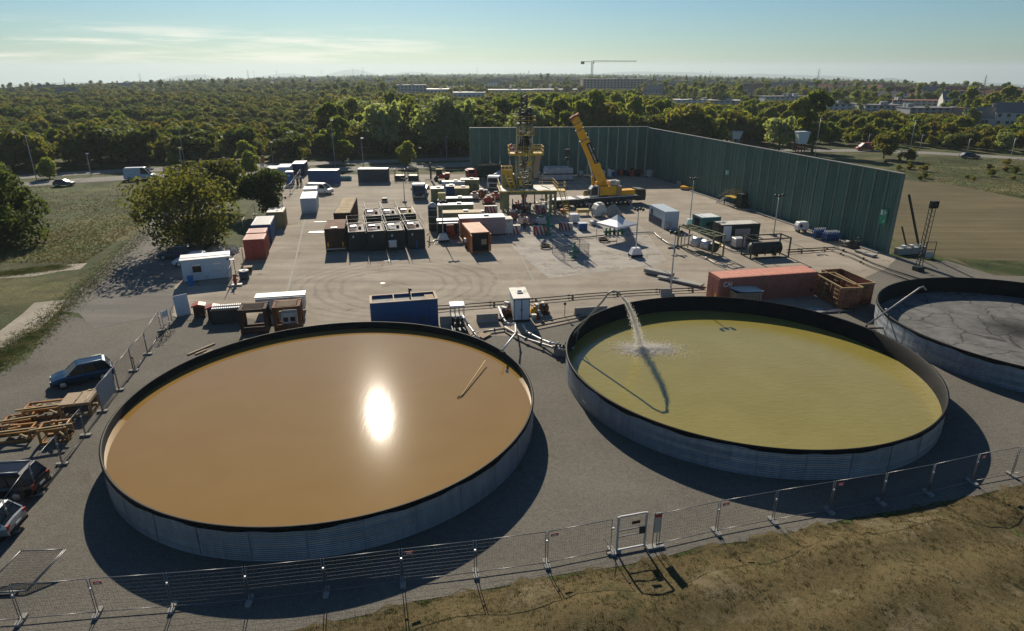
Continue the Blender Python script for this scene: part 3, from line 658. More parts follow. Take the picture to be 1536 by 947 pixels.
# ================================================================= TREES
def leaf_mat(name, c1, c2, autumn=None, am=.25):
    m = bpy.data.materials.new(name); m.use_nodes = True; n, l = m.node_tree.nodes, m.node_tree.links
    b = n['Principled BSDF']; b.inputs['Roughness'].default_value = .6; b.inputs['Specular IOR Level'].default_value = .06
    oi = n.new('ShaderNodeObjectInfo'); g = n.new('ShaderNodeNewGeometry')
    t = n.new('ShaderNodeTexNoise'); t.inputs['Scale'].default_value = .7; t.inputs['Detail'].default_value = 3; l.new(g.outputs['Position'], t.inputs['Vector'])
    ad = n.new('ShaderNodeMath'); ad.operation = 'ADD'; l.new(oi.outputs['Random'], ad.inputs[0])
    r = n.new('ShaderNodeMapRange'); r.inputs['From Min'].default_value = .3; r.inputs['From Max'].default_value = .7; r.inputs['To Min'].default_value = -.35; r.inputs['To Max'].default_value = .35; l.new(t.outputs['Fac'], r.inputs['Value']); l.new(r.outputs[0], ad.inputs[1])
    mx = n.new('ShaderNodeMix'); mx.data_type = 'RGBA'; mx.inputs['A'].default_value = (*c1, 1); mx.inputs['B'].default_value = (*c2, 1); l.new(ad.outputs[0], mx.inputs['Factor']); out = mx.outputs['Result']
    if autumn:
        t2 = n.new('ShaderNodeTexNoise'); t2.inputs['Scale'].default_value = .03; t2.inputs['Detail'].default_value = 5; t2.inputs['Roughness'].default_value = .8; l.new(g.outputs['Position'], t2.inputs['Vector'])
        r2 = n.new('ShaderNodeMapRange'); r2.inputs['From Min'].default_value = .45; r2.inputs['From Max'].default_value = .65; r2.inputs['To Max'].default_value = am*2; l.new(t2.outputs['Fac'], r2.inputs['Value'])
        m3 = n.new('ShaderNodeMath'); m3.operation = 'MULTIPLY'; l.new(r2.outputs[0], m3.inputs[0]); l.new(oi.outputs['Random'], m3.inputs[1])
        mx2 = n.new('ShaderNodeMix'); mx2.data_type = 'RGBA'; mx2.inputs['B'].default_value = (*autumn, 1); l.new(m3.outputs[0], mx2.inputs['Factor']); l.new(out, mx2.inputs['A']); out = mx2.outputs['Result']
    l.new(out, b.inputs['Base Color'])
    tr = n.new('ShaderNodeBsdfTranslucent'); br = n.new('ShaderNodeMix'); br.data_type = 'RGBA'; br.blend_type = 'MULTIPLY'; br.inputs['Factor'].default_value = 1; br.inputs['B'].default_value = (1.75, 1.75, .7, 1); l.new(out, br.inputs['A']); l.new(br.outputs['Result'], tr.inputs[0])
    ms = n.new('ShaderNodeMixShader'); ms.inputs[0].default_value = .52; l.new(b.outputs[0], ms.inputs[1]); l.new(tr.outputs[0], ms.inputs[2]); l.new(ms.outputs[0], n['Material Output'].inputs[0])
    M[name] = m
leaf_mat('leaf_olive', (.085, .095, .024), (.16, .155, .042), (.2, .14, .035), .35)
leaf_mat('leaf_green', (.1, .135, .027), (.21, .235, .052), (.2, .15, .04), .25)
leaf_mat('leaf_dark', (.045, .065, .025), (.085, .105, .035), (.12, .1, .035), .2)
leaf_mat('leaf_silver', (.17, .2, .11), (.25, .28, .15))
leaf_mat('leaf_near', (.065, .076, .027), (.115, .12, .042), (.14, .12, .04), .3)
def crown_mesh(name, m, rx, rz, zc, lobes, n, leaf, seed, flat=.75, spread=.62, aspect=1.6, core=True):
    """crown of many small leaf clumps scattered through overlapping uneven boughs; returns mesh centred on the trunk axis"""
    R = random.Random(seed); L = []
    for k in range(lobes):
        a = R.uniform(0, 2*PI); u = R.uniform(-1, 1); rr = (R.random()**.5)*spread
        s = math.sqrt(max(0, 1-u*u*.8)); L.append((rx*rr*s*math.cos(a), rx*rr*s*math.sin(a), zc + rz*u*spread*1.05, rx*R.uniform(.28, .52)*(1 if rz/rx < 1.5 else .8)))
    mb = MB(); vs, fs = [], []; tot = sum(q[3]**2 for q in L)
    for (cx, cy, cz, r) in L:
        for i in range(int(n*r*r/tot)):
            u = R.uniform(-.75, 1); a = R.uniform(0, 2*PI); s = math.sqrt(1-u*u); q = r*(R.uniform(.7, 1.08) if R.random() < .85 else R.uniform(.3, .7))
            d = Vector((s*math.cos(a), s*math.sin(a), u)); p = Vector((cx, cy, cz)) + Vector((d.x*q, d.y*q, d.z*q*flat))
            nn = (d + Vector((R.gauss(0, .6), R.gauss(0, .6), R.gauss(0, .6)))).normalized(); t = nn.orthogonal().normalized(); b_ = nn.cross(t); th = R.uniform(0, 2*PI)
            t, b_ = t*math.cos(th)+b_*math.sin(th), b_*math.cos(th)-t*math.sin(th); sz = leaf*R.uniform(.55, 1.3); o = len(vs)
            vs += [p - t*sz*.5, p + b_*sz*.42 - t*sz*.05, p + t*sz*.55, p - b_*sz*.4 + t*sz*.1]; fs.append((o, o+1, o+2, o+3))
    mb._add(vs, fs); me = bpy.data.meshes.new(name); me.from_pydata([tuple(p) for p in mb.v], [], mb.f); me.materials.append(M[m]); me.update(); return me, L
def trunk_mb(h, r, L, nb=7, seed=1):
    R = random.Random(seed); mb = MB(); mb.tube([(0, 0, -.1), (r*.15, 0, h*.45), (-r*.2, r*.2, h), (0, 0, h*1.5)], [r*1.35, r, r*.8, r*.3], 7)
    for k in range(min(nb, len(L))):
        cx, cy, cz, rr = L[k]; z0 = h*R.uniform(.6, 1.1); mb.tube([(0, 0, z0), (cx*.45, cy*.45, z0+(cz-z0)*.6), (cx, cy, cz)], [r*.5, r*.3, r*.12], 5)
    return mb
def make_tree(label, group, m, rx, rz, zc, lobes, n, leaf, seed, th, tr, nb=6, **kw):
    t = thing('tree', label, 'tree', (0, 0, 0), 0, group)
    me, L = crown_mesh('crown', m, rx, rz, zc, lobes, n, leaf, seed, **kw)
    o = bpy.data.objects.new('crown', me); C.objects.link(o); o.parent = t
    trunk_mb(th, tr, L, nb, seed).build('trunk', 'bark', t); return t
WG = 'trees of the wood beyond the road'
kinds = [
    make_tree('', WG, 'leaf_olive', 4.2, 3.0, 3.4, 14, 1700, .75, 11, 1.6, .16),
    make_tree('', WG, 'leaf_green', 3.4, 3.2, 3.6, 12, 1600, .7, 12, 1.8, .15),
    make_tree('', WG, 'leaf_dark', 4.0, 3.3, 3.5, 13, 1700, .75, 13, 1.6, .17),
    make_tree('', WG, 'leaf_silver', 4.4, 4.6, 4.9, 18, 2300, .75, 14, 2.4, .2),
    make_tree('', WG, 'leaf_green', 3.2, 5.2, 5.4, 17, 2100, .7, 15, 2.6, .18),
    make_tree('', WG, 'leaf_olive', 3.0, 1.9, 2.3, 9, 900, .65, 16, 1.2, .1)]
klab = ['broad olive tree in the wood beyond the road', 'yellow green leafy tree in the wood beyond the road', 'dark dense tree in the wood beyond the road', 'pale silvery tree in the wood beyond the road', 'tall upright tree in the wood beyond the road', 'low olive bush in the wood beyond the road']
used_k = [False]*6
def plant(k, p, s, rz, label=None, group=WG):
    src = kinds[k]
    if not used_k[k]: used_k[k] = True; o = src; o.location = p; o.rotation_euler = (0, 0, rz); o.scale = (s, s, s)
    else: o = copy_tree(src, p, rz, sc=s)
    q = p[0]/max(p[1], 1); dd = p[1] - edge_world(p[0])
    where = ('left of the orange flags', 'between flags and blue far container', 'behind the row of far containers', 'rising behind the green barrier', 'beyond the open field at the right')[0 if q < -.42 else 1 if q < -.28 else 2 if q < -.06 else 3 if q < .42 else 4]
    o['label'] = label or klab[k].replace(' in the wood beyond the road', (', front row of the wood ' if dd < 14 else ', deep in the wood ') + where); o['group'] = group if not label else o.get('group', group)
    if label and 'group' in o: del o['group']
    return o
def edge_world(x):
    """far side of the main road, as y for a given x"""
    q = EDGE
    for a, b in zip(q, q[1:]):
        if a.x <= x <= b.x: return a.y + (b.y-a.y)*(x-a.x)/(b.x-a.x)
    return q[0].y if x < q[0].x else q[-1].y
EDGE = [G(*p) for p in ((-260, 282), (0, 263), (120, 255), (240, 249), (460, 241), (700, 233), (900, 228), (1150, 221), (1290, 221), (1400, 225), (1536, 232), (1700, 240))]
R = random.Random(5); pts = []
y = 150.
while y < 760:
    st = 4.9 + (y-150)*.009; x = -y*.95 - 30
    while x < y*.95 + 30:
        jx, jy = x + R.uniform(-.45, .45)*st, y + R.uniform(-.45, .45)*st
        d = jy - edge_world(jx); q = jx/jy
        far_lim = 620 + 60*math.sin(q*9) - (150 if q > .33 else 0) - (90 if q > .55 else 0)
        if d > 3 and jy < far_lim:
            n_ = math.sin(jx*.021+1)*math.cos(jy*.017) + .5*math.sin(jx*.05+jy*.04)
            if True:
                # kinds: scrub to the left, tall silvery and green trees in the middle, green to the right
                cn = .5 + .5*math.sin(jx*.045 + 2*math.sin(jy*.03))*math.cos(jy*.05 + 1.5*math.sin(jx*.023)); u = .45*R.random() + .55*cn; h = R.uniform(.62, 1.3)*(.82 + .42*(.5+.5*math.sin(jx*.031+4)*math.cos(jy*.043+jx*.01)))
                if q < -.28: k = 0 if u < .42 else 2 if u < .62 else 5 if u < .8 else 1
                elif q < .0: k = 3 if (u < .3 and d < 120) else 0 if u < .52 else 2 if u < .7 else 4 if u < .82 else 1
                else: k = 1 if u < .4 else 4 if u < .58 else 0 if u < .8 else 2 if u < .92 else 3
                if q < -.28 and d > 15: h *= .8
                if -.28 < q < .35 and d < 90: h *= 1.22
                if q > .35: h *= .95
                pts.append((jx, jy, k, h))
        x += st
    y += st*.92
SPANS = [(596, 640, 143), (640, 700, 142), (680, 728, 149), (728, 872, 141), (872, 966, 137), (1008, 1062, 158), (1062, 1112, 160), (1140, 1186, 154), (1186, 1262, 153), (1262, 1332, 156), (1332, 1408, 160), (1232, 1288, 168), (1288, 1345, 170), (1352, 1440, 174), (1444, 1500, 176), (1462, 1536, 190), (960, 1300, 146), (1300, 1536, 158)]
KH = [6.3, 6.6, 6.6, 9.4, 10.4, 4.1]
def fit_view(p):
    """trees that stand in front of the open built up ground are the lower ones"""
    x, y, k, s = p; z = tz(x, y); c, q = math.cos(PITCH), math.sin(PITCH); f = c*y - q*(z+KH[k]*s-EYE)
    px = 768 + F_PX*x/f; yb = max([b for a, b_, b in SPANS if a-3 < px < b_+3] or [0])
    if not yb:
        if y > 560 and R.random() < .35: return (x, y, k, s*.5)
        return p
    # line of sight to a third of the way up the walls
    d = _ray(px, yb-3); L = EYE + y/d[1]*d[2] - z
    base = GF(px, yb)
    if y > base.y: return p
    if L < 1.4: return None
    return (x, y, k if KH[k]*s < L*1.3 else (5 if L < 4 else k), min(s, L/KH[5 if (KH[k]*s >= L*1.3 and L < 4) else k]*R.uniform(.75, 1.05)))
pts = [q for q in (fit_view(p) for p in pts) if q]
pts.sort(key=lambda p: math.hypot(p[0], p[1])/(p[3]))
vis = [p for p in pts if abs(p[0]/p[1]) < .8]
near_set = set(id(p) for p in vis[:275])
for p in vis[:275]: plant(p[2], (p[0], p[1], tz(p[0], p[1])), p[3], R.uniform(0, 6.28))
# the rest of the wood and the trees of the town, each ONE object built from the same crowns
def scatter(name, plist, label):
    me = bpy.data.meshes.new(name); me.from_pydata([(p[0], p[1], tz(p[0], p[1])) for p in plist], [], [])
    for an, idx, ty in (('kind', 2, 'INT'), ('size', 3, 'FLOAT')):
        at = me.attributes.new(an, ty, 'POINT'); at.data.foreach_set('value', [p[idx] for p in plist])
    at = me.attributes.new('turn', 'FLOAT', 'POINT'); at.data.foreach_set('value', [R.uniform(0, 6.28) for _ in plist])
    o = bpy.data.objects.new(name, me); C.objects.link(o); o['kind'] = 'stuff'; tag(o, label, 'woodland')
    ng = bpy.data.node_groups.new(name, 'GeometryNodeTree'); ng.interface.new_socket('Geometry', in_out='INPUT', socket_type='NodeSocketGeometry'); ng.interface.new_socket('Geometry', in_out='OUTPUT', socket_type='NodeSocketGeometry')
    n, l = ng.nodes, ng.links; gi = n.new('NodeGroupInput'); go = n.new('NodeGroupOutput'); iop = n.new('GeometryNodeInstanceOnPoints'); j = n.new('GeometryNodeGeometryToInstance')
    for k in reversed(range(6)):
        oi = n.new('GeometryNodeObjectInfo'); oi.transform_space = 'ORIGINAL'; oi.inputs['Object'].default_value = [c for c in kinds[k].children if c.name.startswith('crown')][0]; oi.inputs['As Instance'].default_value = False
        l.new(oi.outputs['Geometry'], j.inputs[0])
    def na(nm, ty):
        a = n.new('GeometryNodeInputNamedAttribute'); a.data_type = ty; a.inputs['Name'].default_value = nm; return a.outputs['Attribute']
    cx = n.new('ShaderNodeCombineXYZ'); l.new(na('turn', 'FLOAT'), cx.inputs[2]); rt = n.new('FunctionNodeEulerToRotation'); l.new(cx.outputs[0], rt.inputs[0])
    l.new(gi.outputs[0], iop.inputs['Points']); l.new(j.outputs[0], iop.inputs['Instance']); iop.inputs['Pick Instance'].default_value = True
    l.new(na('kind', 'INT'), iop.inputs['Instance Index']); l.new(rt.outputs[0], iop.inputs['Rotation']); l.new(na('size', 'FLOAT'), iop.inputs['Scale']); l.new(iop.outputs[0], go.inputs[0])
    md = o.modifiers.new('trees', 'NODES'); md.node_group = ng; return o
bpy.context.view_layer.update()
scatter('forest', [p for p in pts if id(p) not in near_set], 'dense green and olive wood stretching away beyond the road')
tp = []; r = 520.
BLD = []           # (x, y, radius) kept free of trees
# ================================================================= TOWN AND HORIZON
def windows(mbw, mbf, x0, x1, z0, storeys, sh, y, step, ww=1.0, wh=1.3, flip=1):
    k = int((x1-x0)/step)
    for s in range(storeys):
        for i in range(k):
            x = x0 + (i+.5)*(x1-x0)/k; mbw.box(x, y, z0+s*sh+.95, ww, .12, wh)
def flat_block(p, rz, L, D, H, label, wall='plaster', roof='grey_roof', st=3, group=None, cat='building', step=3.2, parapet=.4, setback=False, name='apartment_building'):
    t = thing(name, label, cat, p, rz, group); mb = MB(); mb.box(0, 0, -3, L, D, H+3); mb.build('wall', wall, t)
    mb = MB(); mb.box(0, 0, H+.01, L+.4, D+.4, parapet)
    rf = mb.build('roof', roof, t)
    mb = MB(); rr = random.Random(int(abs(p[0])*7))
    for k in range(max(2, int(L/14))): mb = MB(); mb.box(rr.uniform(-.42, .42)*L, rr.uniform(-.3, .3)*D, H+.42, rr.uniform(1.5, 4), rr.uniform(1.5, 3), rr.uniform(.8, 1.8)); mb.build('roof_plant', 'plaster_grey', rf)
    sh = H/st; n = max(2, min(int(L/step), int(95/st))); cnt = 0
    for s in range(st):
        for i in range(n):
            if cnt == 0: wo = MB().box(0, -D/2-.02, 0, L/n*.5, .1, sh*.5).build('window', 'glass', t)
            else: wo = wo.copy(); C.objects.link(wo)
            cnt += 1; wo.location = (-L/2 + (i+.5)*L/n, 0, s*sh+.9)
        if H > 8:
            mb = MB(); mb.box(0, -D/2-.3, s*sh+.02, L*.9, .6, .18); mb.build('balcony', 'plaster_grey', t)
    return t
def house(p, rz, L, D, H, label, wall='plaster', roof='tile_roof', group=None, chim=True):
    t = thing('house', label, 'house', p, rz, group); mb = MB(); rh = D*.42
    mb.box(0, 0, -2, L, D, H+2); mb._add([(L/2, -D/2, H), (L/2, D/2, H), (L/2, 0, H+rh), (-L/2, -D/2, H), (-L/2, D/2, H), (-L/2, 0, H+rh)], [(0, 1, 2), (3, 5, 4)]); mb.build('wall', wall, t)
    mb = MB(); e = .35
    for s in (-1, 1): mb._add([(-L/2-e, s*(D/2+e), H-e*.8), (L/2+e, s*(D/2+e), H-e*.8), (L/2+e, 0, H+rh+.03), (-L/2-e, 0, H+rh+.03), (-L/2-e, s*(D/2+e), H-e*.8+.18), (L/2+e, s*(D/2+e), H-e*.8+.18), (L/2+e, 0, H+rh+.2), (-L/2-e, 0, H+rh+.2)], [(0, 1, 2, 3), (4, 5, 6, 7), (0, 1, 5, 4), (3, 2, 6, 7), (0, 3, 7, 4), (1, 2, 6, 5)])
    rf = mb.build('roof', roof, t); mb = MB(); mb.box(L*.25, D*.12, H+rh*.5, .6, .6, rh*.9); mb.build('chimney', 'plaster_grey', rf)
    n = max(2, int(L/3))
    for s in range(2 if H > 4.5 else 1):
        for i in range(n):
            mb = MB(); mb.box(-L/2+(i+.5)*L/n, -D/2-.02, s*2.7+.9, 1.1, .1, 1.2); mb.build('window', 'glass', t)
    for s in (-1, 1): mb = MB(); mb.box(s*(L/2+.02), 0, 1, .1, 1.1, 1.2); mb.build('window', 'glass', t)
    mb = MB(); mb.box(L*.02, -D/2-.03, 0, .95, .1, 2.05); mb.build('door', 'rust_dark', t)
    return t
def at_far(px, py): p = GF(px, py); BLD.append((p.x, p.y)); return p
def span(xa, xb, py): a, b = GF(xa, py), GF(xb, py); return (a+b)/2, (b-a).length, ang(a, b)
TW = 'low buildings of the town beyond the wood'
def blockpx(xa, xb, yb, yt, D, label, **kw):
    c, L, a = span(xa, xb, yb); d = _ray((xa+xb)/2, yt); H = EYE + c.y/d[1]*d[2] - c.z; H = max(2.8, H)
    for k in range(int(L/8)+1):
        q = c + Vector((math.cos(a), math.sin(a), 0))*(-L/2 + k*8); BLD.append((q.x, q.y)); 
    return flat_block(c, a, L, D, H, label, **kw)
blockpx(596, 640, 143, 128, 16, 'grey block of the long complex just beyond the middle of the wood', wall='plaster_grey', st=3, group=None)
blockpx(640, 700, 142, 134, 20, 'white flat roofed hall right of the grey block beyond the wood', wall='plaster', roof='offwhite', st=1)
blockpx(680, 728, 149, 139, 16, 'blue walled low hall beyond the wood', wall='lightblue', roof='offwhite', st=1)
blockpx(728, 800, 141, 135, 22, 'long pale roofed hall behind the top of the derrick', wall='plaster', roof='offwhite', st=1)
blockpx(800, 872, 139, 134.5, 22, 'long pale roofed hall left of the tower crane', wall='plaster_grey', roof='offwhite', st=1)
mat('brick_pink', (.32, .24, .22), .85, 0, .1)
blockpx(872, 966, 137, 119, 18, 'wide pinkish apartment block standing behind the tower crane', wall='brick_pink', st=5)
blockpx(1008, 1062, 158, 150, 14, 'low bluish white terrace at the left edge of the estate', wall='lightblue', roof='offwhite', st=2)
blockpx(1062, 1112, 160, 151, 14, 'low bluish white terrace with a pale roof right of the first one', wall='plaster_grey', roof='offwhite', st=2)
blockpx(1140, 1185, 154, 145, 13, 'white terrace behind the tall trees right of centre', wall='plaster', roof='grey_roof', st=2)
blockpx(1186, 1262, 153, 145, 13, 'long white terrace in the middle of the estate', wall='plaster', roof='grey_roof', st=2)
blockpx(1262, 1332, 156, 147, 13, 'long white terrace with grey roof right of the middle of the estate', wall='plaster', roof='grey_roof', st=2)
blockpx(1332, 1408, 160, 151, 13, 'long white terrace at the right of the estate', wall='plaster_grey', roof='tile_roof', st=2)
blockpx(1232, 1288, 168, 156, 13, 'bluish grey terrace nearest the wood at the right', wall='lightblue', roof='grey_roof', st=2)
blockpx(1288, 1345, 170, 158, 13, 'dark grey terrace with a row of windows right of the bluish one', wall='plaster_grey', roof='grey_roof', st=2)
blockpx(1352, 1440, 174, 162, 13, 'dark roofed long terrace before the red roofs', wall='plaster_grey', roof='grey_roof', st=2)
blockpx(1444, 1500, 176, 163, 13, 'red roofed terrace near the right picture edge', wall='brick_pink', roof='tile_roof', st=2)
house(at_far(1514, 190), rad(-30), 12, 8, 5.6, 'large white house with dark mansard roof at the right picture edge', 'plaster', 'grey_roof')
house(at_far(1470, 188), rad(-30), 12, 9, 3.2, 'small white house left of the large house with the dark roof', 'plaster', 'grey_roof')
rr = random.Random(9); hl = []
for xa, xb, ya, yb, n, kinds_ in ((0, 110, 138, 150, 4, 0), (110, 210, 132, 144, 3, 0), (210, 380, 124, 135, 7, 0), (380, 560, 118, 129, 11, 0), (560, 720, 119, 129, 8, 0), (720, 870, 122, 133, 18, 1), (966, 1140, 124, 146, 30, 1), (1140, 1300, 132, 142, 16, 1), (1300, 1440, 140, 152, 16, 2), (1430, 1536, 150, 166, 18, 2)):
    for k in range(n):
        px, py = xa + (xb-xa)*(k+rr.random())/n, rr.uniform(ya, yb); p = at_far(px, py)
        red = rr.random() < (.25, .35, .75)[kinds_]; big = rr.random() < .3
        side = 'left' if px < 560 else 'centre' if px < 966 else 'right'
        house(p, ang(Vector((0, 0, 0)), Vector((p.y, -p.x, 0))) + rr.uniform(-.5, .5), rr.uniform(11, 16)*(1.7 if big else 1), rr.uniform(8, 10), 3.1 if rr.random() < .3 else 5.6,
              'small %s roofed house among far trees %s' % ('red' if red else 'grey', {'left': 'beyond the left part of the wood', 'centre': 'beyond the middle of the wood', 'right': 'beyond the right part of the wood'}[side]),
              rr.choice(['plaster', 'plaster', 'white', 'plaster_grey']), 'tile_roof' if red else 'grey_roof', 'small %s roofed far houses %s' % ('red' if red else 'grey', side))
# trees among the houses, out to the horizon
r = 470.
while r < 6500:
    st = 9 + (r-470)*.016; na_ = int(1.7*r/st)
    for k in range(na_):
        a = -.85 + 1.7*(k + R.random())/na_; x, y = r*math.sin(a), (r + R.uniform(-.4, .4)*st)*math.cos(a); q = x/y
        lim = 600 + 60*math.sin(q*9) - (150 if q > .33 else 0) - (90 if q > .55 else 0)
        if y < lim: continue
        n_ = math.sin(x*.008+2)*math.cos(y*.006+1) + .6*math.sin(x*.019-y*.013)
        if n_ > .75 and r < 2500: continue
        if any((x-bx)**2 + (y-by)**2 < (13 + (20 if y < by and abs(x-bx) < 12 else 0))**2 for bx, by in BLD): continue
        tp.append((x, y, R.choice([0, 1, 2, 2, 0, 4]), R.uniform(.8, 1.35)*(1 + min(.5, (r-470)/8000))*(.7 if R.random() < .3 else 1)))
    r += st*.95
tp = [q for q in (fit_view(p) for p in tp) if q]
scatter('town_trees', tp, 'trees between far houses stretching to the horizon')
# poplars
def poplar(px, py, h, label):
    p = GF(px, py); h = EYE + p.y/_ray(px, h)[1]*_ray(px, h)[2] - p.z; t = thing('poplar_tree', label, 'tree', p, 0); me, L = crown_mesh('crown', 'leaf_dark', h*.13, h*.5, h*.52, 34, 1500, h*.05, int(px), spread=.85)
    o = bpy.data.objects.new('crown', me); C.objects.link(o); o.parent = t; MB().tube([(0, 0, -.5), (0, 0, h*.7)], [.4, .15], 6).build('trunk', 'bark', t)
for px, py, h, lb in ((812, 131, 109, 'left one of two dark poplars standing left of the tower crane'), (821, 131, 110, 'right one of two dark poplars standing left of the tower crane'), (980, 138, 111, 'single tall dark poplar right of the apartment block'),
                      (1029, 132, 112, 'dark poplar far right of the apartment block'), (1043, 132, 113, 'slim dark poplar among the far houses right of centre'), (1049, 131, 112, 'slim dark poplar right next to another among the far houses')):
    poplar(px, py, h, lb)
# tower crane
p = GF(887, 131); p = Vector((p.x, p.y, p.z)); k_ = p.y; s_ = k_/971.4
def zof(px, py): d = _ray(px, py); return EYE + p.y/d[1]*d[2] - p.z
H_ = zof(887, 93); t = thing('tower_crane', 'tall tower crane with long thin jib rising over the town', 'tower crane', p, 0)
mat('crane_far', (.2, .17, .15), .6)
mb = MB()
for x, y in ((-1, -1), (1, -1), (1, 1), (-1, 1)): mb.bar((x, y, 0), (x, y, H_), .45)
for k in range(int(H_/2.4)): z = k*2.4; mb.bar((-1, -1, z), (1, -1, z+2.4), .22); mb.bar((1, 1, z), (-1, 1, z+2.4), .22); mb.bar((1, -1, z), (1, 1, z+2.4), .22)
mb.build('mast', 'crane_far', t)
jl = 62*s_; mb = MB()
mb.bar((0, -.7, H_), (jl, -.7, H_+.3), .35); mb.bar((0, .7, H_), (jl, .7, H_+.3), .35); mb.bar((0, 0, H_+1.6), (jl, 0, H_+1.2), .35)
for k in range(int(jl/3)): x = k*3; mb.bar((x, -.7, H_), (x+1.5, 0, H_+1.6), .18); mb.bar((x+1.5, 0, H_+1.6), (x+3, .7, H_), .18)
mb.build('jib', 'crane_far', t)
mb = MB(); bl = 16*s_; mb.box(-bl/2, 0, H_, bl, 1.4, .6); mb.build('counter_jib', 'crane_far', t)
mb = MB(); mb.box(-bl*.85, 0, H_-2.8, bl*.3, 1.6, 3.2); mb.build('counterweight', 'dark_metal', t)
mb = MB(); mb.box(1.4, -1.2, H_-2, 1.6, 1.4, 2.1); mb.build('cab', 'dark_metal', t)
# pylons along the horizon
def pylon_mb(h):
    mb = MB(); b = h*.09
    for i, j in ((-1, -1), (1, -1), (1, 1), (-1, 1)): mb.bar((i*b, j*b, 0), (i*b*.18, j*b*.18, h*.62), h*.011); mb.bar((i*b*.18, j*b*.18, h*.62), (0, 0, h), h*.009)
    for k in range(7):
        z0, z1 = h*.09*k, h*.09*(k+1); w0, w1 = b*(1-.82*z0/(h*.62)), b*(1-.82*z1/(h*.62))
        mb.bar((-w0, -w0, z0), (w1, -w1, z1), h*.005); mb.bar((w0, -w0, z0), (-w1, -w1, z1), h*.005); mb.bar((-w0, w0, z0), (w1, w1, z1), h*.005)
    return mb
def pylon(px, pyb, pyt, label, kind=0):
    p = GF(px, pyb); d = _ray(px, pyt); h = EYE + p.y/d[1]*d[2] - p.z
    t = thing('power_pylon' if kind == 0 else 'wind_turbine' if kind == 2 else 'radio_mast', label, 'pylon' if kind == 0 else 'wind turbine' if kind == 2 else 'mast', p, R.uniform(-.4, .4), None)
    if kind == 0:
        pylon_mb(h).build('tower', 'crane_far', t)
        for z, w_ in ((.66, .2), (.78, .16), (.9, .11)): MB().bar((-h*w_, 0, h*z), (h*w_, 0, h*z), h*.012).build('crossarm', 'crane_far', t)
    elif kind == 1:
        mb = MB(); mb.tube([(0, 0, 0), (0, 0, h)], [h*.02, h*.008], 6); mb.build('mast', 'crane_far', t); MB().box(0, 0, h*.86, h*.05, h*.05, h*.07).build('antenna', 'crane_far', t)
    else:
        MB().tube([(0, 0, 0), (0, 0, h*.7)], [h*.018, h*.01], 8).build('tower', 'offwhite', t); MB().box(0, 0, h*.69, h*.02, h*.06, h*.03).build('nacelle', 'offwhite', t)
        for k in range(3): a = k*2*PI/3 + R.random(); MB().bar((0, -h*.035, h*.705), (math.sin(a)*h*.3, -h*.035, h*.705+math.cos(a)*h*.3), h*.012, .3).build('blade', 'offwhite', t)
    return t
PY = [(18, 138, 124, 'pylon at the left end of the horizon'), (51, 137, 121, 'second pylon from the left end of the horizon'), (100, 137, 117, 'dark pylon left of the long gap in the pylon row'), (185, 128, 110, 'left one of a pair of pylons left of the low hill'), (212, 127, 109, 'right one of a pair of pylons left of the low hill'), (257, 124, 112, 'pylon at the left foot of the low hill'), (309, 122, 109, 'pylon on the right slope of the low hill'),
      (373, 120, 104, 'tall thin pylon left of the middle hill'), (416, 118, 104, 'pylon between the two hills'), (483, 116, 103, 'pylon at the left foot of the middle hill'), (530, 115, 101, 'left one of two pylons before the middle hill'), (545, 115, 100, 'right one of two pylons before the middle hill'),
      (602, 114, 106, 'small pylon right of the middle hill'), (716, 113, 99, 'thin pylon on the horizon above the left end of the barrier'), (1035, 115, 99, 'pylon on the horizon between crane and terraces'), (1226, 124, 102, 'lattice pylon above the white terraces'), (1474, 138, 112, 'lattice pylon near the right end of the horizon')]
for a_, b_, c_, l_ in PY: pylon(a_, b_, c_, l_)
for a_, b_, c_, l_ in ((382, 120, 105, 'dark mast on the horizon left of the middle hill'), (793, 128, 106, 'slim church tower on the horizon left of the poplars'), (1064, 124, 106, 'dark chimney like mast among the far houses')): pylon(a_, b_, c_, l_, 1)
for a_, b_, c_, l_ in ((361, 118, 107, 'white wind turbine far left of the dark mast'), (388, 118, 106, 'white wind turbine right beside the dark mast'), (397, 118, 107, 'small white wind turbine right of the dark mast'), (456, 116, 104, 'white wind turbine left of the middle hill'), (566, 114, 104, 'white wind turbine right of the middle hill'), (640, 113, 105, 'faint white wind turbine left of centre'), (690, 113, 105, 'faint white wind turbine near centre')): pylon(a_, b_, c_, l_, 2)
# hills on the horizon
mat('hill_wood', (.05, .07, .04), .9, 0, .2, .01)
def hill(name, cpx, wpx, toppx, dist, seed=0):
    d = _ray(cpx, 110); L = math.hypot(d[0], d[1]); x, y = d[0]/L*dist, d[1]/L*dist; dt = _ray(cpx, toppx); H = EYE + dist*dt[2]/math.hypot(dt[0], dt[1]); z0 = tz(x, y); half = wpx/2/971.4*dist
    mb = MB(); nx_, ny_ = 60, 12; vs, fs = [], []; rr_ = random.Random(seed); ph = [rr_.uniform(0, 6) for _ in range(4)]
    ux, uy = y/dist, -x/dist
    for j in range(ny_+1):
        for i in range(nx_+1):
            u, v = -1+2*i/nx_, -1+2*j/ny_; hh = (max(0, 1-u*u)**1.3)*(max(0, 1-v*v)); hh *= 1 + .04*math.sin(u*7+ph[0]) + .02*math.sin(u*15+ph[1]) + .01*math.sin(u*33+ph[2])
            vs.append((x + ux*u*half + x/dist*v*900, y + uy*u*half + y/dist*v*900, z0 - 25 + (H-z0+25)*hh))
    for j in range(ny_):
        for i in range(nx_): a = j*(nx_+1)+i; fs.append((a, a+1, a+nx_+2, a+nx_+1))
    mb._add(vs, fs, True); struct(name, mb, 'hill_wood')
hill('hills', 528, 95, 104.5, 10500, 1); hill('hills', 290, 110, 112, 10500, 2); hill('hills', 620, 120, 108, 10800, 3); hill('hills', 430, 110, 110.5, 10800, 4)
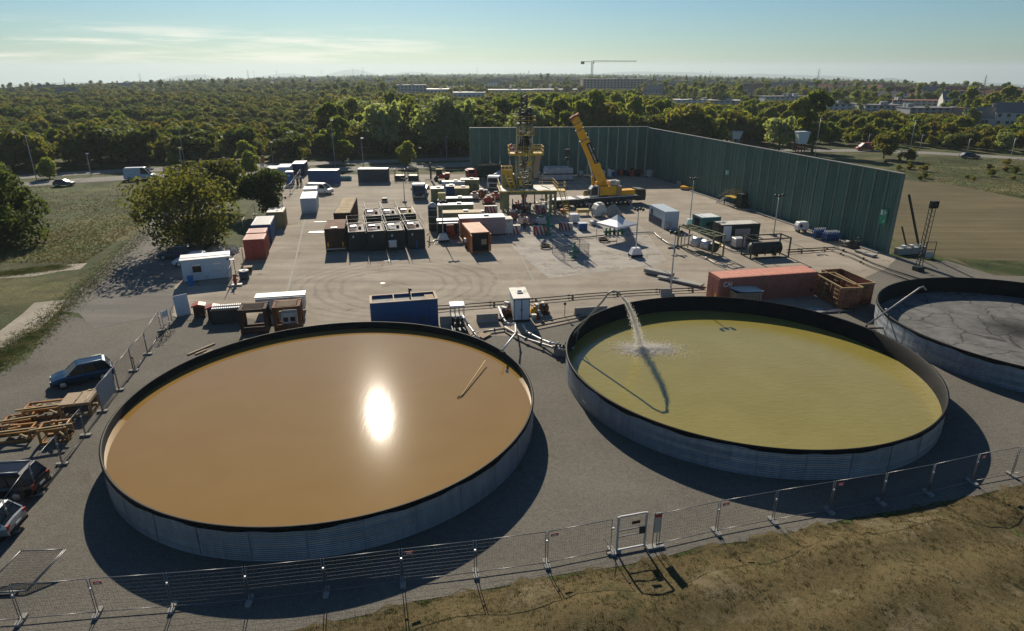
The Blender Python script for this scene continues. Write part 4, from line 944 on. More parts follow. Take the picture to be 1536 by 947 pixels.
hill('hills', 985, 330, 107.5, 10000, 5); hill('hills', 1215, 220, 113, 9500, 6); hill('hills', 1335, 110, 117.5, 8500, 7); hill('hills', 1480, 260, 125, 9800, 8); hill('hills', 120, 330, 124, 9800, 9); hill('hills', 1150, 260, 111, 9800, 10)
# ================================================================= HAZE
hz = MB(); hz.box(0, 7000, -560, 30000, 15400, 560+75); o = hz.build('haze', 'black'); m = bpy.data.materials.new('haze'); m.use_nodes = True; n, l = m.node_tree.nodes, m.node_tree.links
n.remove(n['Principled BSDF']); v = n.new('ShaderNodeVolumePrincipled'); v.inputs['Color'].default_value = (.6, .72, .78, 1); v.inputs['Density'].default_value = .00013; v.inputs['Anisotropy'].default_value = .35
l.new(v.outputs[0], n['Material Output'].inputs['Volume']); o.data.materials.clear(); o.data.materials.append(m); o['kind'] = 'stuff'; o['label'] = 'thin pale blue haze over the distant plain'; o['category'] = 'haze'
# ================================================================= NEAR TREES
def big_tree(label, p, rx, rz, zc, lobes, n, leaf, seed, th, tr, m='leaf_near', **kw):
    t = thing('tree', label, 'tree', p, 0); me, L = crown_mesh('crown', m, rx, rz, zc, lobes, n, leaf, seed, **kw)
    o = bpy.data.objects.new('crown', me); C.objects.link(o); o.parent = t; trunk_mb(th, tr, L, 9, seed).build('trunk', 'bark', t); return t
big_tree('large spreading tree casting its shade over the parked cars by the white hut', G(283, 368), 6.0, 4.2, 4.6, 34, 8500, .42, 31, 2.0, .35, spread=.88)
big_tree('bushy tree directly behind the large spreading tree', G(335, 318), 4.6, 3.8, 4.6, 20, 6500, .45, 32, 2.2, .25)
big_tree('dark tree standing in the car park right of the large spreading tree', G(402, 322), 4.3, 3.8, 3.9, 20, 7500, .42, 33, 2, .25, 'leaf_dark')
big_tree('smaller olive tree behind the large spreading tree at its left', G(285, 300), 4.2, 3.2, 4.0, 16, 4500, .5, 37, 2, .2)
big_tree('dark tree cut off by the left picture edge', G(4, 366), 5.6, 5.4, 5.2, 34, 13000, .5, 34, 1.6, .3, 'leaf_dark', spread=.8)
for px, py, s, k, lb in ((610, 249, .9, 1, 'small round street tree between the two carriageways'), (372, 250, .95, 1, 'young tree on the verge right of the bush at the road'), (377, 262, .8, 1, 'small tree in front of the wood behind the blue toilet'), (515, 244, 1.15, 4, 'upright light green tree at the road behind the slate container'),
                         (440, 246, 1.1, 2, 'dark conical tree by the road above the blue containers'), (290, 247, 1.15, 2, 'dark upright tree by the road left of the flags'), (1325, 238, 1.0, 0, 'lone bushy tree in the field beyond the barrier'), (1360, 242, .75, 5, 'round bush right of the lone tree in the field'), (1168, 226, 1.15, 3, 'tree with pale foliage rising right beyond the barrier'), (1218, 228, 1.7, 4, 'tallest tree beyond the right barrier wall'), (1190, 226, 1.5, 4, 'tall tree left of the tallest one beyond the right barrier wall'),
                         (75, 268, .7, 1, 'bright green bush on the verge left of the white van'), (262, 252, .6, 1, 'bright green shrub by the road right of the white van'), (660, 233, 1.9, 3, 'tall silvery tree rising left of the barrier corner'), (585, 232, 1.7, 3, 'big silvery tree above the street tree'), (690, 232, 1.75, 3, 'big pale tree right behind the left end of the barrier')):
    p = G(px, py); plant(k, p, s, R.uniform(0, 6), lb)
gsh = 'low bushes scattered over the field beyond the barrier'
for k in range(22):
    px = R.uniform(1290, 1560); py = R.uniform(240, 268) + (px-1290)*.03; p = G(px, py); plant(5, p, R.uniform(.18, .42), R.uniform(0, 6)); 
for o in [o for o in bpy.data.objects if o.get('category') == 'tree' and o.get('group') == WG and o.scale.x < .45]: o['label'] = 'low dark bush in the dry field beyond the barrier'; o['group'] = gsh; o['category'] = 'bush'
# ================================================================= YARD: containers and tanks
AX = rad(13)
mat('grate_light', (.4, .37, .33), .8, 0, .5, 6, dirt=(.2, .15, .12), dscale=5, damt=.6)
mat('shadow_in', (.02, .02, .02), .9)  # near-black colour standing in for the shade inside open containers
def ribs(mb, W, D, z0, z1, sides='FBLR', st=.29, dep=.035):
    def line(n, f):
        for i in range(n): f(i)
    for s in sides:
        if s in 'FB':
            y = -dep/2+.001 if s == 'F' else D+dep/2-.001; n = int((W-.3)/st)
            for i in range(n): mb.box(.15+(i+.5)*(W-.3)/n, y, z0, (W-.3)/n*.5, dep, z1-z0)
        else:
            x = -dep/2+.001 if s == 'L' else W+dep/2-.001; n = int((D-.3)/st)
            for i in range(n): mb.box(x, .15+(i+.5)*(D-.3)/n, z0, dep, (D-.3)/n*.5, z1-z0)
def tl(px, py, h): return G(px, py, h)
def container(label, C_, h, W, D, body, roof=None, a=AX, group=None, doors='F', name='shipping_container', cat='container', open_top=None, sides='FBLR', z0=.0, frame=None, bars=True):
    p = tl(*C_, h + z0); t = thing(name, label, cat, (p.x, p.y, z0), a, group); roof = roof or body; frame = frame or body
    mb = MB()
    if open_top:
        th = .08; mb.box(W/2, D/2, .12, W-.1, D-.1, .08)
        for x in (th/2+.03, W-th/2-.03): mb.box(x, D/2, .2, th, D-.1, h-.3)
        for y in (th/2+.03, D-th/2-.03): mb.box(W/2, y, .2, W-.1-2*th, th, h-.3)
    else: mb.box(W/2, D/2, .12, W-.06, D-.06, h-.18)
    ribs(mb, W, D, .22, h-.16, sides.replace(doors or '-', '')); mb.build('body', body, t)
    mb = MB()
    for x in (.07, W-.07):
        for y in (.07, D-.07): mb.box(x, y, 0, .16, .16, h)
        mb.box(x, D/2, .0, .13, D-.32, .16); mb.box(x, D/2, h-.12, .13, D-.32, .11)
    for y in (.07, D-.07): mb.box(W/2, y, .0, W-.32, .13, .16); mb.box(W/2, y, h-.12, W-.32, .13, .11)
    mb.build('frame', frame, t)
    if not open_top:
        mb = MB(); mb.box(W/2, D/2, h-.062, W-.28, D-.28, .06); n = max(4, int(D/.6 if D > W else W/.6))
        for i in range(n):
            if D > W: mb.box(W/2, .2+(i+.5)*(D-.4)/n, h-.004, W-.4, (D-.4)/n*.45, .016)
            else: mb.box(.2+(i+.5)*(W-.4)/n, D/2, h-.004, (W-.4)/n*.45, D-.4, .016)
        mb.build('roof', roof, t)
    if doors:
        for s in (0, 1):
            mb = MB(); x0 = .16 + s*(W/2-.15); w_ = W/2-.18
            if doors == 'F': mb.box(x0+w_/2, -.012, .18, w_, .05, h-.34); bx = lambda q: (q, -.05)
            elif doors == 'L': y0 = .16 + s*(D/2-.15); w_ = D/2-.18; mb.box(-.012, y0+w_/2, .18, .05, w_, h-.34)
            elif doors == 'R': y0 = .16 + s*(D/2-.15); w_ = D/2-.18; mb.box(W+.012, y0+w_/2, .18, .05, w_, h-.34)
            d = mb.build('door', body, t)
            if bars and doors == 'F':
                for q in (.25, .75): MB().tube([(x0+w_*q, -.06, .15), (x0+w_*q, -.06, h-.15)], .018, 6).build('locking_bar', body, d)
            elif bars and doors == 'L':
                for q in (.25, .75): MB().tube([(-.06, y0+w_*q, .15), (-.06, y0+w_*q, h-.15)], .018, 6).build('locking_bar', body, d)
    return t
def add(t, name, mats, f, **k): mb = MB(); f(mb); return mb.build(name, mats, t, **k)
# --- left row, along the fence
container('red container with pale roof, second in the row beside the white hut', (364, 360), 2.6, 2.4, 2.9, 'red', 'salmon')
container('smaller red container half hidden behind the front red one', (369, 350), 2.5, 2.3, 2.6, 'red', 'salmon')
container('dark blue container behind the red ones, with grey blue roof', (376, 338), 2.6, 2.4, 5.6, 'blue', 'slate')
container('ochre yellow container behind the dark blue one', (399, 319), 2.5, 2.4, 3.6, 'ochre', 'offwhite')
container('white container with dirty pale roof standing before the white van', (450, 298), 2.5, 2.4, 6.2, 'lightblue', 'offwhite')
container('white container behind another white one near the van', (455, 284), 2.4, 2.2, 3.0, 'white', 'offwhite', doors=None)
# --- far row
container('blue container with white roof edge in the far row', (461, 256), 2.7, 6.0, 2.4, 'blue', 'white', a=rad(2), doors=None)
t = container('slate grey container with a sloping right side in the far row', (536, 254), 2.7, 6.1, 2.4, 'slate', 'slate', a=rad(2), doors=None)
container('pale office container left of the blue toilet at the far gate', (414, 251), 2.5, 2.6, 5, 'lightblue', 'white', a=rad(8))
container('blue container with red lower corner behind the blue toilet', (437, 246), 2.6, 2.6, 5, 'navy', 'white', a=rad(8))
container('low white container at the far gate, left of the pale office container', (398, 253), 2.4, 2.4, 4, 'white', 'white', a=rad(8), doors=None)
p = G(436, 277); t = thing('portable_toilet', 'blue portable toilet with white roof by the far gate', 'toilet', p, rad(8))
add(t, 'cabin', 'blue', lambda m: m.box(0, 0, 0, 1.5, 1.5, 2.5)); add(t, 'roof', 'white', lambda m: m.profile([(-.82, 2.5), (.82, 2.5), (.7, 2.66), (-.7, 2.66)], -.82, .82)); add(t, 'door', 'bright_blue', lambda m: m.box(0, -.77, .15, .9, .05, 2)); add(t, 'vent', 'lightblue', lambda m: m.box(0, -.79, 1.75, .5, .05, .35))
for px, lb in ((490, 'low teal skip'),):
    t = thing('low_skip', 'low teal steel skip between the blue and the slate container', 'skip', G(507, 271), rad(2)); add(t, 'body', 'teal', lambda m: [m.box(1.2, 0, .1, 2.8, .06, .7), m.box(1.2, 1.3, .1, 2.8, .06, .7), m.box(-.2, .65, .1, .06, 1.3, .7), m.box(2.6, .65, .1, .06, 1.3, .7), m.box(1.2, .65, .1, 2.8, 1.3, .06)]); add(t, 'skid', 'dark_metal', lambda m: [m.box(.2, .65, 0, .15, 1.3, .1), m.box(2.2, .65, 0, .15, 1.3, .1)])
def rack(px, py, W, D, H, label, low='dark_metal', tray=True):
    t = thing('steel_rack', label, 'rack', G(px, py), rad(3))
    add(t, 'frame', 'dark_metal', lambda m: [m.box(x, y, 0, .09, .09, H) for x in (0, W) for y in (0, D)] + [m.box(W/2, y, H-.09, W-.1, .07, .08) for y in (0, D)] + [m.box(x, D/2, H-.09, .07, D-.1, .08) for x in (0, W)] + [m.box(W/2, 0, H*.6, W-.1, .06, .06)])
    if tray: add(t, 'tray', low, lambda m: m.box(W/2, D/2, .15, W-.12, D-.12, .8)); add(t, 'lid', 'offwhite', lambda m: m.box(W/2, D/2, .953, W-.2, D-.2, .05))
    add(t, 'skid', 'dark_metal', lambda m: m.box(W/2, -.3, 0, W+.4, .3, .12)); return t
rack(592, 271, 2.1, 1.8, 2.3, 'empty dark steel rack frame right of the slate container'); rack(612, 271, 2.1, 1.8, 2.6, 'dark steel rack frame with pale lid, second right of the slate container')
# --- rusty long box and dark trailer box
t = container('long open container of rusty scrap with yellow brown top', (500, 320), 2.6, 2.35, 12.0, 'rust_dark', 'mustard_top', a=rad(8), doors='F')
t = container('dark brown box container with two yellow marks on its doors', (486, 344), 3.0, 2.5, 5.6, 'rust_dark', 'rust', a=rad(11))
add(t, 'yellow_mark', 'yellow', lambda m: m.box(.3, -.05, .7, .16, .03, .55)); add(t, 'yellow_mark', 'yellow', lambda m: m.box(2.15, -.05, .7, .16, .03, .55)); add(t, 'bumper', 'galv', lambda m: m.box(1.25, -.12, .35, 2.3, .1, .12)); add(t, 'roof_hatch', 'white', lambda m: m.box(1.2, .5, 3.02, .8, .5, .06))
# --- mud tanks: front row of four, rear row of three
def mudtank(label, C_, D, marker=True, rails=True, top='grate_light', h=2.6, W=2.2, a=rad(15)):
    p = tl(*C_, h); t = thing('mud_tank', label, 'mud tank', (p.x, p.y, 0), a, 'open topped mud tanks')
    def shell(m):
        for x in (.05, W-.05): m.box(x, D/2, .1, .1, D, h-.1)
        for y in (.05, D-.05): m.box(W/2, y, .1, W-.2, .1, h-.1)
        m.box(W/2, D/2, .05, W-.2, D-.2, .1); ribs(m, W, D, .15, h-.25, 'FLR', .45, .06)
    add(t, 'shell', 'mudtank', shell); add(t, 'top_rim', 'dark_metal', lambda m: [m.box(x, D/2, h+.002, .12, D+.08, .06) for x in (.02, W-.02)] + [m.box(W/2, y, h+.002, W-.16, .12, .06) for y in (0, D)])
    add(t, 'grating', top, lambda m: m.box(W/2, D/2, h-.1, W-.2, D-.2, .06))
    rr_ = random.Random(int(C_[0]))
    for k in range(int(D/.5)):
        y = .3+k*.5; mt = rr_.choice(['pipe_red', 'salmon', 'galv', 'pipe_red', 'offwhite', 'dark_metal']); x1 = rr_.uniform(.5, 1.)*W
        add(t, 'pipe', mt, lambda m: m.tube([(.15, y, h+.02), (x1-.12, y+rr_.uniform(-.05, .05), h-.12)], rr_.uniform(.07, .11), 6))
    add(t, 'walkway', 'galv', lambda m: m.box(W*.35, D*.6, h+.1, W*.35, D*.12, .05)); 
    add(t, 'agitator', 'dark_metal', lambda m: m.lathe([(.2, 0), (.2, .3), (.1, .4), (0, .42)], W*.7, D*.35, h-.1, 10)); 
    if rails:
        def rl(m):
            for z in (.55, 1.05):
                for x in (.03, W-.03): m.bar((x, 0, h+z), (x, D, h+z), .035)
                m.bar((0, D, h+z), (W, D, h+z), .035)
            n = max(2, int(D/1.4))
            for k in range(n+1):
                for x in (.03, W-.03): m.bar((x, D*k/n, h), (x, D*k/n, h+1.05), .035)
        add(t, 'handrail', 'dark_metal', rl)
    if marker: add(t, 'number_plate', 'lightblue', lambda m: m.box(.5, -.04, h-.75, .38, .03, .3))
    return t
mudtank('front left mud tank with pale plate and orange pipes on top', (522, 349), 5.2)
mudtank('front mud tank second from the left, beside the leftmost of the row', (551, 348), 5.2)
mudtank('front mud tank third from the left, behind the small control box', (580.5, 347), 5.2)
mudtank('front right mud tank with a blue drum in front of it', (611, 345.5), 5.6)
mudtank('rear mud tank with white grating behind the front left ones', (549, 325), 5.2, False)
mudtank('rear mud tank in the middle, behind the third front tank', (574.5, 324), 5.2, False)
mudtank('rear right mud tank filled with yellowish mud', (600.5, 322), 5.0, False, False, top='mustard_top')
p = G(590, 379); t = thing('control_box', 'small grey control box on legs standing in front of the mud tanks', 'box', p, AX)
add(t, 'box', 'galv', lambda m: m.box(0, 0, .75, .95, .5, .75)); add(t, 'lid', 'white', lambda m: m.box(0, 0, 1.503, 1.05, .6, .08)); add(t, 'stand', 'dark_metal', lambda m: [m.box(x, y, 0, .06, .06, .75) for x in (-.42, .42) for y in (-.2, .2)])
def drum(px, py, m, label, r=.3, h=.9, lid='white', group=None, z=0):
    t = thing('drum', label, 'drum', G(px, py) + Vector((0, 0, z)), 0, group)
    add(t, 'body', m, lambda b: b.lathe([(r, 0), (r*1.04, .02), (r, .05), (r, h*.33), (r*1.04, h*.35), (r, h*.37), (r, h*.65), (r*1.04, h*.67), (r, h*.69), (r, h-.03), (r*1.04, h)], n=14)); add(t, 'lid', lid, lambda b: b.lathe([(r*.98, h+.001), (r*.95, h+.03), (0, h+.03)], n=14)); return t
drum(626, 373, 'blue', 'big blue drum standing before the front right mud tank', .42, 1.15, 'blue'); drum(632.5, 371.5, 'bright_blue', 'pale lidded small drum right beside the big blue drum', .2, .8)
# --- generators and pumps right of the mud tanks
def skid_box(label, C_, h, W, D, body, roof, a=rad(9), name='equipment_cabin', cat='cabin', group=None, vents=3, legs=True):
    p = tl(*C_, h); t = thing(name, label, cat, (p.x, p.y, 0), a, group)
    add(t, 'body', body, lambda m: (m.box(W/2, D/2, .22, W, D, h-.27), ribs(m, W, D, .35, h-.2, 'FR', .5, .03)))
    add(t, 'roof', roof, lambda m: m.box(W/2, D/2, h-.048, W+.12, D+.12, .07)); add(t, 'skid', 'dark_metal', lambda m: [m.box(W/2, y, 0, W+.2, .18, .22) for y in (.2, D-.2)])
    for k in range(vents): add(t, 'vent', 'dark_metal', lambda m: [m.box(W*(k+.6)/(vents+.4), -.035, h*.45+j*.1, W/(vents+1)*.6, .02, .05) for j in range(6)])
    add(t, 'roof_unit', 'galv', lambda m: m.box(W*.6, D*.5, h+.023, .7, .5, .2)); return t
t = skid_box('long pinkish grey generator container behind the orange container', (690, 328), 2.6, 6.3, 2.4, 'pinkgrey', 'white')
add(t, 'door', 'pinkgrey', lambda m: m.box(4.7, -.04, .3, 1.1, .05, 2)); add(t, 'end_cabinet', 'offwhite', lambda m: m.box(6.9, 1.2, .25, 1.1, 2.0, 2.0)); add(t, 'end_panel', 'salmon', lambda m: m.box(.6, -.05, .3, 1.1, .05, 2.1))
t = thing('pump_shelter', 'open fronted shelter with white roof and a red engine inside, left of the pinkish container', 'shelter', (tl(657, 334, 2.4).x, tl(657, 334, 2.4).y, 0), rad(9))
add(t, 'frame', 'dark_metal', lambda m: [m.box(x, y, 0, .1, .1, 2.35) for x in (.05, 2.75) for y in (.05, 2.2)]); add(t, 'roof', 'white', lambda m: (m.box(1.4, 1.5, 2.38, 3.0, 1.5, .1), m.box(1.4, .3, 2.2, 2.8, .7, .08)))
add(t, 'back_panel', 'dark_green', lambda m: (m.box(1.4, 2.3, .2, 2.8, .08, 2.1), m.box(-.05, 1.2, .2, .08, 2.1, 2.0))); add(t, 'engine', 'red', lambda m: (m.box(1.7, 1.1, .9, 1.0, .9, .85), m.tube([(1.3, .9, .6), (2.3, .9, .6)], .3, 10))); add(t, 'base', 'rust', lambda m: m.box(1.4, 1.2, .02, 2.7, 2.2, .25))
for lb, c, h, W, D, b_, r_ in (('olive green cabin with pale flat roof, nearest of the three long cabins', (664, 320), 2.4, 5.6, 2.0, 'rig_green', 'ochre'), ('long cabin with white roof in the middle of the three long cabins', (657, 308), 2.4, 5.4, 1.6, 'rig_green', 'white'), ('long cabin with white roof, farthest of the three long cabins', (662, 298), 2.3, 5.0, 1.5, 'dark_green', 'white')):
    skid_box(lb, c, h, W, D, b_, r_, rad(6))
t = skid_box('olive box tank with pale open lid right of the blue truck', (646, 283.5), 2.3, 2.2, 2.4, 'rig_green', 'offwhite', rad(5), 'box_tank', 'box tank', None, 0)
t = skid_box('olive box tank with stained pale lid beside the blue box', (682, 283), 2.3, 2.5, 2.6, 'rig_green', 'ochre', rad(5), 'box_tank', 'box tank', None, 0)
t = skid_box('blue equipment box between the two olive box tanks', (669, 280), 2.2, 1.5, 2.2, 'blue', 'slate', rad(5), 'box_tank', 'box tank', None, 0)
t = skid_box('flat roofed grey cabin behind the olive box tanks, left', (663, 273), 2.2, 4.2, 1.6, 'lightblue', 'offwhite', rad(3)); t = skid_box('flat roofed green cabin behind the olive box tanks, right', (691, 270), 2.4, 3.4, 2.2, 'rig_green', 'offwhite', rad(3))
p = G(658, 306); t = thing('water_cube', 'pale green plastic cube tank standing on the long cabins', 'cube tank', (tl(656, 294, 3.3).x, tl(656, 294, 3.3).y+.2, 2.47), rad(6))
add(t, 'tank', 'hay', lambda m: m.box(.7, .6, .12, 1.25, 1.1, 1.05), bevel=.08); add(t, 'pallet', 'galv', lambda m: m.box(.7, .6, 0, 1.3, 1.2, .12))
t = thing('flow_silo', 'dark upright cylinder with silver cone cap at the left end of the long cabins', 'silo', G(650, 345), 0)
add(t, 'body', 'dark_metal', lambda m: m.lathe([(.65, 0), (.65, 3.3), (.6, 3.4)], n=14)); add(t, 'cap', 'galv', lambda m: m.lathe([(.68, 3.41), (.55, 3.7), (.2, 4.0), (0, 4.05)], n=14)); add(t, 'band', 'galv', lambda m: [m.lathe([(.67, z), (.67, z+.08)], n=14) for z in (1., 2., 3.)])
# orange open fronted container
t = container('open fronted orange container with a dark inside', (706, 349.5), 2.6, 2.4, 5.8, 'orange', 'orange', a=rad(15), doors=None, open_top=None, sides='BLR')
bd = [c for c in t.children if c.name.startswith('body')][0] if t.children else None
add(t, 'opening_shade', 'shadow_in', lambda m: m.box(1.2, -.034, .16, 2.06, .012, 2.3)); add(t, 'door', 'orange', lambda m: m.box(-.06, -.55, .15, .06, 1.1, 2.3)); add(t, 'door', 'orange', lambda m: m.box(2.46, -.3, .15, .06, .6, 2.3))  # front is closed; a dark plate paints the shaded interior
add(t, 'shelf', 'wood', lambda m: m.box(1.7, -.06, 1.0, .7, .06, .7))
t = thing('tyre_stack', 'small machine with white top against the left side of the orange container', 'machine', G(702, 372), rad(15)); add(t, 'wheel', 'rubber', lambda m: m.lathe([(.2, .02), (.42, .05), (.42, .3), (.2, .33)], n=14)); add(t, 'cover', 'offwhite', lambda m: m.box(0, .4, .7, .8, .7, .5)); add(t, 'stand', 'dark_metal', lambda m: [m.box(x, .4, 0, .08, .5, .7) for x in (-.3, .3)])
# --- light masts on trailers
def mast(px, py, H, label, trailer=True, heads=4, name='light_mast'):
    t = thing(name, label, 'light mast', G(px, py), AX)
    if trailer:
        add(t, 'trailer', 'white', lambda m: m._add([(-.75, -.5, .35), (.75, -.5, .35), (.75, .5, .35), (-.75, .5, .35), (-.45, -.35, 1.15), (.45, -.35, 1.15), (.45, .35, 1.15), (-.45, .35, 1.15)], [(0, 1, 5, 4), (1, 2, 6, 5), (2, 3, 7, 6), (3, 0, 4, 7), (4, 5, 6, 7), (3, 2, 1, 0)])); add(t, 'base', 'black', lambda m: m.box(0, 0, .08, 1.6, 1.05, .27))
        for x in (-1, 1):
            for y in (-1, 1): add(t, 'outrigger', 'galv', lambda m: (m.bar((x*.7, y*.5, .2), (x*1.2, y*.85, .2), .06), m.box(x*1.2, y*.85, 0, .2, .2, .03), m.bar((x*1.2, y*.85, .03), (x*1.2, y*.85, .3), .04)))
    else: add(t, 'foot', 'concrete', lambda m: m.box(0, 0, 0, .7, .7, .3))
    add(t, 'pole', 'galv', lambda m: m.tube([(0, 0, .3), (0, 0, H*.5), (0, 0, H)], [.09, .07, .045], 8)); add(t, 'crossarm', 'dark_metal', lambda m: m.bar((-.6, 0, H), (.6, 0, H), .06))
    for k in range(heads): x = -.55 + 1.1*k/max(1, heads-1); add(t, 'floodlight', 'dark_metal', lambda m: m.tube([(x, -.18, H+.1 - .12*(k % 2)), (x, .12, H+.18 - .12*(k % 2))], [.19, .1], 8))
    return t
mast(665, 363, 5.4, 'light mast on a white trailer before the pinkish container'); mast(953, 385, 5.9, 'light mast on a white trailer right of the white tent'); mast(1034, 340, 7.0, 'light mast on a white trailer behind the white and blue container')
mast(1160, 354, 5.6, 'slim light mast behind the dark tank frame at the right', False, 3); mast(1005, 443, 6.6, 'tall pale mast standing just behind the green water tank', False, 3)
mast(427, 335, 3.9, 'short light mast behind the brown box container', False, 2); mast(607, 304, 4.2, 'thin light mast left of the blue truck', False, 2); mast(813, 300, 4.6, 'thin light mast at the right side of the rig platform', False, 2)
# lattice floodlight tower at the right
p = G(1377, 406); H = HT((1377, 405), (1393, 318)) + 1.; t = thing('floodlight_tower', 'slender lattice tower with a square floodlight head near the dry silt tank', 'tower', p, rad(15))
def lat(m):
    for x in (-.25, .25):
        for y in (-.2, .2): m.bar((x, y, .3), (x, y, H-.4), .05)
    for k in range(int(H/.6)): z = .4+k*.6; m.bar((-.25, -.2, z), (.25, -.2, z), .04); m.bar((-.25, .2, z), (.25, .2, z+.5), .035); m.bar((-.25, -.2, z), (-.25, .2, z+.5), .035)
add(t, 'lattice', 'dark_metal', lat); add(t, 'head', 'dark_metal', lambda m: m.box(0, -.1, H-.5, .9, .45, .8)); add(t, 'lamp', 'glass', lambda m: [m.box(x, -.34, H-.45+z, .34, .03, .28) for x in (-.2, .2) for z in (0, .38)]); add(t, 'base', 'dark_green', lambda m: m.box(0, 0, 0, 1.0, .8, .5))
t = thing('gate_frame', 'small steel gate frame standing alone right of the lattice tower', 'gate', G(1385, 388), rad(0)); add(t, 'frame', 'dark_metal', lambda m: [m.bar(a, b, .07) for a, b in (((0, 0, 0), (0, 0, 2.1)), ((1.2, 0, 0), (1.2, 0, 2.1)), ((0, 0, 2.1), (1.2, 0, 2.1)), ((0, 0, 1.1), (1.2, 0, 1.1)), ((.0, 0, .1), (1.2, 0, .1)))]); add(t, 'panel', 'galv', lambda m: m.box(.6, 0, .1, 1.0, .03, .75))
# ================================================================= DRILLING RIG
gx = lambda x: x
RG = G(755, 323); RA = rad(5); t = thing('drilling_rig', 'tall drilling derrick with yellow railed decks on a green steel substructure', 'drilling rig', (RG.x, RG.y, 0), RA)
W_, D_, HF = 8.6, 5.2, 3.5
def legs(x, y):
    def f(m):
        for dx in (0, .75): m.box(x+dx, y, 0, .38, .38, HF-.25)
        for k in range(3): m.bar((x, y, .3+k), (x+.75, y, 1.2+k), .1)
    return f
for x, y in ((0, 0), (W_-1.0, 0), (0, D_), (W_-1.0, D_)): add(t, 'leg', 'rig_green', legs(x, y))
add(t, 'substructure_beam', 'rig_green', lambda m: [m.box(W_/2-.2, y, HF-.25, W_+.3, .35, .5) for y in (0, D_)] + [m.box(x, D_/2, HF-.25, .3, D_-.36, .5) for x in (0, W_*.33, W_*.66, W_-.4)])
add(t, 'rig_floor', 'offwhite', lambda m: m.box(W_/2-.2, D_/2, HF+.253, W_+.6, D_+.6, .08)); add(t, 'floor_edge', 'rail_yellow', lambda m: [m.box(W_/2-.2, y, HF+.2, W_+.8, .08, .2) for y in (-.36, D_+.36)] + [m.box(x, D_/2, HF+.2, .08, D_+.6, .2) for x in (-.56, W_+.16)])
def railing(m, x0, y0, x1, y1, z, n=None, h=1.1, wdt=.05):
    L = math.hypot(x1-x0, y1-y0); n = n or max(1, int(L/1.3))
    for k in range(n+1): f = k/n; m.bar((x0+(x1-x0)*f, y0+(y1-y0)*f, z), (x0+(x1-x0)*f, y0+(y1-y0)*f, z+h), wdt)
    for q in (.5, 1.): m.bar((x0, y0, z+h*q), (x1, y1, z+h*q), wdt)
zf = HF+.33
add(t, 'railing', 'rail_yellow', lambda m: (railing(m, -.5, 0, -.5, D_+.3, zf), railing(m, W_+.1, -.3, W_+.1, D_+.3, zf), railing(m, 6.5, D_+.3, W_+.1, D_+.3, zf), railing(m, W_+.2, .2, W_+1.4, .2, zf), railing(m, W_+1.4, .2, W_+1.4, 2., zf)))
add(t, 'side_platform', 'rail_yellow', lambda m: m.box(W_+.8, 1.1, HF+.1, 1.3, 2.0, .15))
def stair(m, a, b, w=.8, n=12):
    a, b = Vector(a), Vector(b); d = (b-a); side = Vector((-d.y, d.x, 0)).normalized()*w/2
    for s in (-1, 1): m.bar(a+side*s, b+side*s, .08, .16); m.bar(a+side*s+Vector((0, 0, .95)), b+side*s+Vector((0, 0, .95)), .045)
    for k in range(n): p = a + d*(k+.5)/n; m.bar(p-side, p+side, .2, .03)
add(t, 'stairway', 'rail_yellow', lambda m: stair(m, (W_+1.5, -2.6, 0), (W_+.8, .3, HF+.1)))
# lattice mast in three sections
MX, MY = 3.6, 2.6
def lattice(m, cx, cy, w, d, z0, z1, st, b=.12, w1=None):
    w1 = w1 or w; n = max(1, int((z1-z0)/st)); R_ = random.Random(3)
    P_ = lambda sx, sy, z: (cx+sx*(w+(w1-w)*(z-z0)/(z1-z0))/2, cy+sy*d/2*(1+(w1/w-1)*(z-z0)/(z1-z0)), z)
    for sx in (-1, 1):
        for sy in (-1, 1): m.bar(P_(sx, sy, z0), P_(sx, sy, z1), b*1.3)
    for k in range(n):
        za, zb = z0+(z1-z0)*k/n, z0+(z1-z0)*(k+1)/n
        for s in (-1, 1):
            m.bar(P_(-1, s, za), P_(1, s, za), b*.7); m.bar(P_(-1, s, za), P_(1, s, zb), b*.6) if k % 2 else m.bar(P_(1, s, za), P_(-1, s, zb), b*.6)
            m.bar(P_(s, -1, za), P_(s, 1, za), b*.7); m.bar(P_(s, -1, za), P_(s, 1, zb), b*.6)
add(t, 'mast_section', 'rig_green', lambda m: lattice(m, MX, MY, 2.5, 2.0, zf, 9.3, .62, .2)); add(t, 'mast_section', 'rig_green', lambda m: lattice(m, MX, MY, 2.3, 1.8, 9.3, 13.9, .58, .19)); add(t, 'mast_section', 'dark_metal', lambda m: lattice(m, MX+.1, MY, 1.6, 1.3, 13.9, 16.3, .45, .2)); add(t, 'mast_section', 'dark_metal', lambda m: lattice(m, MX-.1, MY, .8, .7, 16.3, 18.2, .45, .16))
add(t, 'guide_rail', 'galv', lambda m: [m.tube([(MX+x, MY-1.05, zf), (MX+x, MY-1.05, 13.6)], .06, 6) for x in (-.9, -.25, .55)] + [m.box(MX+1.15, MY-1, 10.4, .14, .1, 2.8)])
add(t, 'ladder', 'offwhite', lambda m: [m.bar((MX-1.35+x, MY-1.1, 4), (MX-1.35+x, MY-1.1, 13.6), .05) for x in (0, .45)] + [m.bar((MX-1.35, MY-1.1, 4+k*.32), (MX-.9, MY-1.1, 4+k*.32), .04) for k in range(30)])
add(t, 'hose_loop', 'black', lambda m: (m.tube([(MX-.3, MY-1.15, 12.5), (MX-.5, MY-1.3, 9), (MX, MY-1.4, 6.8), (MX+.4, MY-1.2, 9), (MX+.5, MY-1.1, 12)], .09, 6), m.tube([(MX+.2, MY-1.2, 13), (MX+.3, MY-1.4, 10), (MX+.7, MY-1.3, 11.5)], .07, 6)))
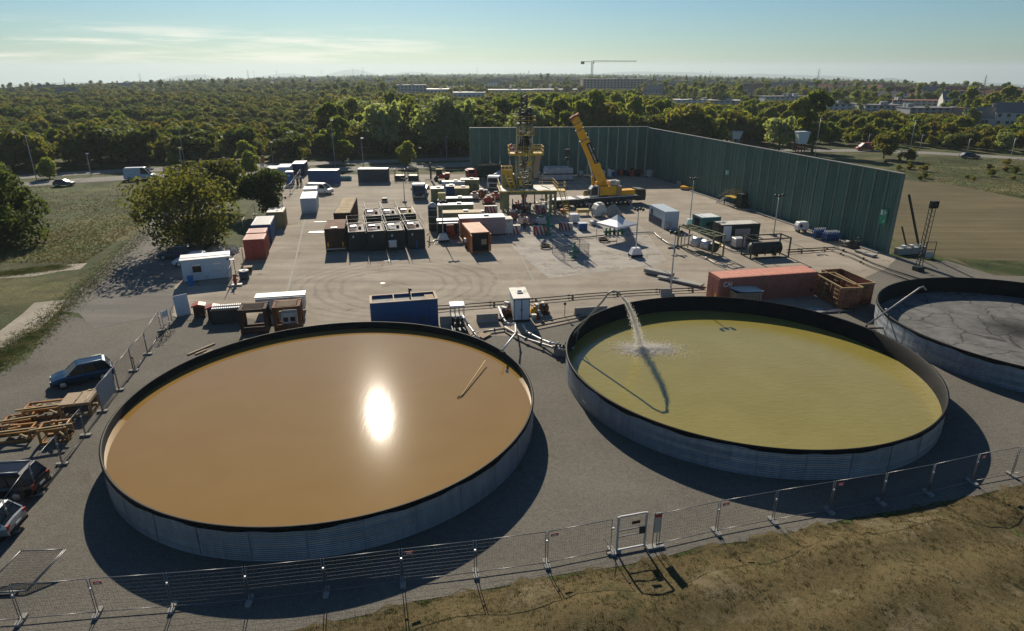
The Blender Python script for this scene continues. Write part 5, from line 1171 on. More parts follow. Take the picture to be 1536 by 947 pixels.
add(t, 'top_drive', 'dark_metal', lambda m: (m.box(MX+.1, MY-.3, 10.2, 1.1, .9, 1.5), m.box(MX+.2, MY-.5, 9.6, .5, .5, .6), m.lathe([(.4, 0), (.5, .15), (.35, .5)], MX+.2, MY-.7, 11.7, 10)))
add(t, 'light_cap', 'white', lambda m: m.lathe([(.1, 0), (.35, .05), (.3, .3), (0, .42)], MX+.45, MY-1.1, 12.2, 10))
add(t, 'crown_block', 'dark_metal', lambda m: (m.box(MX, MY, 13.85, 2.4, 1.8, .15), m.tube([(MX-.4, MY-.5, 15.2), (MX+.5, MY-.5, 15.2)], .4, 12), m.box(MX+.1, MY, 16.2, 1.5, 1.3, .12)))
add(t, 'crown_railing', 'rail_yellow', lambda m: (railing(m, MX-1.6, MY-1.4, MX+1.6, MY-1.4, 13.95, 3, 1.1, .06), railing(m, MX-1.6, MY-1.4, MX-1.6, MY+1.2, 13.95, 2, 1.1, .06), railing(m, MX+1.6, MY-1.4, MX+1.6, MY+1.2, 13.95, 2, 1.1, .06)))
add(t, 'antenna', 'galv', lambda m: m.tube([(MX-.4, MY, 18.2), (MX-.4, MY, 18.7)], .06, 6))
# yellow monkey board
def deck(m, cx, cy, w, d, z): m.box(cx, cy-d/2-.3, z, w, .7, .12); m.box(cx, cy+d/2+.3, z, w, .7, .12); m.box(cx-w/2+.7, cy, z, 1.4, d, .12); m.box(cx+w/2-.7, cy, z, 1.4, d, .12)
add(t, 'monkey_board', 'rail_yellow', lambda m: (deck(m, MX+.2, MY, 5.4, 2.1, 9.25), m.box(MX+.2, MY-1.75, 9.2, 5.45, .06, .35)))
add(t, 'monkey_board_rail', 'rail_yellow', lambda m: (railing(m, MX-2.5, MY-1.72, MX+2.9, MY-1.72, 9.35, 6, 1.15, .07), railing(m, MX-2.5, MY-1.72, MX-2.5, MY+1.7, 9.35, 3, 1.15, .07), railing(m, MX+2.9, MY-1.72, MX+2.9, MY+1.7, 9.35, 3, 1.15, .07), railing(m, MX-2.5, MY+1.7, MX+2.9, MY+1.7, 9.35, 5, 1.15, .07)))
add(t, 'wind_sock', ['sign_red', 'white'], lambda m: [m.use(k % 2).tube([(MX-2.45+k*.22, MY-1.8, 10.9-k*.28), (MX-2.23+k*.22, MY-1.8, 10.62-k*.28)], [.3-k*.03, .27-k*.03], 8) for k in range(5)])
add(t, 'slide_board', 'wood', lambda m: m.bar((MX+1.5, MY-.9, 5.6), (MX+2.2, MY-.9, 9.2), .9, .1))
add(t, 'basket', 'rail_yellow', lambda m: (m.box(MX-2.9, MY-1.2, 6.3, 1.7, 1.2, .12), railing(m, MX-3.75, MY-1.8, MX-2.05, MY-1.8, 6.35, 3, 1.2, .09), railing(m, MX-3.75, MY-.6, MX-2.05, MY-.6, 6.35, 3, 1.2, .07), railing(m, MX-3.75, MY-1.8, MX-3.75, MY-.6, 6.35, 2, 1.2, .08), m.box(MX-2.9, MY-1.82, 6.4, 1.6, .05, .45)))
add(t, 'boom_arm', 'rail_yellow', lambda m: (m.bar((MX-3.2, MY-1.4, 6.3), (MX-2.2, MY-1.0, zf), .22), m.bar((MX-2.3, MY-1.4, 6.3), (MX-1.5, MY-1.0, zf), .22), [m.bar((MX-3.2+k*.22, MY-1.4+k*.08, 6.1-k*.5), (MX-2.35+k*.2, MY-1.4+k*.08, 6.1-k*.5), .1) for k in range(5)]))
add(t, 'drawworks', 'dark_metal', lambda m: (m.box(MX, MY+1.6, zf, 2.2, 1.1, 1.5), m.tube([(MX-.9, MY+.9, zf+.7), (MX+.9, MY+.9, zf+.7)], .5, 12))); add(t, 'doghouse', 'rig_green', lambda m: m.box(1.1, 4.2, zf, 2.0, 1.6, 2.1))
add(t, 'raised_pole', 'galv', lambda m: m.bar((6.2, 1.2, zf+.6), (7.6, .6, zf+.1), .1))
for k, (x, y, z, h, mm) in enumerate(((-.7, -1.2, 4.4, 1.9, 'rail_yellow'), (.8, -1.25, 5.2, 1.4, 'ochre'), (-.2, -1.25, 7.2, 1.3, 'rust'), (.7, -1.2, 7.6, 1.2, 'rail_yellow'), (-.8, -1.1, 10.1, 1.7, 'dark_metal'), (.9, -1.1, 12.1, 1.2, 'ochre'), (-.4, -1.1, 12.6, .9, 'offwhite'), (.3, -.9, 14.3, 1.3, 'dark_metal'))): add(t, 'equipment', mm, lambda m: (m.box(MX+x, MY+y, z, .5, .4, h*.5), m.tube([(MX+x, MY+y, z+h*.5), (MX+x+.1, MY+y, z+h)], .1, 6), m.bar((MX+x-.4, MY+y, z+h*.3), (MX+x+.4, MY+y, z+h*.6), .1)))
add(t, 'mid_platform', 'rail_yellow', lambda m: (m.box(MX, MY-1.35, 12.2, 2.7, .7, .1), railing(m, MX-1.35, MY-1.7, MX+1.35, MY-1.7, 12.3, 3, 1., .06)))
# blow-out preventer and pipework under the floor
add(t, 'blowout_preventer', ['red', 'rig_green'], lambda m: (m.use(0).lathe([(.5, 0), (.5, .5), (.32, .55), (.32, 1.0), (.6, 1.05), (.6, 1.5), (.35, 1.55), (.35, 2.4), (.5, 2.45), (.5, 3.2)], MX, MY-.2, 0, 12), m.use(0).box(MX, MY-.2, 1.1, 2.4, .5, .35), m.use(1).box(MX+.6, MY-1.5, 0, .7, .7, 1.6)))
rr_ = random.Random(4)
for k in range(26):
    x, y = MX + rr_.uniform(-2.8, 3.2), MY + rr_.uniform(-3.6, .8); z = rr_.uniform(.2, 1.6); L = rr_.uniform(.6, 2.0); d = rr_.choice([(1, 0, 0), (0, 1, 0), (0, 0, 1)]); m_ = rr_.choice(['offwhite', 'pipe_red', 'galv', 'dark_metal', 'red'])
    add(t, 'pipe', m_, lambda m: (m.tube([(x, y, z), (x+d[0]*L, y+d[1]*L, z+d[2]*L)], .09, 7), m.lathe([(.16, 0), (.16, .12)], x, y, z, 8)))
    add(t, 'pipe_support', 'dark_metal', lambda m: m.box(x+d[0]*L/2, y+d[1]*L/2, 0, .08, .08, z))
def striped(px, py, label, W=2.1, H=1.25, a=rad(8)):
    t = thing('striped_barrier', label, 'barrier', G(px, py), a, None)
    add(t, 'block', 'offwhite', lambda m: m.box(W/2, .3, 0, W, .6, H))
    def s(m):
        n = 4
        for k in range(n): x = W*(k+.1)/n; m._add([(x, -.012, 0), (x+W/n*.5, -.012, 0), (max(0, x-W*.18), -.012, H), (max(.0, x-W*.18)+W/n*.5, -.012, H)], [(0, 1, 3, 2)])
    add(t, 'stripes', 'stripe_red', s); return t
striped(727, 321, 'red and white striped block left of the rig, behind the pinkish container'); striped(803, 320, 'red and white striped block behind the right legs of the rig', 1.9); striped(759, 352, 'red and white striped block right of the pinkish container'); striped(800, 353, 'red and white striped block beside the green valve stack', 2.2); striped(838, 345, 'red and white striped block right of the rig legs', 2.0, 1.1, rad(-20))
def valve_tree(px, py, label, H=2.6, s=1.):
    t = thing('valve_stack', label, 'valve stack', G(px, py), 0)
    add(t, 'spool', 'valve_green', lambda m: m.lathe([(.42*s, 0), (.42*s, .15), (.2*s, .2), (.2*s, H*.3), (.36*s, H*.32), (.36*s, H*.42), (.2*s, H*.44), (.2*s, H*.62), (.33*s, H*.64), (.33*s, H*.74), (.14*s, H*.76), (.14*s, H*.9), (.22*s, H*.92), (.1*s, H)], n=10))
    add(t, 'valve', 'valve_green', lambda m: (m.tube([(-.7*s, 0, H*.37), (.7*s, 0, H*.37)], .14*s, 8), m.tube([(0, -.6*s, H*.68), (0, .6*s, H*.68)], .11*s, 8), m.box(.5*s, 0, H*.3, .3*s, .3*s, .4*s)))
    for x in (-.75, .75): add(t, 'handwheel', 'galv', lambda m: m.tube([(x*s, .22*s*math.cos(k*PI/4), H*.37+.22*s*math.sin(k*PI/4)) for k in range(9)], .03, 5))
    return t
valve_tree(822, 352, 'tall green valve stack in front of the right rig legs', 3.3, 1.3)
# fenced cellar with a small green wellhead
t = valve_tree(861, 387, 'small green wellhead inside the wire fenced square on the concrete', 2.0, .9)
t = thing('wellhead_fence', 'square of grey mesh fence panels round the small green wellhead', 'fence', G(846, 391), rad(12))
def mp(m, a, b, H=1.9):
    a, b = Vector(a), Vector(b)
    for p in (a, b): m.bar(p, p+Vector((0, 0, H)), .05)
    for z in (.15, H): m.bar(a+Vector((0, 0, z)), b+Vector((0, 0, z)), .04)
    for k in range(1, 16): q = a.lerp(b, k/16); m.bar(q+Vector((0, 0, .15)), q+Vector((0, 0, H)), .012)
    for k in range(1, 6): m.bar(a+Vector((0, 0, H*k/6)), b+Vector((0, 0, H*k/6)), .012)
for a, b in (((0, 0, 0), (3.2, .2, 0)), ((3.2, .2, 0), (3.0, 3.4, 0)), ((0, 0, 0), (-.6, 3.2, 0)), ((-.6, 3.2, 0), (3.0, 3.4, 0))): add(t, 'panel', 'fence_tube', lambda m: mp(m, a, b))
# ================================================================= MOBILE CRANE
c0, c1 = G(868, 313), G(953, 307); CA = ang(c0, c1); CL = 11.6
t = thing('mobile_crane', 'yellow telescopic mobile crane with raised boom standing before the back barrier wall', 'crane', (c0.x-.4, c0.y, 0), CA)
add(t, 'carrier', ['dark_metal', 'white'], lambda m: (m.use(0).box(CL/2, 1.3, .75, CL, 2.5, .75), m.use(1).box(CL/2+.5, 1.3, 1.503, CL-.8, 2.6, .1), m.use(0).box(CL/2, 1.3, .5, CL-2.2, 1.6, .3)))
add(t, 'front_deck', 'white', lambda m: m._add([(-3.6, 1.0, 1.25), (0, .1, 1.45), (0, 2.6, 1.45), (-3.6, 3.2, 1.25), (-3.6, 1.0, 1.4), (0, .1, 1.6), (0, 2.6, 1.6), (-3.6, 3.2, 1.4)], [(0, 3, 2, 1), (4, 5, 6, 7), (0, 1, 5, 4), (1, 2, 6, 5), (2, 3, 7, 6), (3, 0, 4, 7)])); add(t, 'front_body', 'dark_green', lambda m: m._add([(-3.5, 1.1, .5), (0, .2, .5), (0, 2.5, .5), (-3.5, 3.1, .5), (-3.5, 1.1, 1.25), (0, .2, 1.45), (0, 2.5, 1.45), (-3.5, 3.1, 1.25)], [(0, 3, 2, 1), (4, 5, 6, 7), (0, 1, 5, 4), (1, 2, 6, 5), (2, 3, 7, 6), (3, 0, 4, 7)]))
for k, x in enumerate((-2.6, .9, 2.6, 6.6, 8.3, 10)):
    for y in (.15, 2.45):
        yy = y + (1.0 if x < 0 else 0)*.7
        w_ = add(t, 'wheel', 'rubber', lambda m: m.tube([(x, yy-.16, .55), (x, yy+.16, .55)], .55, 14)); add(w_, 'rim', 'galv', lambda m: m.tube([(x, yy-.18, .55), (x, yy+.18, .55)], .25, 10))
for x in (1.6, 9.4):
    for s, y in ((-1, .1), (1, 2.5)): add(t, 'outrigger', 'galv', lambda m: (m.bar((x, y, .95), (x, y+s*1.7, .95), .25), m.bar((x, y+s*1.7, .95), (x, y+s*1.7, .1), .16), m.box(x, y+s*1.7, 0, .55, .55, .1)))
add(t, 'driver_cab', 'dark_green', lambda m: m.profile([(CL-.2, .6), (CL+1.5, .6), (CL+1.6, 1.6), (CL+1.4, 2.5), (CL-.1, 2.55)], .15, 2.45)); add(t, 'windscreen', 'glass', lambda m: (m.box(CL+.65, .13, 1.6, 1.2, .03, .75), m.box(CL+1.57, 1.3, 1.55, .05, 2, .8)))
add(t, 'turntable', 'dark_metal', lambda m: m.lathe([(1.15, 1.6), (1.15, 1.85)], 5.3, 1.3, 0, 18)); add(t, 'superstructure', 'yellow', lambda m: (m.box(5.9, 1.3, 1.86, 3.1, 2.3, 1.5), m.box(4.6, 1.3, 1.86, 1.0, .9, 2.2), m.box(9.6, 1.3, 1.65, 3.2, 1.7, .8), m.profile([(4.2, 3.2), (6.3, 3.2), (5.7, 4.3), (4.9, 4.3)], .9, 1.7)))
add(t, 'counterweight', 'ochre', lambda m: m.box(7.9, 1.3, 1.86, 1.0, 2.5, 1.4)); add(t, 'engine_cover', 'offwhite', lambda m: (m.box(7.3, 1.3, 3.4, 1.8, 1.6, .7), m.tube([(6.6, .9, 3.9), (7.6, .9, 3.9)], .35, 10)))
add(t, 'operator_cab', 'galv', lambda m: m.profile([(2.6, 1.75), (4.2, 1.75), (4.2, 3.5), (3.1, 3.6), (2.6, 3.0)], .2, 1.1)); add(t, 'cab_glass', 'glass', lambda m: (m.profile([(2.75, 2.0), (3.95, 2.0), (3.95, 3.3), (3.15, 3.4), (2.75, 2.95)], .17, .2), m.box(2.58, .65, 2.1, .04, .8, .8)))
add(t, 'hydraulic_tank', 'ochre', lambda m: m.tube([(1.7, .9, 2.3), (2.4, .9, 2.3)], .5, 10))
# boom: four telescoped sections, tip towards the upper left
tip_y = c0.y + 2.2; dtip = _ray(862, 177); k_ = tip_y/dtip[1]; tipw = Vector((dtip[0]*k_, tip_y, EYE + dtip[2]*k_)); dbase = _ray(903, 272); k_ = tip_y/dbase[1]; basew = Vector((dbase[0]*k_, tip_y, EYE + dbase[2]*k_))
Mi = (Matrix.Translation(t.location) @ Matrix.Rotation(CA, 4, 'Z')).inverted(); tipl, basel = Mi @ tipw, Mi @ basew
def boom_p(f): return basel.lerp(tipl, f)
for f0, f1, w1, h1 in ((0, .66, 1.0, 1.5), (.6, .82, .9, 1.32), (.76, .92, .8, 1.2), (.88, 1., .85, 1.3)): add(t, 'boom_section', 'yellow', lambda m: m.bar(boom_p(f0), boom_p(f1), w1, h1))
bd = (tipl-basel).normalized(); nb = Vector((-bd.z, 0, bd.x)).normalized(); nb = nb if nb.x > 0 else -nb
add(t, 'boom_head', 'rust_orange', lambda m: (m.bar(tipl - nb*.7, tipl + nb*.8 + Vector((0, 0, .25)), .7, .5), m.bar(tipl + bd*.3 - nb*.8, tipl + bd*.42 + nb*.2, .5, .12)))
add(t, 'boom_collar', 'ochre', lambda m: [m.bar(boom_p(f) , boom_p(f+.02), w_, h_) for f, w_, h_ in ((.65, 1.08, 1.6), (.81, .98, 1.42), (.91, .92, 1.3))])
ln = -bd.cross(nb); ln = ln if ln.y < 0 else -ln
def plateq(m, f0, f1, a, b, off): A_, B_ = boom_p(f0) + ln*off, boom_p(f1) + ln*off; m.quad(A_+nb*a, B_+nb*a, B_+nb*b, A_+nb*b)
add(t, 'name_plate', 'black', lambda m: m.bar(boom_p(.28)+ln*.6+nb*.22, boom_p(.6)+ln*.6+nb*.22, .04, .72))
R9 = random.Random(2)
def letters(m):
    # plain white capitals running along the boom, too small to be read in the photograph
    for k in range(9):
        f = .3 + k*.032; o_ = boom_p(f) + ln*.635 + nb*.22
        for s in range(R9.choice([2, 3])): m.bar(o_ - nb*.17 + bd*(s*.11), o_ + nb*.17 + bd*(s*.11), .02, .05)
        m.bar(o_ + nb*(R9.choice([-.15, 0, .15])), o_ + nb*(R9.choice([-.15, 0, .15])) + bd*.2, .02, .05)
add(t, 'lettering', 'white', letters)
lb = boom_p(.36); rb = Vector((3.6, 1.3, 2.1)); add(t, 'lift_cylinder', 'yellow', lambda m: m.tube([rb, rb.lerp(lb, .5)], .26, 10)); add(t, 'piston_rod', 'white', lambda m: m.tube([rb.lerp(lb, .5), boom_p(.5)-nb*.5], .13, 8))
add(t, 'boom_fitting', 'dark_metal', lambda m: [m.bar(boom_p(f)+nb*.8, boom_p(f+.03)+nb*.8, .5, .14) for f in (.1, .2, .45, .7)])
hk = Mi @ Vector(((lambda d, k: (d[0]*k, tip_y, EYE+d[2]*k))(_ray(851, 233), tip_y/_ray(851, 233)[1])))
add(t, 'hook_block', 'dark_metal', lambda m: (m.box(hk.x, hk.y, hk.z-.2, .8, .4, 1.2), m.lathe([(.1, 0), (.35, .3), (.3, .7), (.05, .8)], hk.x, hk.y, hk.z-1.1, 10)))
add(t, 'hoist_rope', 'dark_metal', lambda m: [m.tube([(tipl.x-.6+dx, hk.y, tipl.z+.1), (hk.x+dx, hk.y, hk.z+.9)], .03, 4) for dx in (-.15, .15)])

for px, py, a_, L_, W_2, lb in ((462, 350, rad(6), 2.6, .9, 'white sheet lying on the ground left of the brown box container'), (470, 334, rad(8), 2.0, .35, 'thin white board on the ground behind the brown box container')):
    t = thing('ground_sheet', lb, 'sheet', G(px, py), a_); add(t, 'sheet', 'sign_white', lambda m: m.prism([(0, 0), (L_*.5, -.08), (L_, .05), (L_, W_2*.7), (L_*.6, W_2), (.1, W_2*.8)], .02, .07))
# ================================================================= RIGHT HALF OF THE YARD
t = container('white container with a deep blue lower band at the right of the yard', (998, 318), 2.6, 2.2, 5.6, 'lightblue', 'lightblue', a=rad(12), doors=None, sides='')
add(t, 'blue_band', 'navy', lambda m: m.box(-.045, 3.2, .15, .05, 4.4, 1.1)); add(t, 'door', 'dark_metal', lambda m: m.box(-.02, 4.6, 1.3, .05, .5, .9)); add(t, 'air_conditioner', 'galv', lambda m: (m.box(.5, -.2, .25, .8, .35, .8), m.tube([(.5, -.38, .65), (.5, -.41, .65)], .25, 10)))
t = container('teal sided container with dark openings in front of the slim mast', (1053, 327), 2.3, 3.0, 2.7, 'teal', 'white', a=rad(13), doors=None)
add(t, 'opening_shade', 'shadow_in', lambda m: m.box(-.04, 1.2, .3, .02, 1.5, 1.7)); add(t, 'panel', 'navy', lambda m: m.box(2.3, -.05, .2, 1.1, .03, 1.5)); add(t, 'vent', 'dark_metal', lambda m: m.box(1.3, -.06, 1.1, 1.1, .04, .5))  # dark plate on the left wall paints a shaded doorway
t = container('long dark green container with a white door panel and pale roof', (1083, 338), 2.4, 5.6, 2.5, 'dark_green', 'offwhite', a=rad(10), doors=None)
add(t, 'door', 'white', lambda m: m.box(.85, -.05, .15, 1.15, .05, 2.1)); add(t, 'side_panel', 'pinkgrey', lambda m: m.box(3.1, -.05, 1.0, 2.2, .04, .8)); add(t, 'opening_shade', 'shadow_in', lambda m: m.box(-.04, 1.3, .2, .02, 1.6, 1.9))  # shade of the side doorway is a dark plate on solid wall
def ibc(p, a, label, group=None, m='tank_plastic', s=1.):
    t = thing('cube_tank', label, 'cube tank', p, a, group)
    add(t, 'tank', m, lambda b: b.box(0, 0, .16*s, 1.05*s, .95*s, .95*s), bevel=.07)
    add(t, 'cage', 'galv', lambda b: ([b.box(x*s, y*s, .13*s, .03, .03, 1.02*s) for x in (-.56, -.28, 0, .28, .56) for y in (-.52, .52)] + [b.box(0, y*s, z*s, 1.15*s, .02, .02) for y in (-.53, .53) for z in (.4, .75, 1.13)] + [b.box(x*s, 0, z*s, .02, 1.05*s, .02) for x in (-.57, .57) for z in (.4, .75, 1.13)]))
    add(t, 'pallet', 'dark_metal', lambda b: b.box(0, 0, 0, 1.2*s, 1.05*s, .12*s)); return t
ibc(G(1106, 372), rad(10), 'grey caged cube tank in front of the dark green container', None, 'galv', 1.25)
ibc(G(1075+8, 352), rad(8), 'pale box tank in the gap between teal and dark green container', None)
# caged cube tanks stacked along the back barrier
ORD = ('leftmost', 'second from left', 'third from left', 'fourth from left', 'rightmost')
p0 = ibc(G(819, 271), rad(4), 'white caged cube tank, bottom row front, leftmost of the barrier stack', 'stacked cube tanks before the back barrier wall', s=1.1); KIDS.pop(p0.name, None)
for z in (0, 1):
    for k, px in enumerate((819, 827.5, 836.5, 845.5, 854.5)):
        if z == 0 and k == 0: continue
        q = G(px, 271 + (k-1)*-.2); copy_tree(p0, (q.x, q.y + .2*z, z*1.27), rad(4 + R9.uniform(-3, 3)), label='white caged cube tank, %s row front, %s of the barrier stack' % (('bottom', 'top')[z], ORD[k]))
for k, px in enumerate((820, 829, 838, 847)):
    q = G(px, 267.5); copy_tree(p0, (q.x, q.y, 1.27), rad(4), label='white caged cube tank, top row rear, %s of the barrier stack' % (ORD[k] if k < 3 else ORD[4]))
    copy_tree(p0, (q.x, q.y, 0), rad(4), label='white caged cube tank, bottom row rear, %s of the barrier stack' % (ORD[k] if k < 3 else ORD[4]))
ibc(G(806, 268), rad(2), 'white caged cube tank standing alone behind the derrick', None, s=1.2)
ibc(G(871, 264), rad(2), 'small white cube tank left of the crane boom by the back barrier', None, s=.9); ibc(G(975, 266), rad(-40), 'pale grey cube tank in the corner of the barrier walls', None, 'galv', 1.3)
gd = 'drums and cans stored along the back barrier'
cols = ['blue', 'bright_blue', 'white', 'black', 'black', 'dark_metal', 'navy', 'red']; dl = {'blue': 'blue drum standing along the back barrier right of the boom', 'bright_blue': 'bright blue drum standing along the back barrier right of the boom', 'white': 'white drum standing along the back barrier right of the boom', 'black': 'black drum standing along the back barrier right of the boom', 'dark_metal': 'dark grey drum standing along the back barrier right of the boom', 'navy': 'dark blue drum standing along the back barrier right of the boom', 'red': 'red drum standing along the back barrier right of the boom'}
for k in range(34):
    px = R9.uniform(899, 962); c = cols[R9.randrange(3) if px < 922 else R9.randrange(3, 8)]; drum(px, R9.uniform(261.5, 265), c, dl[c], .36, R9.uniform(.9, 1.5), R9.choice(['white', 'dark_metal', 'galv']) if px < 925 else 'dark_metal', gd + ' (' + c.replace('_', ' ') + ')')
gb = 'blue gas cylinders upright in two racks by the right barrier'
def bottles(px, py, label, n=(6, 3)):
    t = thing('cylinder_rack', label, 'rack', G(px, py), rad(10)); W, D = n[0]*.34+.1, n[1]*.34+.1
    add(t, 'frame', 'blue', lambda m: ([m.box(x, y, 0, .07, .07, 1.15) for x in (0, W) for y in (0, D)] + [m.box(W/2, y, z, W, .05, .07) for y in (0, D) for z in (.1, .6, 1.05)] + [m.box(x, D/2, z, .05, D, .07) for x in (0, W) for z in (.1, .6, 1.05)]))
    for i in range(n[0]):
        for j in range(n[1]): o = add(t, 'cylinder', 'blue', lambda m: m.lathe([(.14, .12), (.14, 1.15), (.05, 1.3)], .2+i*.34, .2+j*.34, 0, 8)); add(o, 'cap', 'white', lambda m: m.lathe([(.08, 1.3), (.07, 1.45), (0, 1.47)], .2+i*.34, .2+j*.34, 0, 8))
bottles(1222, 359, 'rack of white capped blue gas cylinders, left one at the right barrier', (5, 2)); bottles(1239, 364, 'rack of white capped blue gas cylinders, right one at the right barrier', (6, 3))
t = thing('generator', 'small rounded white generator by the foot of the right barrier', 'generator', G(1201, 348), rad(10)); add(t, 'body', 'white', lambda m: m.profile([(-.85, .35), (.85, .35), (.9, 1.0), (.75, 1.5), (-.7, 1.5), (-.9, 1.0)], -.5, .5), bevel=.08); add(t, 'vent', 'navy', lambda m: m.tube([(-.4, -.5, 1.0), (-.4, -.53, 1.0)], .25, 12)); add(t, 'skid', 'dark_metal', lambda m: [m.box(x, 0, 0, .2, .9, .36) for x in (-.5, .5)])
t = thing('pump_unit', 'dark pump unit beside the rack of gas cylinders', 'pump', G(1276, 372), rad(-60)); add(t, 'motor', 'dark_metal', lambda m: (m.tube([(-.7, 0, .6), (.3, 0, .6)], .33, 12), m.box(.7, 0, .2, .6, .6, .9))); add(t, 'skid', 'dark_metal', lambda m: m.box(0, 0, 0, 2.2, .9, .2)); add(t, 'pipe', 'dark_metal', lambda m: m.tube([(.7, 0, 1.1), (.7, 0, 1.5), (1.2, .2, 1.5)], .08, 8))
for px, py, lb in ((1293, 380, 'flat stack of grey boards near the dark pump unit'), (1304, 384, 'flat stack of grey boards nearer the end of the barrier')):
    t = thing('board_stack', lb, 'board stack', G(px, py), rad(-68)); add(t, 'boards', 'concrete', lambda m: [m.box(0, 0, .1+k*.07, 1.6-.05*k, .9, .065) for k in range(3)]); add(t, 'bearer', 'wood', lambda m: [m.box(x, 0, 0, .1, .9, .1) for x in (-.6, .6)])
t = thing('stair_platform', 'yellow railed stair platform standing against the right barrier', 'platform', G(1098, 309), rad(-62))
add(t, 'deck', 'rail_yellow', lambda m: m.box(0, 0, 1.5, 2.6, 1.5, .1)); add(t, 'railing', 'ochre', lambda m: (railing(m, -1.3, -.75, 1.3, -.75, 1.6), railing(m, -1.3, .75, 1.3, .75, 1.6), railing(m, 1.3, -.75, 1.3, .75, 1.6))); add(t, 'leg', 'dark_metal', lambda m: m.box(-1.2, -.65, 0, .1, .1, 1.5)); add(t, 'leg', 'dark_metal', lambda m: m.box(1.2, -.65, 0, .1, .1, 1.5)); add(t, 'leg', 'dark_metal', lambda m: m.box(-1.2, .65, 0, .1, .1, 1.5)); add(t, 'leg', 'dark_metal', lambda m: m.box(1.2, .65, 0, .1, .1, 1.5))
add(t, 'stairway', 'galv', lambda m: stair(m, (-3.4, 0, 0), (-1.3, 0, 1.55), .7, 7)); add(t, 'machine', 'dark_green', lambda m: (m.box(1.9, 0, .1, 1.2, 1.2, 2.3), m.tube([(2.7, 0, .5), (3.4, 0, .5)], .35, 10)))
t = thing('pallet_stack', 'low yellow topped stack at the foot of the right barrier', 'pallet stack', G(1032, 285), rad(-28)); add(t, 'cover', 'yellow', lambda m: m.box(0, 0, .35, 2.8, 1.2, .3)); add(t, 'pallet', 'wood', lambda m: m.box(0, 0, 0, 2.7, 1.1, .35))
t = thing('crate', 'small grey crate left of the low yellow topped stack', 'crate', G(1020, 279), rad(-28)); add(t, 'box', 'concrete', lambda m: m.box(0, 0, .12, 1.3, 1.0, .9)); add(t, 'pallet', 'wood', lambda m: m.box(0, 0, 0, 1.35, 1.05, .12))
# separators in their frames
def frame_box(m, W, D, H, b=.16, top=True):
    for x in (b/2, W-b/2):
        for y in (b/2, D-b/2): m.box(x, y, 0, b, b, H)
        for z in ((0, H-b) if top else (0,)): m.box(x, D/2, z+.001, b*.9, D-2*b, b*.9)
    for y in (b/2, D-b/2):
        for z in ((0, H-b) if top else (0,)): m.box(W/2, y, z+.001, W-2*b, b*.9, b*.9)
p = tl(1041.5, 340, 2.8); q = tl(1018, 339, 2.8); s0 = tl(1071, 354.5, 2.8)
t = thing('separator_frame', 'steel frame holding silver tanks and yellow valves right of the teal container', 'separator', (s0.x, s0.y, 0), rad(117-90)); 
add(t, 'frame', 'rig_green', lambda m: (frame_box(m, 2.0, 6.5, 2.8, .15), [m.box(1.0, y, 2.66, 1.7, .1, .1) for y in (1.6, 3.2, 4.8)], m.box(-1.0*0+1.0, 3.2, 2.64, .1, 6, .1)))
for y, r_ in ((2.1, .62), (3.9, .62)): add(t, 'vessel', 'galv', lambda m: (m.tube([(1.0, y-.75, 1.1), (1.0, y-.6, 1.1), (1.0, y+.6, 1.1), (1.0, y+.75, 1.1)], [.3, r_, r_, .3], 16)))
add(t, 'vessel', 'dark_green', lambda m: m.tube([(1.0, .35, 1.1), (1.0, .5, 1.1), (1.0, 1.2, 1.1), (1.0, 1.3, 1.1)], [.35, .6, .6, .3], 16))
for k in range(5): y = .6+k*1.1; add(t, 'valve', 'rail_yellow' if k < 2 else 'dark_metal', lambda m: (m.lathe([(.12, 0), (.25, .1), (.2, .5), (.1, .6)], 1.7, y, 1.0, 8), m.tube([(1.4, y, 1.2), (1.9, y, 1.2)], .07, 6)))
add(t, 'standpipe', 'offwhite', lambda m: (m.tube([(.2, 4.6, .2), (.2, 4.6, 2.0), (.2, 3.9, 2.2)], .08, 8), m.tube([(.2, 5.3, .2), (.2, 5.3, 1.8)], .08, 8))); add(t, 'standpipe', 'pipe_red', lambda m: m.tube([(.1, 5.8, .2), (.1, 5.8, 2.0)], .07, 8))
s0 = tl(1129, 360, 2.5); t = thing('separator_frame', 'dark steel frame with one long dark tank in the middle of the right yard', 'separator', (s0.x, s0.y, 0), rad(11))
add(t, 'frame', 'dark_metal', lambda m: (frame_box(m, 5.3, 2.3, 2.55, .14), m.box(1.6, 1.1, 2.4, .1, 2, .1)))
add(t, 'vessel', 'dark_green', lambda m: m.tube([(.4, 1.15, 1.05), (.65, 1.15, 1.05), (4.5, 1.15, 1.05), (4.75, 1.15, 1.05)], [.35, .75, .75, .35], 18)); add(t, 'saddle', 'dark_metal', lambda m: [m.box(x, 1.15, .14, .15, 1.2, .3) for x in (1.3, 3.8)])
for x in (1.1, 2.2, 3.3, 4.2): add(t, 'valve', 'dark_metal', lambda m: (m.tube([(x, .4, .3), (x, .25, .9), (x, .4, 1.4)], .07, 6), m.lathe([(.14, 0), (.14, .15)], x, .3, .8, 8)))
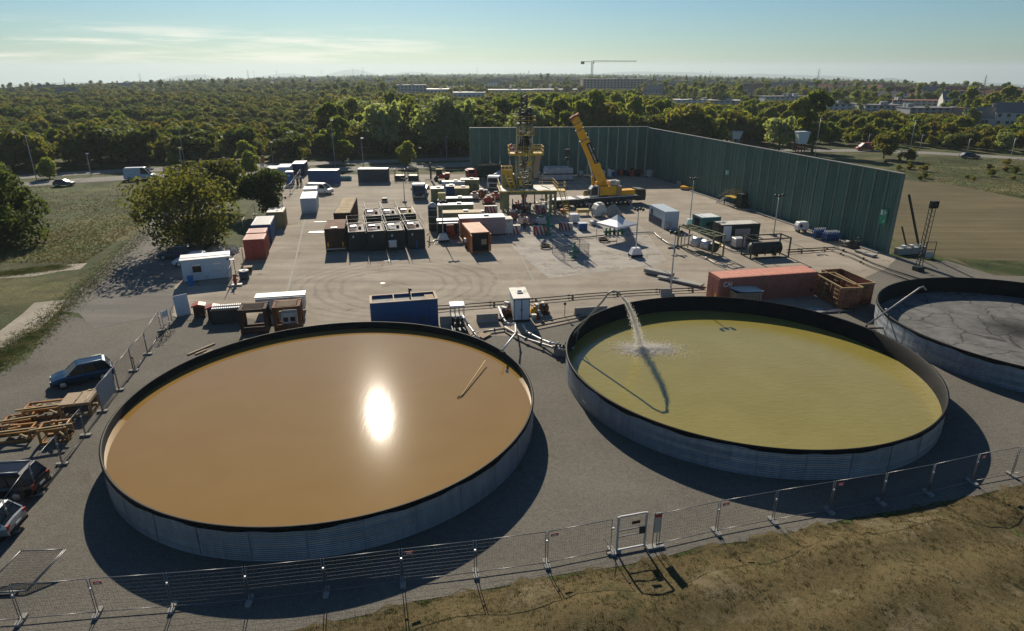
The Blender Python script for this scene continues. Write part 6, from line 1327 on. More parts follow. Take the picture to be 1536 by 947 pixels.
# pipelines over the yard
def pipe(label, pts, r, m, name='pipeline', supports=0., z=.18, group=None, joints=True):
    P_ = [G(a[0], a[1]) + Vector((0, 0, a[2] if len(a) > 2 else z)) for a in pts]; o = P_[0].copy(); t = thing(name, label, 'pipeline', (o.x, o.y, 0), 0, group); L_ = [q - Vector((o.x, o.y, 0)) for q in P_]
    add(t, 'pipe', m, lambda b: b.tube(L_, r, 8))
    if joints:
        for a, b_ in zip(L_, L_[1:]):
            n = int((b_-a).length/3.2)
            for k in range(n): q = a.lerp(b_, (k+.5)/n); d = (b_-a).normalized(); add(t, 'coupling', 'dark_metal', lambda b: b.tube([q-d*.1, q+d*.1], r*1.75, 8)); add(t, 'support', 'wood', lambda b: b.box(q.x+.4*d.x, q.y+.4*d.y, 0, .2, .35, max(.03, q.z-r)))
    return t
pipe('dark twin pipe behind the tanks, farther one of the two', [(655, 462), (700, 459), (770, 453.5), (880, 443.5), (960, 438), (1057, 434)], .055, 'dark_metal'); pipe('dark twin pipe behind the tanks, nearer one of the two', [(655, 468), (700, 463.5), (770, 458.5), (880, 447.5), (960, 442), (1057, 437.5)], .05, 'dark_metal')
pipe('pipe running from the tent to the separator frame', [(846, 354), (860, 359), (885, 357.5), (905, 355), (916, 350)], .08, 'dark_metal'); pipe('pipe line from the tent past the mast to the silver separator', [(940, 352), (962, 350.5), (981, 350), (985, 355), (1000, 366), (1018, 374)], .09, 'pipe_metal')
pipe('pale pipe between the two separator frames', [(1072, 365), (1085, 372), (1100, 379), (1118, 381)], .09, 'pipe_metal'); pipe('pipe on the ground in front of the silver separator', [(1058, 388), (1072, 397), (1088, 404)], .08, 'offwhite')
pipe('dark pipe from the dark separator to the foot of the barrier, farther', [(1180, 377), (1215, 375), (1257, 373)], .07, 'dark_metal'); pipe('dark pipe from the dark separator to the foot of the barrier, nearer', [(1180, 381), (1215, 379), (1250, 376)], .06, 'dark_metal')
pipe('long dark pipe following the right barrier towards the silt tank', [(1250, 372), (1280, 383), (1310, 397), (1340, 408), (1376, 420), (1400, 424)], .09, 'dark_metal'); pipe('second dark pipe following the right barrier towards the silt tank', [(1246, 377), (1276, 388), (1306, 402), (1336, 413), (1366, 424)], .07, 'dark_metal')
pipe('pipe on the ground along the barrier behind the stair platform', [(1090, 309), (1110, 316), (1130, 319), (1160, 330)], .06, 'dark_metal')
# white tent
q0 = tl(905, 338, 2.15); W = 3.9; t = thing('pavilion_tent', 'white pavilion tent over green valve equipment', 'tent', (14.3, 86.9, 0), rad(38))
add(t, 'canopy', 'sign_white', lambda m: m._add([(-W/2, -W/2, 2.1), (W/2, -W/2, 2.1), (W/2, W/2, 2.1), (-W/2, W/2, 2.1), (-W/2, -W/2, 2.35), (W/2, -W/2, 2.35), (W/2, W/2, 2.35), (-W/2, W/2, 2.35), (-.7, -.7, 2.85), (.7, -.7, 2.85), (.7, .7, 2.85), (-.7, .7, 2.85), (0, 0, 3.5)], [(0, 1, 5, 4), (1, 2, 6, 5), (2, 3, 7, 6), (3, 0, 4, 7), (4, 5, 9, 8), (5, 6, 10, 9), (6, 7, 11, 10), (7, 4, 8, 11), (8, 9, 12), (9, 10, 12), (10, 11, 12), (11, 8, 12)]))
for x in (-1, 1):
    for y in (-1, 1): add(t, 'pole', 'galv', lambda m: m.box(x*(W/2-.05), y*(W/2-.05), 0, .06, .06, 2.2))
t = thing('valve_manifold', 'green valve manifold standing under the white tent', 'valve manifold', G(921, 352), AX)
for k in range(5): add(t, 'valve', 'valve_green' if k != 2 else 'dark_metal', lambda m: (m.lathe([(.2, 0), (.2, .3), (.3, .35), (.3, .6), (.12, .65), (.12, .95), (.25, 1.0)], -1.2+k*.6, .1*(k % 2), 0, 8)))
add(t, 'pipe', 'valve_green', lambda m: m.tube([(-1.6, 0, .45), (1.6, 0, .45)], .12, 8))
# rounded white hoppers, yellow skid, cube tanks
def hopper(px, py, label, a, tilt=0):
    t = thing('hopper', label, 'hopper', G(px, py), a); add(t, 'shell', 'offwhite' if not tilt else 'concrete', lambda m: m.profile([(-.95, .25), (.95, .25), (.95, 1.3), (.6, 1.95), (0, 2.15), (-.6, 1.95), (-.95, 1.3)] if not tilt else [(-1.1, .1), (1.0, .1), (.8, .9), (-.3, 1.9), (-1.0, 1.6)], -.8, .8)); add(t, 'lid', 'white', lambda m: m.box(0, -.1, 2.15 if not tilt else 1.2, .7, .8, .12)); add(t, 'stand', 'dark_metal', lambda m: [m.box(x, y, 0, .12, .12, .26) for x in (-.8, .8) for y in (-.6, .6)]); return t
hopper(898, 325, 'pale rounded hopper standing in front of the crane', rad(20)); hopper(922, 325, 'grey hopper lying tilted in front of the crane carrier', rad(-25), 1)
t = thing('equipment_skid', 'low yellow topped skid beside the pale rounded hopper', 'skid', G(874, 323), rad(8)); add(t, 'cover', 'hay', lambda m: m.box(0, 0, .7, 1.9, 1.1, .3)); add(t, 'rim', 'yellow', lambda m: m.box(0, 0, .5, 2.0, 1.2, .2)); add(t, 'stand', 'dark_metal', lambda m: [m.box(x, y, 0, .12, .12, .5) for x in (-.8, .8) for y in (-.45, .45)])
ibc(G(861, 335), rad(8), 'white caged cube tank between yellow skid and small blue box', None, 'white', 1.3)
t = thing('blue_box', 'small dark blue box with pale top in front of the white cube tank', 'box', G(873.5, 345), rad(8)); add(t, 'box', 'blue', lambda m: m.box(0, 0, .1, 1.25, 1.0, .9)); add(t, 'lid', 'lightblue', lambda m: m.box(0, 0, 1.003, 1.3, 1.05, .06)); add(t, 'foot', 'dark_metal', lambda m: [m.box(x, 0, 0, .15, .9, .1) for x in (-.45, .45)])
# concrete slabs lying by the tall mast
for px, py, a, L, lb in ((988, 413, rad(-42), 3.4, 'stack of thick concrete slabs left of the tall pale mast'), (1020, 424, rad(-40), 5.2, 'long thin concrete slab lying right of the tall pale mast')):
    t = thing('slab_stack', lb, 'concrete slab', G(px, py), a); n = 2 if L < 4 else 1
    for k in range(n): add(t, 'slab', 'concrete', lambda m: m.box(0, 0, .12+k*.24, L, 1.0, .2), bevel=.01)
    add(t, 'bearer', 'wood', lambda m: [m.box(x, 0, 0, .12, 1.0, .12) for x in (-L*.35, L*.35)])
t = thing('field_antenna', 'dark antenna cluster on a short post right of the tall pale mast', 'antenna', G(1012, 380), 0); add(t, 'post', 'dark_metal', lambda m: m.tube([(0, 0, 0), (0, 0, 1.0)], .06)); add(t, 'head', 'dark_metal', lambda m: [m.box(R9.uniform(-.8, .8), R9.uniform(-.3, .3), R9.uniform(.5, 1.0), .3, .25, .25) for _ in range(7)])
# ================================================================= BIG CONTAINERS NEAR THE GREEN TANK
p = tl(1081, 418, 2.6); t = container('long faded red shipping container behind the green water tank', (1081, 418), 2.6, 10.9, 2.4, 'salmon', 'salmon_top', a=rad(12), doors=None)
M['salmon'].node_tree.nodes['Principled BSDF'].inputs['Roughness'].default_value = .65
add(t, 'end_door', 'salmon', lambda m: (m.box(-.035, .62, .2, .05, 1.0, 2.2), m.box(-.035, 1.75, .2, .05, 1.0, 2.2)))
add(t, 'yellow_mark', 'yellow', lambda m: m.box(-.07, .5, .35, .02, .35, .5)); add(t, 'rust_patch', 'rust_dark', lambda m: m.box(10.4, -.06, .6, .35, .02, .25))
cu = bpy.data.curves.new('lettering', 'FONT'); cu.body = 'CAI'; cu.size = .82; cu.extrude = .008; lo_ = bpy.data.objects.new('lettering', cu); C.objects.link(lo_)
dg = bpy.context.evaluated_depsgraph_get(); lm = bpy.data.meshes.new_from_object(lo_.evaluated_get(dg)); bpy.data.objects.remove(lo_); lo_ = bpy.data.objects.new('lettering', lm); C.objects.link(lo_); lm.materials.append(M['sign_white']); lo_.parent = t; lo_.location = (.35, -.075, 1.72); lo_.rotation_euler = (PI/2, 0, 0); lo_.scale = (.72, .9, 1)
def scrap_skip(label, C_, W=2.1, D=4.9, h=2.2, a=rad(6)):
    p = tl(*C_, h); t = thing('scrap_skip', label, 'skip', (p.x, p.y, 0), a, None)
    add(t, 'shell', 'rust_orange', lambda m: ([m.box(x, D/2, .15, .06, D, h-.2) for x in (.03, W-.03)] + [m.box(W/2, y, .15, W-.12, .06, h-.2) for y in (.03, D-.03)] + [m.box(W/2, D/2, .1, W, D, .05)]))
    add(t, 'rim', 'ochre', lambda m: [m.box(x, D/2, h-.05, .13, D+.1, .1) for x in (.0, W)] + [m.box(W/2, y, h-.05, W-.13, .13, .1) for y in (0, D)])
    n = 7
    for k in range(n): y = .2+k*(D-.4)/(n-1); add(t, 'stiffener', 'rust_orange', lambda m: (m.box(-.05, y, .1, .1, .1, h-.2), m.box(W+.05, y, .1, .1, .1, h-.2)))
    add(t, 'ladder_bar', 'ochre', lambda m: [m.box(-.12, y, z, .05, .7, .06) for y in (.7, 2.5, 4.2) for z in (.5, .95, 1.4, 1.8)]); add(t, 'base_rail', 'rust_dark', lambda m: [m.box(x, D/2, 0, .14, D, .1) for x in (.4, W-.4)]); return t
scrap_skip('rusty orange open skip with side ribs, nearer the red container', (1264, 432.5)); scrap_skip('rusty orange open skip right behind the first one', (1282, 427), 2.3, 5.0, 2.2, rad(12))
p = tl(1108, 440, 1.5); t = thing('covered_crate', 'pale wooden crate with curled white cover before the red container', 'crate', (p.x-.2, p.y, 0), rad(8))
add(t, 'boards', 'wood', lambda m: [m.box(.15+k*.3, 0, .1, .24, .05, 1.35) for k in range(9)] + [m.box(0, .15+k*.3, .1, .05, .24, 1.35) for k in range(7)] + [m.box(2.7, .15+k*.3, .1, .05, .24, 1.35) for k in range(7)] + [m.box(1.35, 2.1, .1, 2.6, .05, 1.35)])
add(t, 'cover', 'offwhite', lambda m: m._add([(-.3, 2.2, 1.65), (.8, 2.25, 1.72), (2.8, 2.2, 1.55), (-.1, 1.1, 1.62), (.9, 1.0, 1.7), (2.85, 1.1, 1.55), (.4, -.1, 1.62), (1.3, -.1, 1.56), (2.8, -.1, 1.62)], [(0, 3, 4, 1), (1, 4, 5, 2), (3, 6, 7, 4), (4, 7, 8, 5)])); add(t, 'content', 'slate', lambda m: m.box(1.3, 1.1, .1, 2.3, 1.8, 1.4))
t = thing('pipe_bundle', 'bundle of shiny steel pipes on the ground before the skips', 'pipe bundle', G(1205, 466), rad(6))
for k in range(7): add(t, 'pipe', 'steel', lambda m: m.tube([(0+k*.15, -k*.16, .12), (3.6+k*.08, -k*.16+.1, .12)], .05, 8))
add(t, 'bearer', 'wood', lambda m: [m.box(x, -.5, 0, .1, 1.4, .06) for x in (.8, 3.)])
# ================================================================= PUMPS AND PIPES BETWEEN THE TANKS
C0 = tl(555, 456, 2.7); t = container('open topped blue container with pale rim behind the brown water tank', (555, 456), 2.6, 5.95, 2.2, 'blue', 'offwhite', a=rad(12.5), doors=None, open_top=True)
mat('tan_rim', (.5, .38, .27), .8, 0, .2, dirt=(.3, .2, .13)); add(t, 'top_rim', 'tan_rim', lambda m: [m.box(x, 1.1, 2.603, .22, 2.25, .05) for x in (.08, 5.87)] + [m.box(2.97, y, 2.603, 5.57, .2, .05) for y in (.06, 2.14)] + [m.box(x, 1.1, 2.6, .09, 1.88, .05) for x in (2.1, 3.7)]); add(t, 'liquid', 'concrete', lambda m: m.box(2.97, 1.1, 2.35, 5.6, 1.9, .05)); add(t, 'wood_lid', 'wood', lambda m: m.box(5.3, 1.1, 2.45, .8, 1.8, .05)); add(t, 'pump_head', 'dark_metal', lambda m: m.tube([(3.6, 2.1, 2.6), (3.6, 2.1, 3.1), (3.75, 1.8, 3.0)], .09, 8))
# white pump cabinet
p = tl(771, 449, 2.3); t = thing('pump_cabinet', 'tall white two door cabinet standing between the two water tanks', 'cabinet', (p.x, p.y, 0), rad(8))
add(t, 'cabinet', 'white', lambda m: m.box(.72, 1.55, .2, 1.44, 3.1, 2.1)); add(t, 'frame', 'dark_metal', lambda m: ([m.box(x, 0, .15, .06, .08, 2.1) for x in (0, .72, 1.44)] + [m.box(.72, 1.55, 0, 1.5, 3.1, .2)] + [m.box(.72, -.01, z, 1.4, .05, .05) for z in (.2, 2.2)]))
for s in (0, 1): d = add(t, 'door', 'lightblue', lambda m: m.box(.36+s*.72, -.02, .27, .62, .04, 1.93)); add(d, 'handle', 'dark_metal', lambda m: m.box(.62+s*.2, -.05, 1.1, .03, .03, .25))
add(t, 'roof', 'offwhite', lambda m: m.box(.72, 1.55, 2.303, 1.6, 3.25, .08)); add(t, 'roof_hatch', 'galv', lambda m: (m.box(.75, 1.3, 2.386, .5, .05, .12), m.box(.75, 1.9, 2.386, .5, .05, .12), m.box(.5, 1.6, 2.386, .05, .55, .12), m.box(1., 1.6, 2.386, .05, .55, .12)))
def pumpset(px, py, label, col, a=0):
    t = thing('pump', label, 'pump', G(px, py), a); add(t, 'motor', col, lambda m: (m.tube([(-.5, 0, .5), (.25, 0, .5)], .28, 12), m.box(-.1, 0, .75, .35, .3, .2))); add(t, 'casing', 'rust', lambda m: (m.tube([(.3, 0, .5), (.65, 0, .5)], .36, 12), m.tube([(.5, 0, .8), (.5, 0, 1.1)], .14, 8))); add(t, 'skid', 'rust_dark', lambda m: m.box(0, 0, 0, 1.5, .7, .18)); add(t, 'guard', 'offwhite', lambda m: m.box(.1, .1, .82, .3, .5, .3)); return t
pumpset(757, 478, 'rust brown pump at the left side of the white cabinet', 'rust', rad(60)); pumpset(761, 470, 'pump with white guard behind the rust brown one left of the cabinet', 'offwhite', rad(60)); pumpset(804, 473, 'pump with yellow motor at the right side of the white cabinet', 'yellow', rad(30)); pumpset(812, 470, 'small rusty pump farther right of the white cabinet', 'rust', rad(-20))
t = thing('cable_box', 'small white and red boxes on the ground right of the white cabinet', 'box', G(801, 479), rad(10)); add(t, 'box', 'offwhite', lambda m: m.box(0, 0, 0, .45, .4, .5)); add(t, 'panel', 'red', lambda m: m.box(.35, -.1, 0, .3, .3, .35))
pz = .45
def hose(label, pts, r, m, flanges=True):
    P_ = [G(a[0], a[1], a[2]) for a in pts]; o = P_[0]; t = thing('pipe', label, 'pipe', (o.x, o.y, 0), 0); L_ = [q - Vector((o.x, o.y, 0)) for q in P_]; add(t, 'tube', m, lambda b: b.tube(L_, r, 10))
    if flanges:
        for a, b_ in list(zip(L_, L_[1:])):
            d = (b_-a).normalized(); add(t, 'flange', 'dark_metal' if m == 'pipe_metal' else 'pipe_metal', lambda b: b.tube([b_-d*.06, b_+d*.02], r*1.7, 10))
    return t
hose('bright pipe bending down to the ground left of the white cabinet', [(748, 461, .9), (755, 478, .6), (759, 484, .5), (764, 487, .45), (773, 487, .45)], .1, 'galv')
hose('bright pipe bending down to the ground right of the white cabinet', [(797, 458, .8), (803, 458, .8), (809, 468, .7), (812, 475, .4)], .1, 'galv')
hose('pipe rising from the ground towards the brown water tank rim', [(773, 487, .5), (773.5, 500, 1.0), (753, 526, 2.35)], .075, 'galv')
hose('grey pipe on the ground left of the fork between the tanks', [(725, 498, .2), (742, 495, .2), (757, 493, .2)], .1, 'pipe_metal'); hose('long grey pipe from the pump to the green water tank, lower one', [(757, 491, .35), (774, 501, .35), (790, 509, .35), (812, 516, .4), (835, 523, .6), (851, 527, .7)], .11, 'pipe_metal')
hose('long grey pipe from the cabinet to the green water tank, upper one', [(784, 487, .4), (791, 499, .4), (797, 502, .4), (813, 510, .45), (826, 515, .6), (838, 516, .75)], .1, 'galv')
for a, b_ in (((803, 488), (862, 476)), ((803, 493.5), (868, 480))): pipe('dark pipe on the gravel right of the cabinet, %s one' % ('farther' if a[1] < 490 else 'nearer'), [a, b_, (b_[0]+30, b_[1]-5)], .06, 'dark_metal', joints=False)
t = thing('valve_station', 'concrete block carrying valves and pipes against the green water tank', 'valve station', G(845, 533), rad(-12)); add(t, 'block', 'concrete', lambda m: m.box(0, 0, 0, 1.5, .7, .55)); add(t, 'valve', 'dark_metal', lambda m: [m.lathe([(.1, .55), (.14, .7), (.08, .9), (.12, .95)], -.6+k*.3, .05*(k % 2), 0, 8) for k in range(5)]); add(t, 'pipe', 'pipe_metal', lambda m: m.tube([(-.9, 0, .7), (.9, 0, .72)], .1, 8))
# outlet arm over the green tank, with the jet
N_ = Vector((7.55, 47.45, 5.75)); B_ = G(848, 516, .8); t = thing('outlet_pipe', 'long inclined outlet pipe with bent end over the green water tank', 'pipe', (B_.x, B_.y, 0), 0); O_ = Vector((B_.x, B_.y, 0)); A_ = B_.lerp(N_, .96) ; dirn = (N_-B_).normalized()
arc = [B_-O_, A_-O_-dirn*.5, A_-O_+Vector((0, 0, .12)), N_-O_+Vector((.25, -.05, .2)), N_-O_+Vector((.65, -.1, .1)), N_-O_+Vector((.85, -.12, -.15))]
add(t, 'arm', 'pipe_metal', lambda m: m.tube(arc, [.08, .08, .08, .08, .085, .095], 10)); add(t, 'stay', 'galv', lambda m: m.tube([(.9, 1.0, 0), tuple((B_-O_).lerp(A_-O_, .33))], .03, 6))
J0 = N_ + Vector((.85, -.12, -.2)); L0 = G(962, 524, .58)
mat('jet_water', (.82, .8, .76), .35, 0, .05, spec=.6)
m = M['jet_water']; n, l = m.node_tree.nodes, m.node_tree.links; tr = n.new('ShaderNodeBsdfTranslucent'); tr.inputs[0].default_value = (.95, .93, .88, 1); ms = n.new('ShaderNodeMixShader'); ms.inputs[0].default_value = .6
l.new(n['Principled BSDF'].outputs[0], ms.inputs[1]); l.new(tr.outputs[0], ms.inputs[2]); l.new(ms.outputs[0], n['Material Output'].inputs[0])
Rj = random.Random(8); mb = MB()
def jp(f): return Vector((J0.x + (L0.x-J0.x)*f, J0.y + (L0.y-J0.y)*f, J0.z + (L0.z-J0.z)*(f*.35+f*f*.65)))
for s in range(3):
    ph = Rj.uniform(0, 6); mb.tube([jp(k/22) + Vector((math.sin(k*.9+ph), math.cos(k*1.1+ph), Rj.uniform(-.3, .3)))*(.015+.1*k/22) for k in range(23)], [.015+.02*Rj.random()*(1-k/60) for k in range(23)], 5)
vs, fs = [], []
for k in range(4200):
    f = Rj.random()**.6; q = jp(f) + Vector((Rj.gauss(0, 1), Rj.gauss(0, 1), Rj.gauss(0, 1)))*(.03+.2*f); r_ = Rj.uniform(.01, .028); o_ = len(vs)
    vs += [q+Vector((r_, 0, -r_)), q+Vector((-r_, r_*.8, -r_)), q+Vector((-r_*.5, -r_, -r_)), q+Vector((0, 0, r_*1.8))]; fs += [(o_, o_+1, o_+2), (o_, o_+1, o_+3), (o_+1, o_+2, o_+3), (o_+2, o_, o_+3)]
mb._add(vs, fs); o = mb.build('water_jet', 'jet_water'); o['kind'] = 'stuff'; tag(o, 'jet of water falling from the bent pipe into the green tank', 'water jet')
mb = MB(); vs, fs = [], []
for k in range(10000):
    a = Rj.uniform(0, 2*PI); rr2 = abs(Rj.gauss(0, .72)); x = L0.x+.1 + math.cos(a)*rr2*1.9 + (.0 if Rj.random() < .8 else Rj.uniform(0, 2.2)); y = L0.y + math.sin(a)*rr2*1.15; h = 0.585 + abs(Rj.gauss(0, .11))*math.exp(-rr2*.8); r_ = Rj.uniform(.02, .065); o_ = len(vs); c_, s_ = math.cos(a), math.sin(a)
    vs += [(x+r_*c_, y+r_*s_, h), (x-r_*s_, y+r_*c_, h), (x-r_*c_, y-r_*s_, h), (x+r_*s_, y-r_*c_, h), (x, y, h+r_*.6)]; fs += [(o_, o_+1, o_+4), (o_+1, o_+2, o_+4), (o_+2, o_+3, o_+4), (o_+3, o_, o_+4)]
for (fx, fy, ra, rb, zz) in ((0, 0, 1.25, .62, .592), (.75, .05, 1.0, .42, .6), (-.6, -.1, .8, .35, .596), (1.7, .1, .5, .18, .59)):
    o_ = len(vs); n_ = 40; vs.append(Vector((L0.x+fx, L0.y+fy, zz+.05)))
    for k in range(n_): q = Rj.uniform(.5, 1.15); vs.append(Vector((L0.x+fx+ra*q*math.cos(k*2*PI/n_), L0.y+fy+rb*q*math.sin(k*2*PI/n_), zz)))
    fs += [(o_, o_+1+k, o_+1+(k+1) % n_) for k in range(n_)]
mb._add(vs, fs); o = mb.build('splash', 'jet_water'); o['kind'] = 'stuff'; tag(o, 'white foaming splash where the jet hits the green water', 'splash')
# arm over the silt tank
a_, b_ = G(1300, 488, .9), G(1380, 432, 4.4); t = thing('outlet_pipe', 'inclined grey pipe reaching over the rim of the dry silt tank', 'pipe', (a_.x, a_.y, 0), 0); O_ = Vector((a_.x, a_.y, 0)); dd = (b_-a_).normalized()
add(t, 'arm', 'pipe_metal', lambda m: m.tube([a_-O_, b_-O_, b_-O_+dd*.2+Vector((.1, 0, -.02)), b_-O_+dd*.3+Vector((.35, 0, -.4))], .07, 10)); add(t, 'stand', 'dark_metal', lambda m: (m.bar((0, 0, 0), (0, 0, .95), .12), m.tube([(-.4, 0, .6), (2.2, .1, .6)], .08, 8), m.box(.6, 0, 0, .5, .4, .45)))
hose('rusty brace pipe climbing the outer wall of the dry silt tank', [(1323, 486, .5), (1327, 470, 1.6), (1330, 464, 2.0)], .07, 'rust')
# pipe lying in the brown water
hose('brown hooked pipe lying in the brown water near the right rim', [(728, 541, 1.7), (693, 593, 1.46), (686, 596, 1.46)], .04, 'ochre', False)
# second pump stand behind the brown tank
p = tl(676, 460, 1.9); t = thing('pump_stand', 'white topped pump stand behind the brown water tank', 'pump stand', (p.x, p.y, 0), rad(10)); add(t, 'roof', 'white', lambda m: m.box(.6, .5, 1.85, 1.3, 1.2, .12)); add(t, 'post', 'galv', lambda m: [m.box(x, y, 0, .06, .06, 1.85) for x in (0, .4, .8, 1.2) for y in (0, 1.)]); add(t, 'pump', 'dark_metal', lambda m: (m.box(.6, .5, 0, 1.1, .9, .9), m.tube([(.3, -.3, .5), (.3, -1.6, .4)], .1, 8), m.tube([(.8, -.3, .5), (.8, -1.6, .4)], .1, 8))); add(t, 'tray', 'dark_metal', lambda m: m.box(.6, -1.3, 0, 1.3, 1.6, .25)); add(t, 'gauge', 'offwhite', lambda m: [m.tube([(x, -.35, .95), (x, -.4, .95)], .16, 10) for x in (.35, .85)])
hose('bright pipe curving from the pump stand to the brown tank rim', [(694, 474, .9), (702, 487, .8), (711, 499, .7), (722, 513, .6)], .09, 'galv'); t = thing('timber_pile', 'planks on the ground beside the rim of the brown tank', 'timber', G(704, 503), rad(-45))
for k in range(5): add(t, 'plank', 'wood', lambda m: m.box(k*.2, R9.uniform(-.1, .1), .02+(k % 2)*.06, .16, 1.8, .05))
t = thing('timber_pile', 'short pinkish planks stacked right of the bright curved pipe', 'timber', G(722, 504), rad(-35))
for k in range(4): add(t, 'plank', 'wood', lambda m: m.box(k*.2, R9.uniform(-.1, .1), .1, .17, 1.2, .07))
def jersey(px, py, a, L, label):
    t = thing('concrete_barrier', label, 'barrier', G(px, py), a); add(t, 'block', 'concrete', lambda m: m._add([(x, y*s, z) for x in (0, L) for y, z in ((.3, 0), (.3, .12), (.14, .35), (.1, .8)) for s in (-1, 1)], [(0, 2, 10, 8), (2, 4, 12, 10), (4, 6, 14, 12), (1, 9, 11, 3), (3, 11, 13, 5), (5, 13, 15, 7), (6, 7, 15, 14), (0, 8, 9, 1), (0, 1, 3, 2), (2, 3, 5, 4), (4, 5, 7, 6), (8, 10, 11, 9), (10, 12, 13, 11), (12, 14, 15, 13)])); return t
jersey(715, 484, rad(10), 2.0, 'short grey concrete barrier left of the white cabinet'); jersey(660, 487, rad(8), 1.1, 'grey concrete barrier piece left of the pump stand'); jersey(862, 474, rad(12), 3.2, 'long grey concrete barrier behind the left rim of the green tank'); jersey(990, 444, rad(0), 1.2, 'small pale block at the foot of the tall mast')
t = thing('marker_post', 'thin post with black ball top behind the green tank', 'post', G(847, 475), 0); add(t, 'pole', 'dark_metal', lambda m: m.tube([(0, 0, 0), (0, 0, 1.15)], .03)); add(t, 'head', 'black', lambda m: m.lathe([(0, 1.1), (.12, 1.2), (.12, 1.35), (0, 1.45)], n=10))
# ================================================================= VEHICLES
def loft(mb, secs, cap=True):
    """secs: list of (x, [(y,z)...]) half sections mirrored in y"""
    rings = []
    for x, pts in secs: rings.append([(x, y, z) for y, z in pts] + [(x, -y, z) for y, z in reversed(pts)])
    n = len(rings[0]); vs = [p for r_ in rings for p in r_]; fs = []
    for i in range(len(rings)-1):
        for k in range(n): fs.append((i*n+k, i*n+(k+1) % n, (i+1)*n+(k+1) % n, (i+1)*n+k))
    if cap: fs += [tuple(range(n)), tuple((len(rings)-1)*n+k for k in range(n))[::-1]]
    mb._add(vs, fs, False)
def car(label, p, a, paint, L=4.4, Wd=1.8, H=1.5, kind='hatch', name='parked_car', cat='car', group=None):
    """x axis = forward"""
    t = thing(name, label, cat, p, a, group); h = Wd/2; bz = .25; bel = .9 if kind != 'van' else 1.15
    def sec(x, w_, top, low=bz): return (x, [(0, low), (w_*.86, low), (w_, low+.18), (w_*1.0, top-.18), (w_*.93, top-.03), (0, top)])
    def body(m): loft(m, [sec(-L*.5, h*.82, bel-.12, .4), sec(-L*.485, h*.93, bel), sec(-L*.4, h, bel+.02), sec(0, h, bel), sec(L*.28, h, bel), sec(L*.4, h*.97, bel-.1), sec(L*.47, h*.88, bel-.2), sec(L*.5, h*.74, bel-.34, .38)])
    add(t, 'body', paint, body)
    if kind == 'van': rear, r0, r1, f1, f0 = 0, -L*.47, -L*.45, L*.2, L*.38
    elif kind == 'suv': rear, r0, r1, f1, f0 = 0, -L*.47, -L*.38, L*.06, L*.24
    else: rear, r0, r1, f1, f0 = 0, -L*.46, -L*.34, L*.04, L*.25
    tw = h*.78
    def gl(x, w0, w1, z0, z1): return (x, [(0, z0), (w0, z0), (w1, z1), (0, z1)])
    add(t, 'glasshouse', 'glass', lambda m: m._add([(r0, h*.9, bel-.02), (r0, -h*.9, bel-.02), (f0, -h*.9, bel-.02), (f0, h*.9, bel-.02), (r1, tw, H-.05), (r1, -tw, H-.05), (f1, -tw, H-.05), (f1, tw, H-.05)], [(0, 1, 5, 4), (1, 2, 6, 5), (2, 3, 7, 6), (3, 0, 4, 7), (4, 5, 6, 7)]))
    def roof(m):
        m._add([(r1-.06, tw+.02, H-.07), (r1-.06, -tw-.02, H-.07), (f1+.06, -tw-.02, H-.07), (f1+.06, tw+.02, H-.07), (r1+.1, tw*.85, H), (r1+.1, -tw*.85, H), (f1-.12, -tw*.85, H), (f1-.12, tw*.85, H)], [(0, 1, 5, 4), (1, 2, 6, 5), (2, 3, 7, 6), (3, 0, 4, 7), (4, 5, 6, 7)])
        for s in (-1, 1):
            for xb, xt in ((r0, r1), (f0, f1), (-.05, -.05), (r0*.55, r1*.55)): m.bar((xb, s*(h*.9+.01), bel-.02), (xt, s*(tw+.01), H-.05), .09, .03)
            if kind == 'van': m._add([(r0, s*(h*.9+.02), bel), (.4, s*(h*.9+.02), bel), (.4, s*(tw+.02), H-.1), (r1, s*(tw+.02), H-.1)], [(0, 1, 2, 3)])
    add(t, 'roof', paint, roof)
    if kind != 'van': add(t, 'roof_rail', 'galv', lambda m: [m.tube([(r1+.1, s*tw*.8, H+.05), (f1-.2, s*tw*.8, H+.05)], .02, 5) for s in (-1, 1)])
    for x in (-L*.31, L*.31):
        for s in (-1, 1):
            w_ = add(t, 'wheel', 'rubber', lambda m: m.tube([(x, s*(h-.19), .32), (x, s*(h+.015), .32)], .32, 16)); add(w_, 'rim', 'galv', lambda m: m.tube([(x, s*(h-.05), .32), (x, s*(h+.025), .32)], .2, 10))
    for s in (-1, 1):
        add(t, 'headlight', 'sign_white', lambda m: m.bar((L*.455, s*h*.72, bel-.3), (L*.49, s*h*.5, bel-.33), .16, .12)); add(t, 'taillight', 'sign_red', lambda m: m.box(-L*.492, s*h*.78, bel-.28, .06, .24, .26)); add(t, 'mirror', paint, lambda m: m.box(f0-.25, s*(h+.08), bel+.02, .12, .16, .13))
    add(t, 'bumper', 'black', lambda m: (m.box(-L*.5, 0, .3, .1, Wd*.8, .18), m.box(L*.49, 0, .3, .1, Wd*.72, .16))); add(t, 'number_plate', 'sign_white', lambda m: m.box(-L*.507, 0, .52, .02, .5, .12)); return t
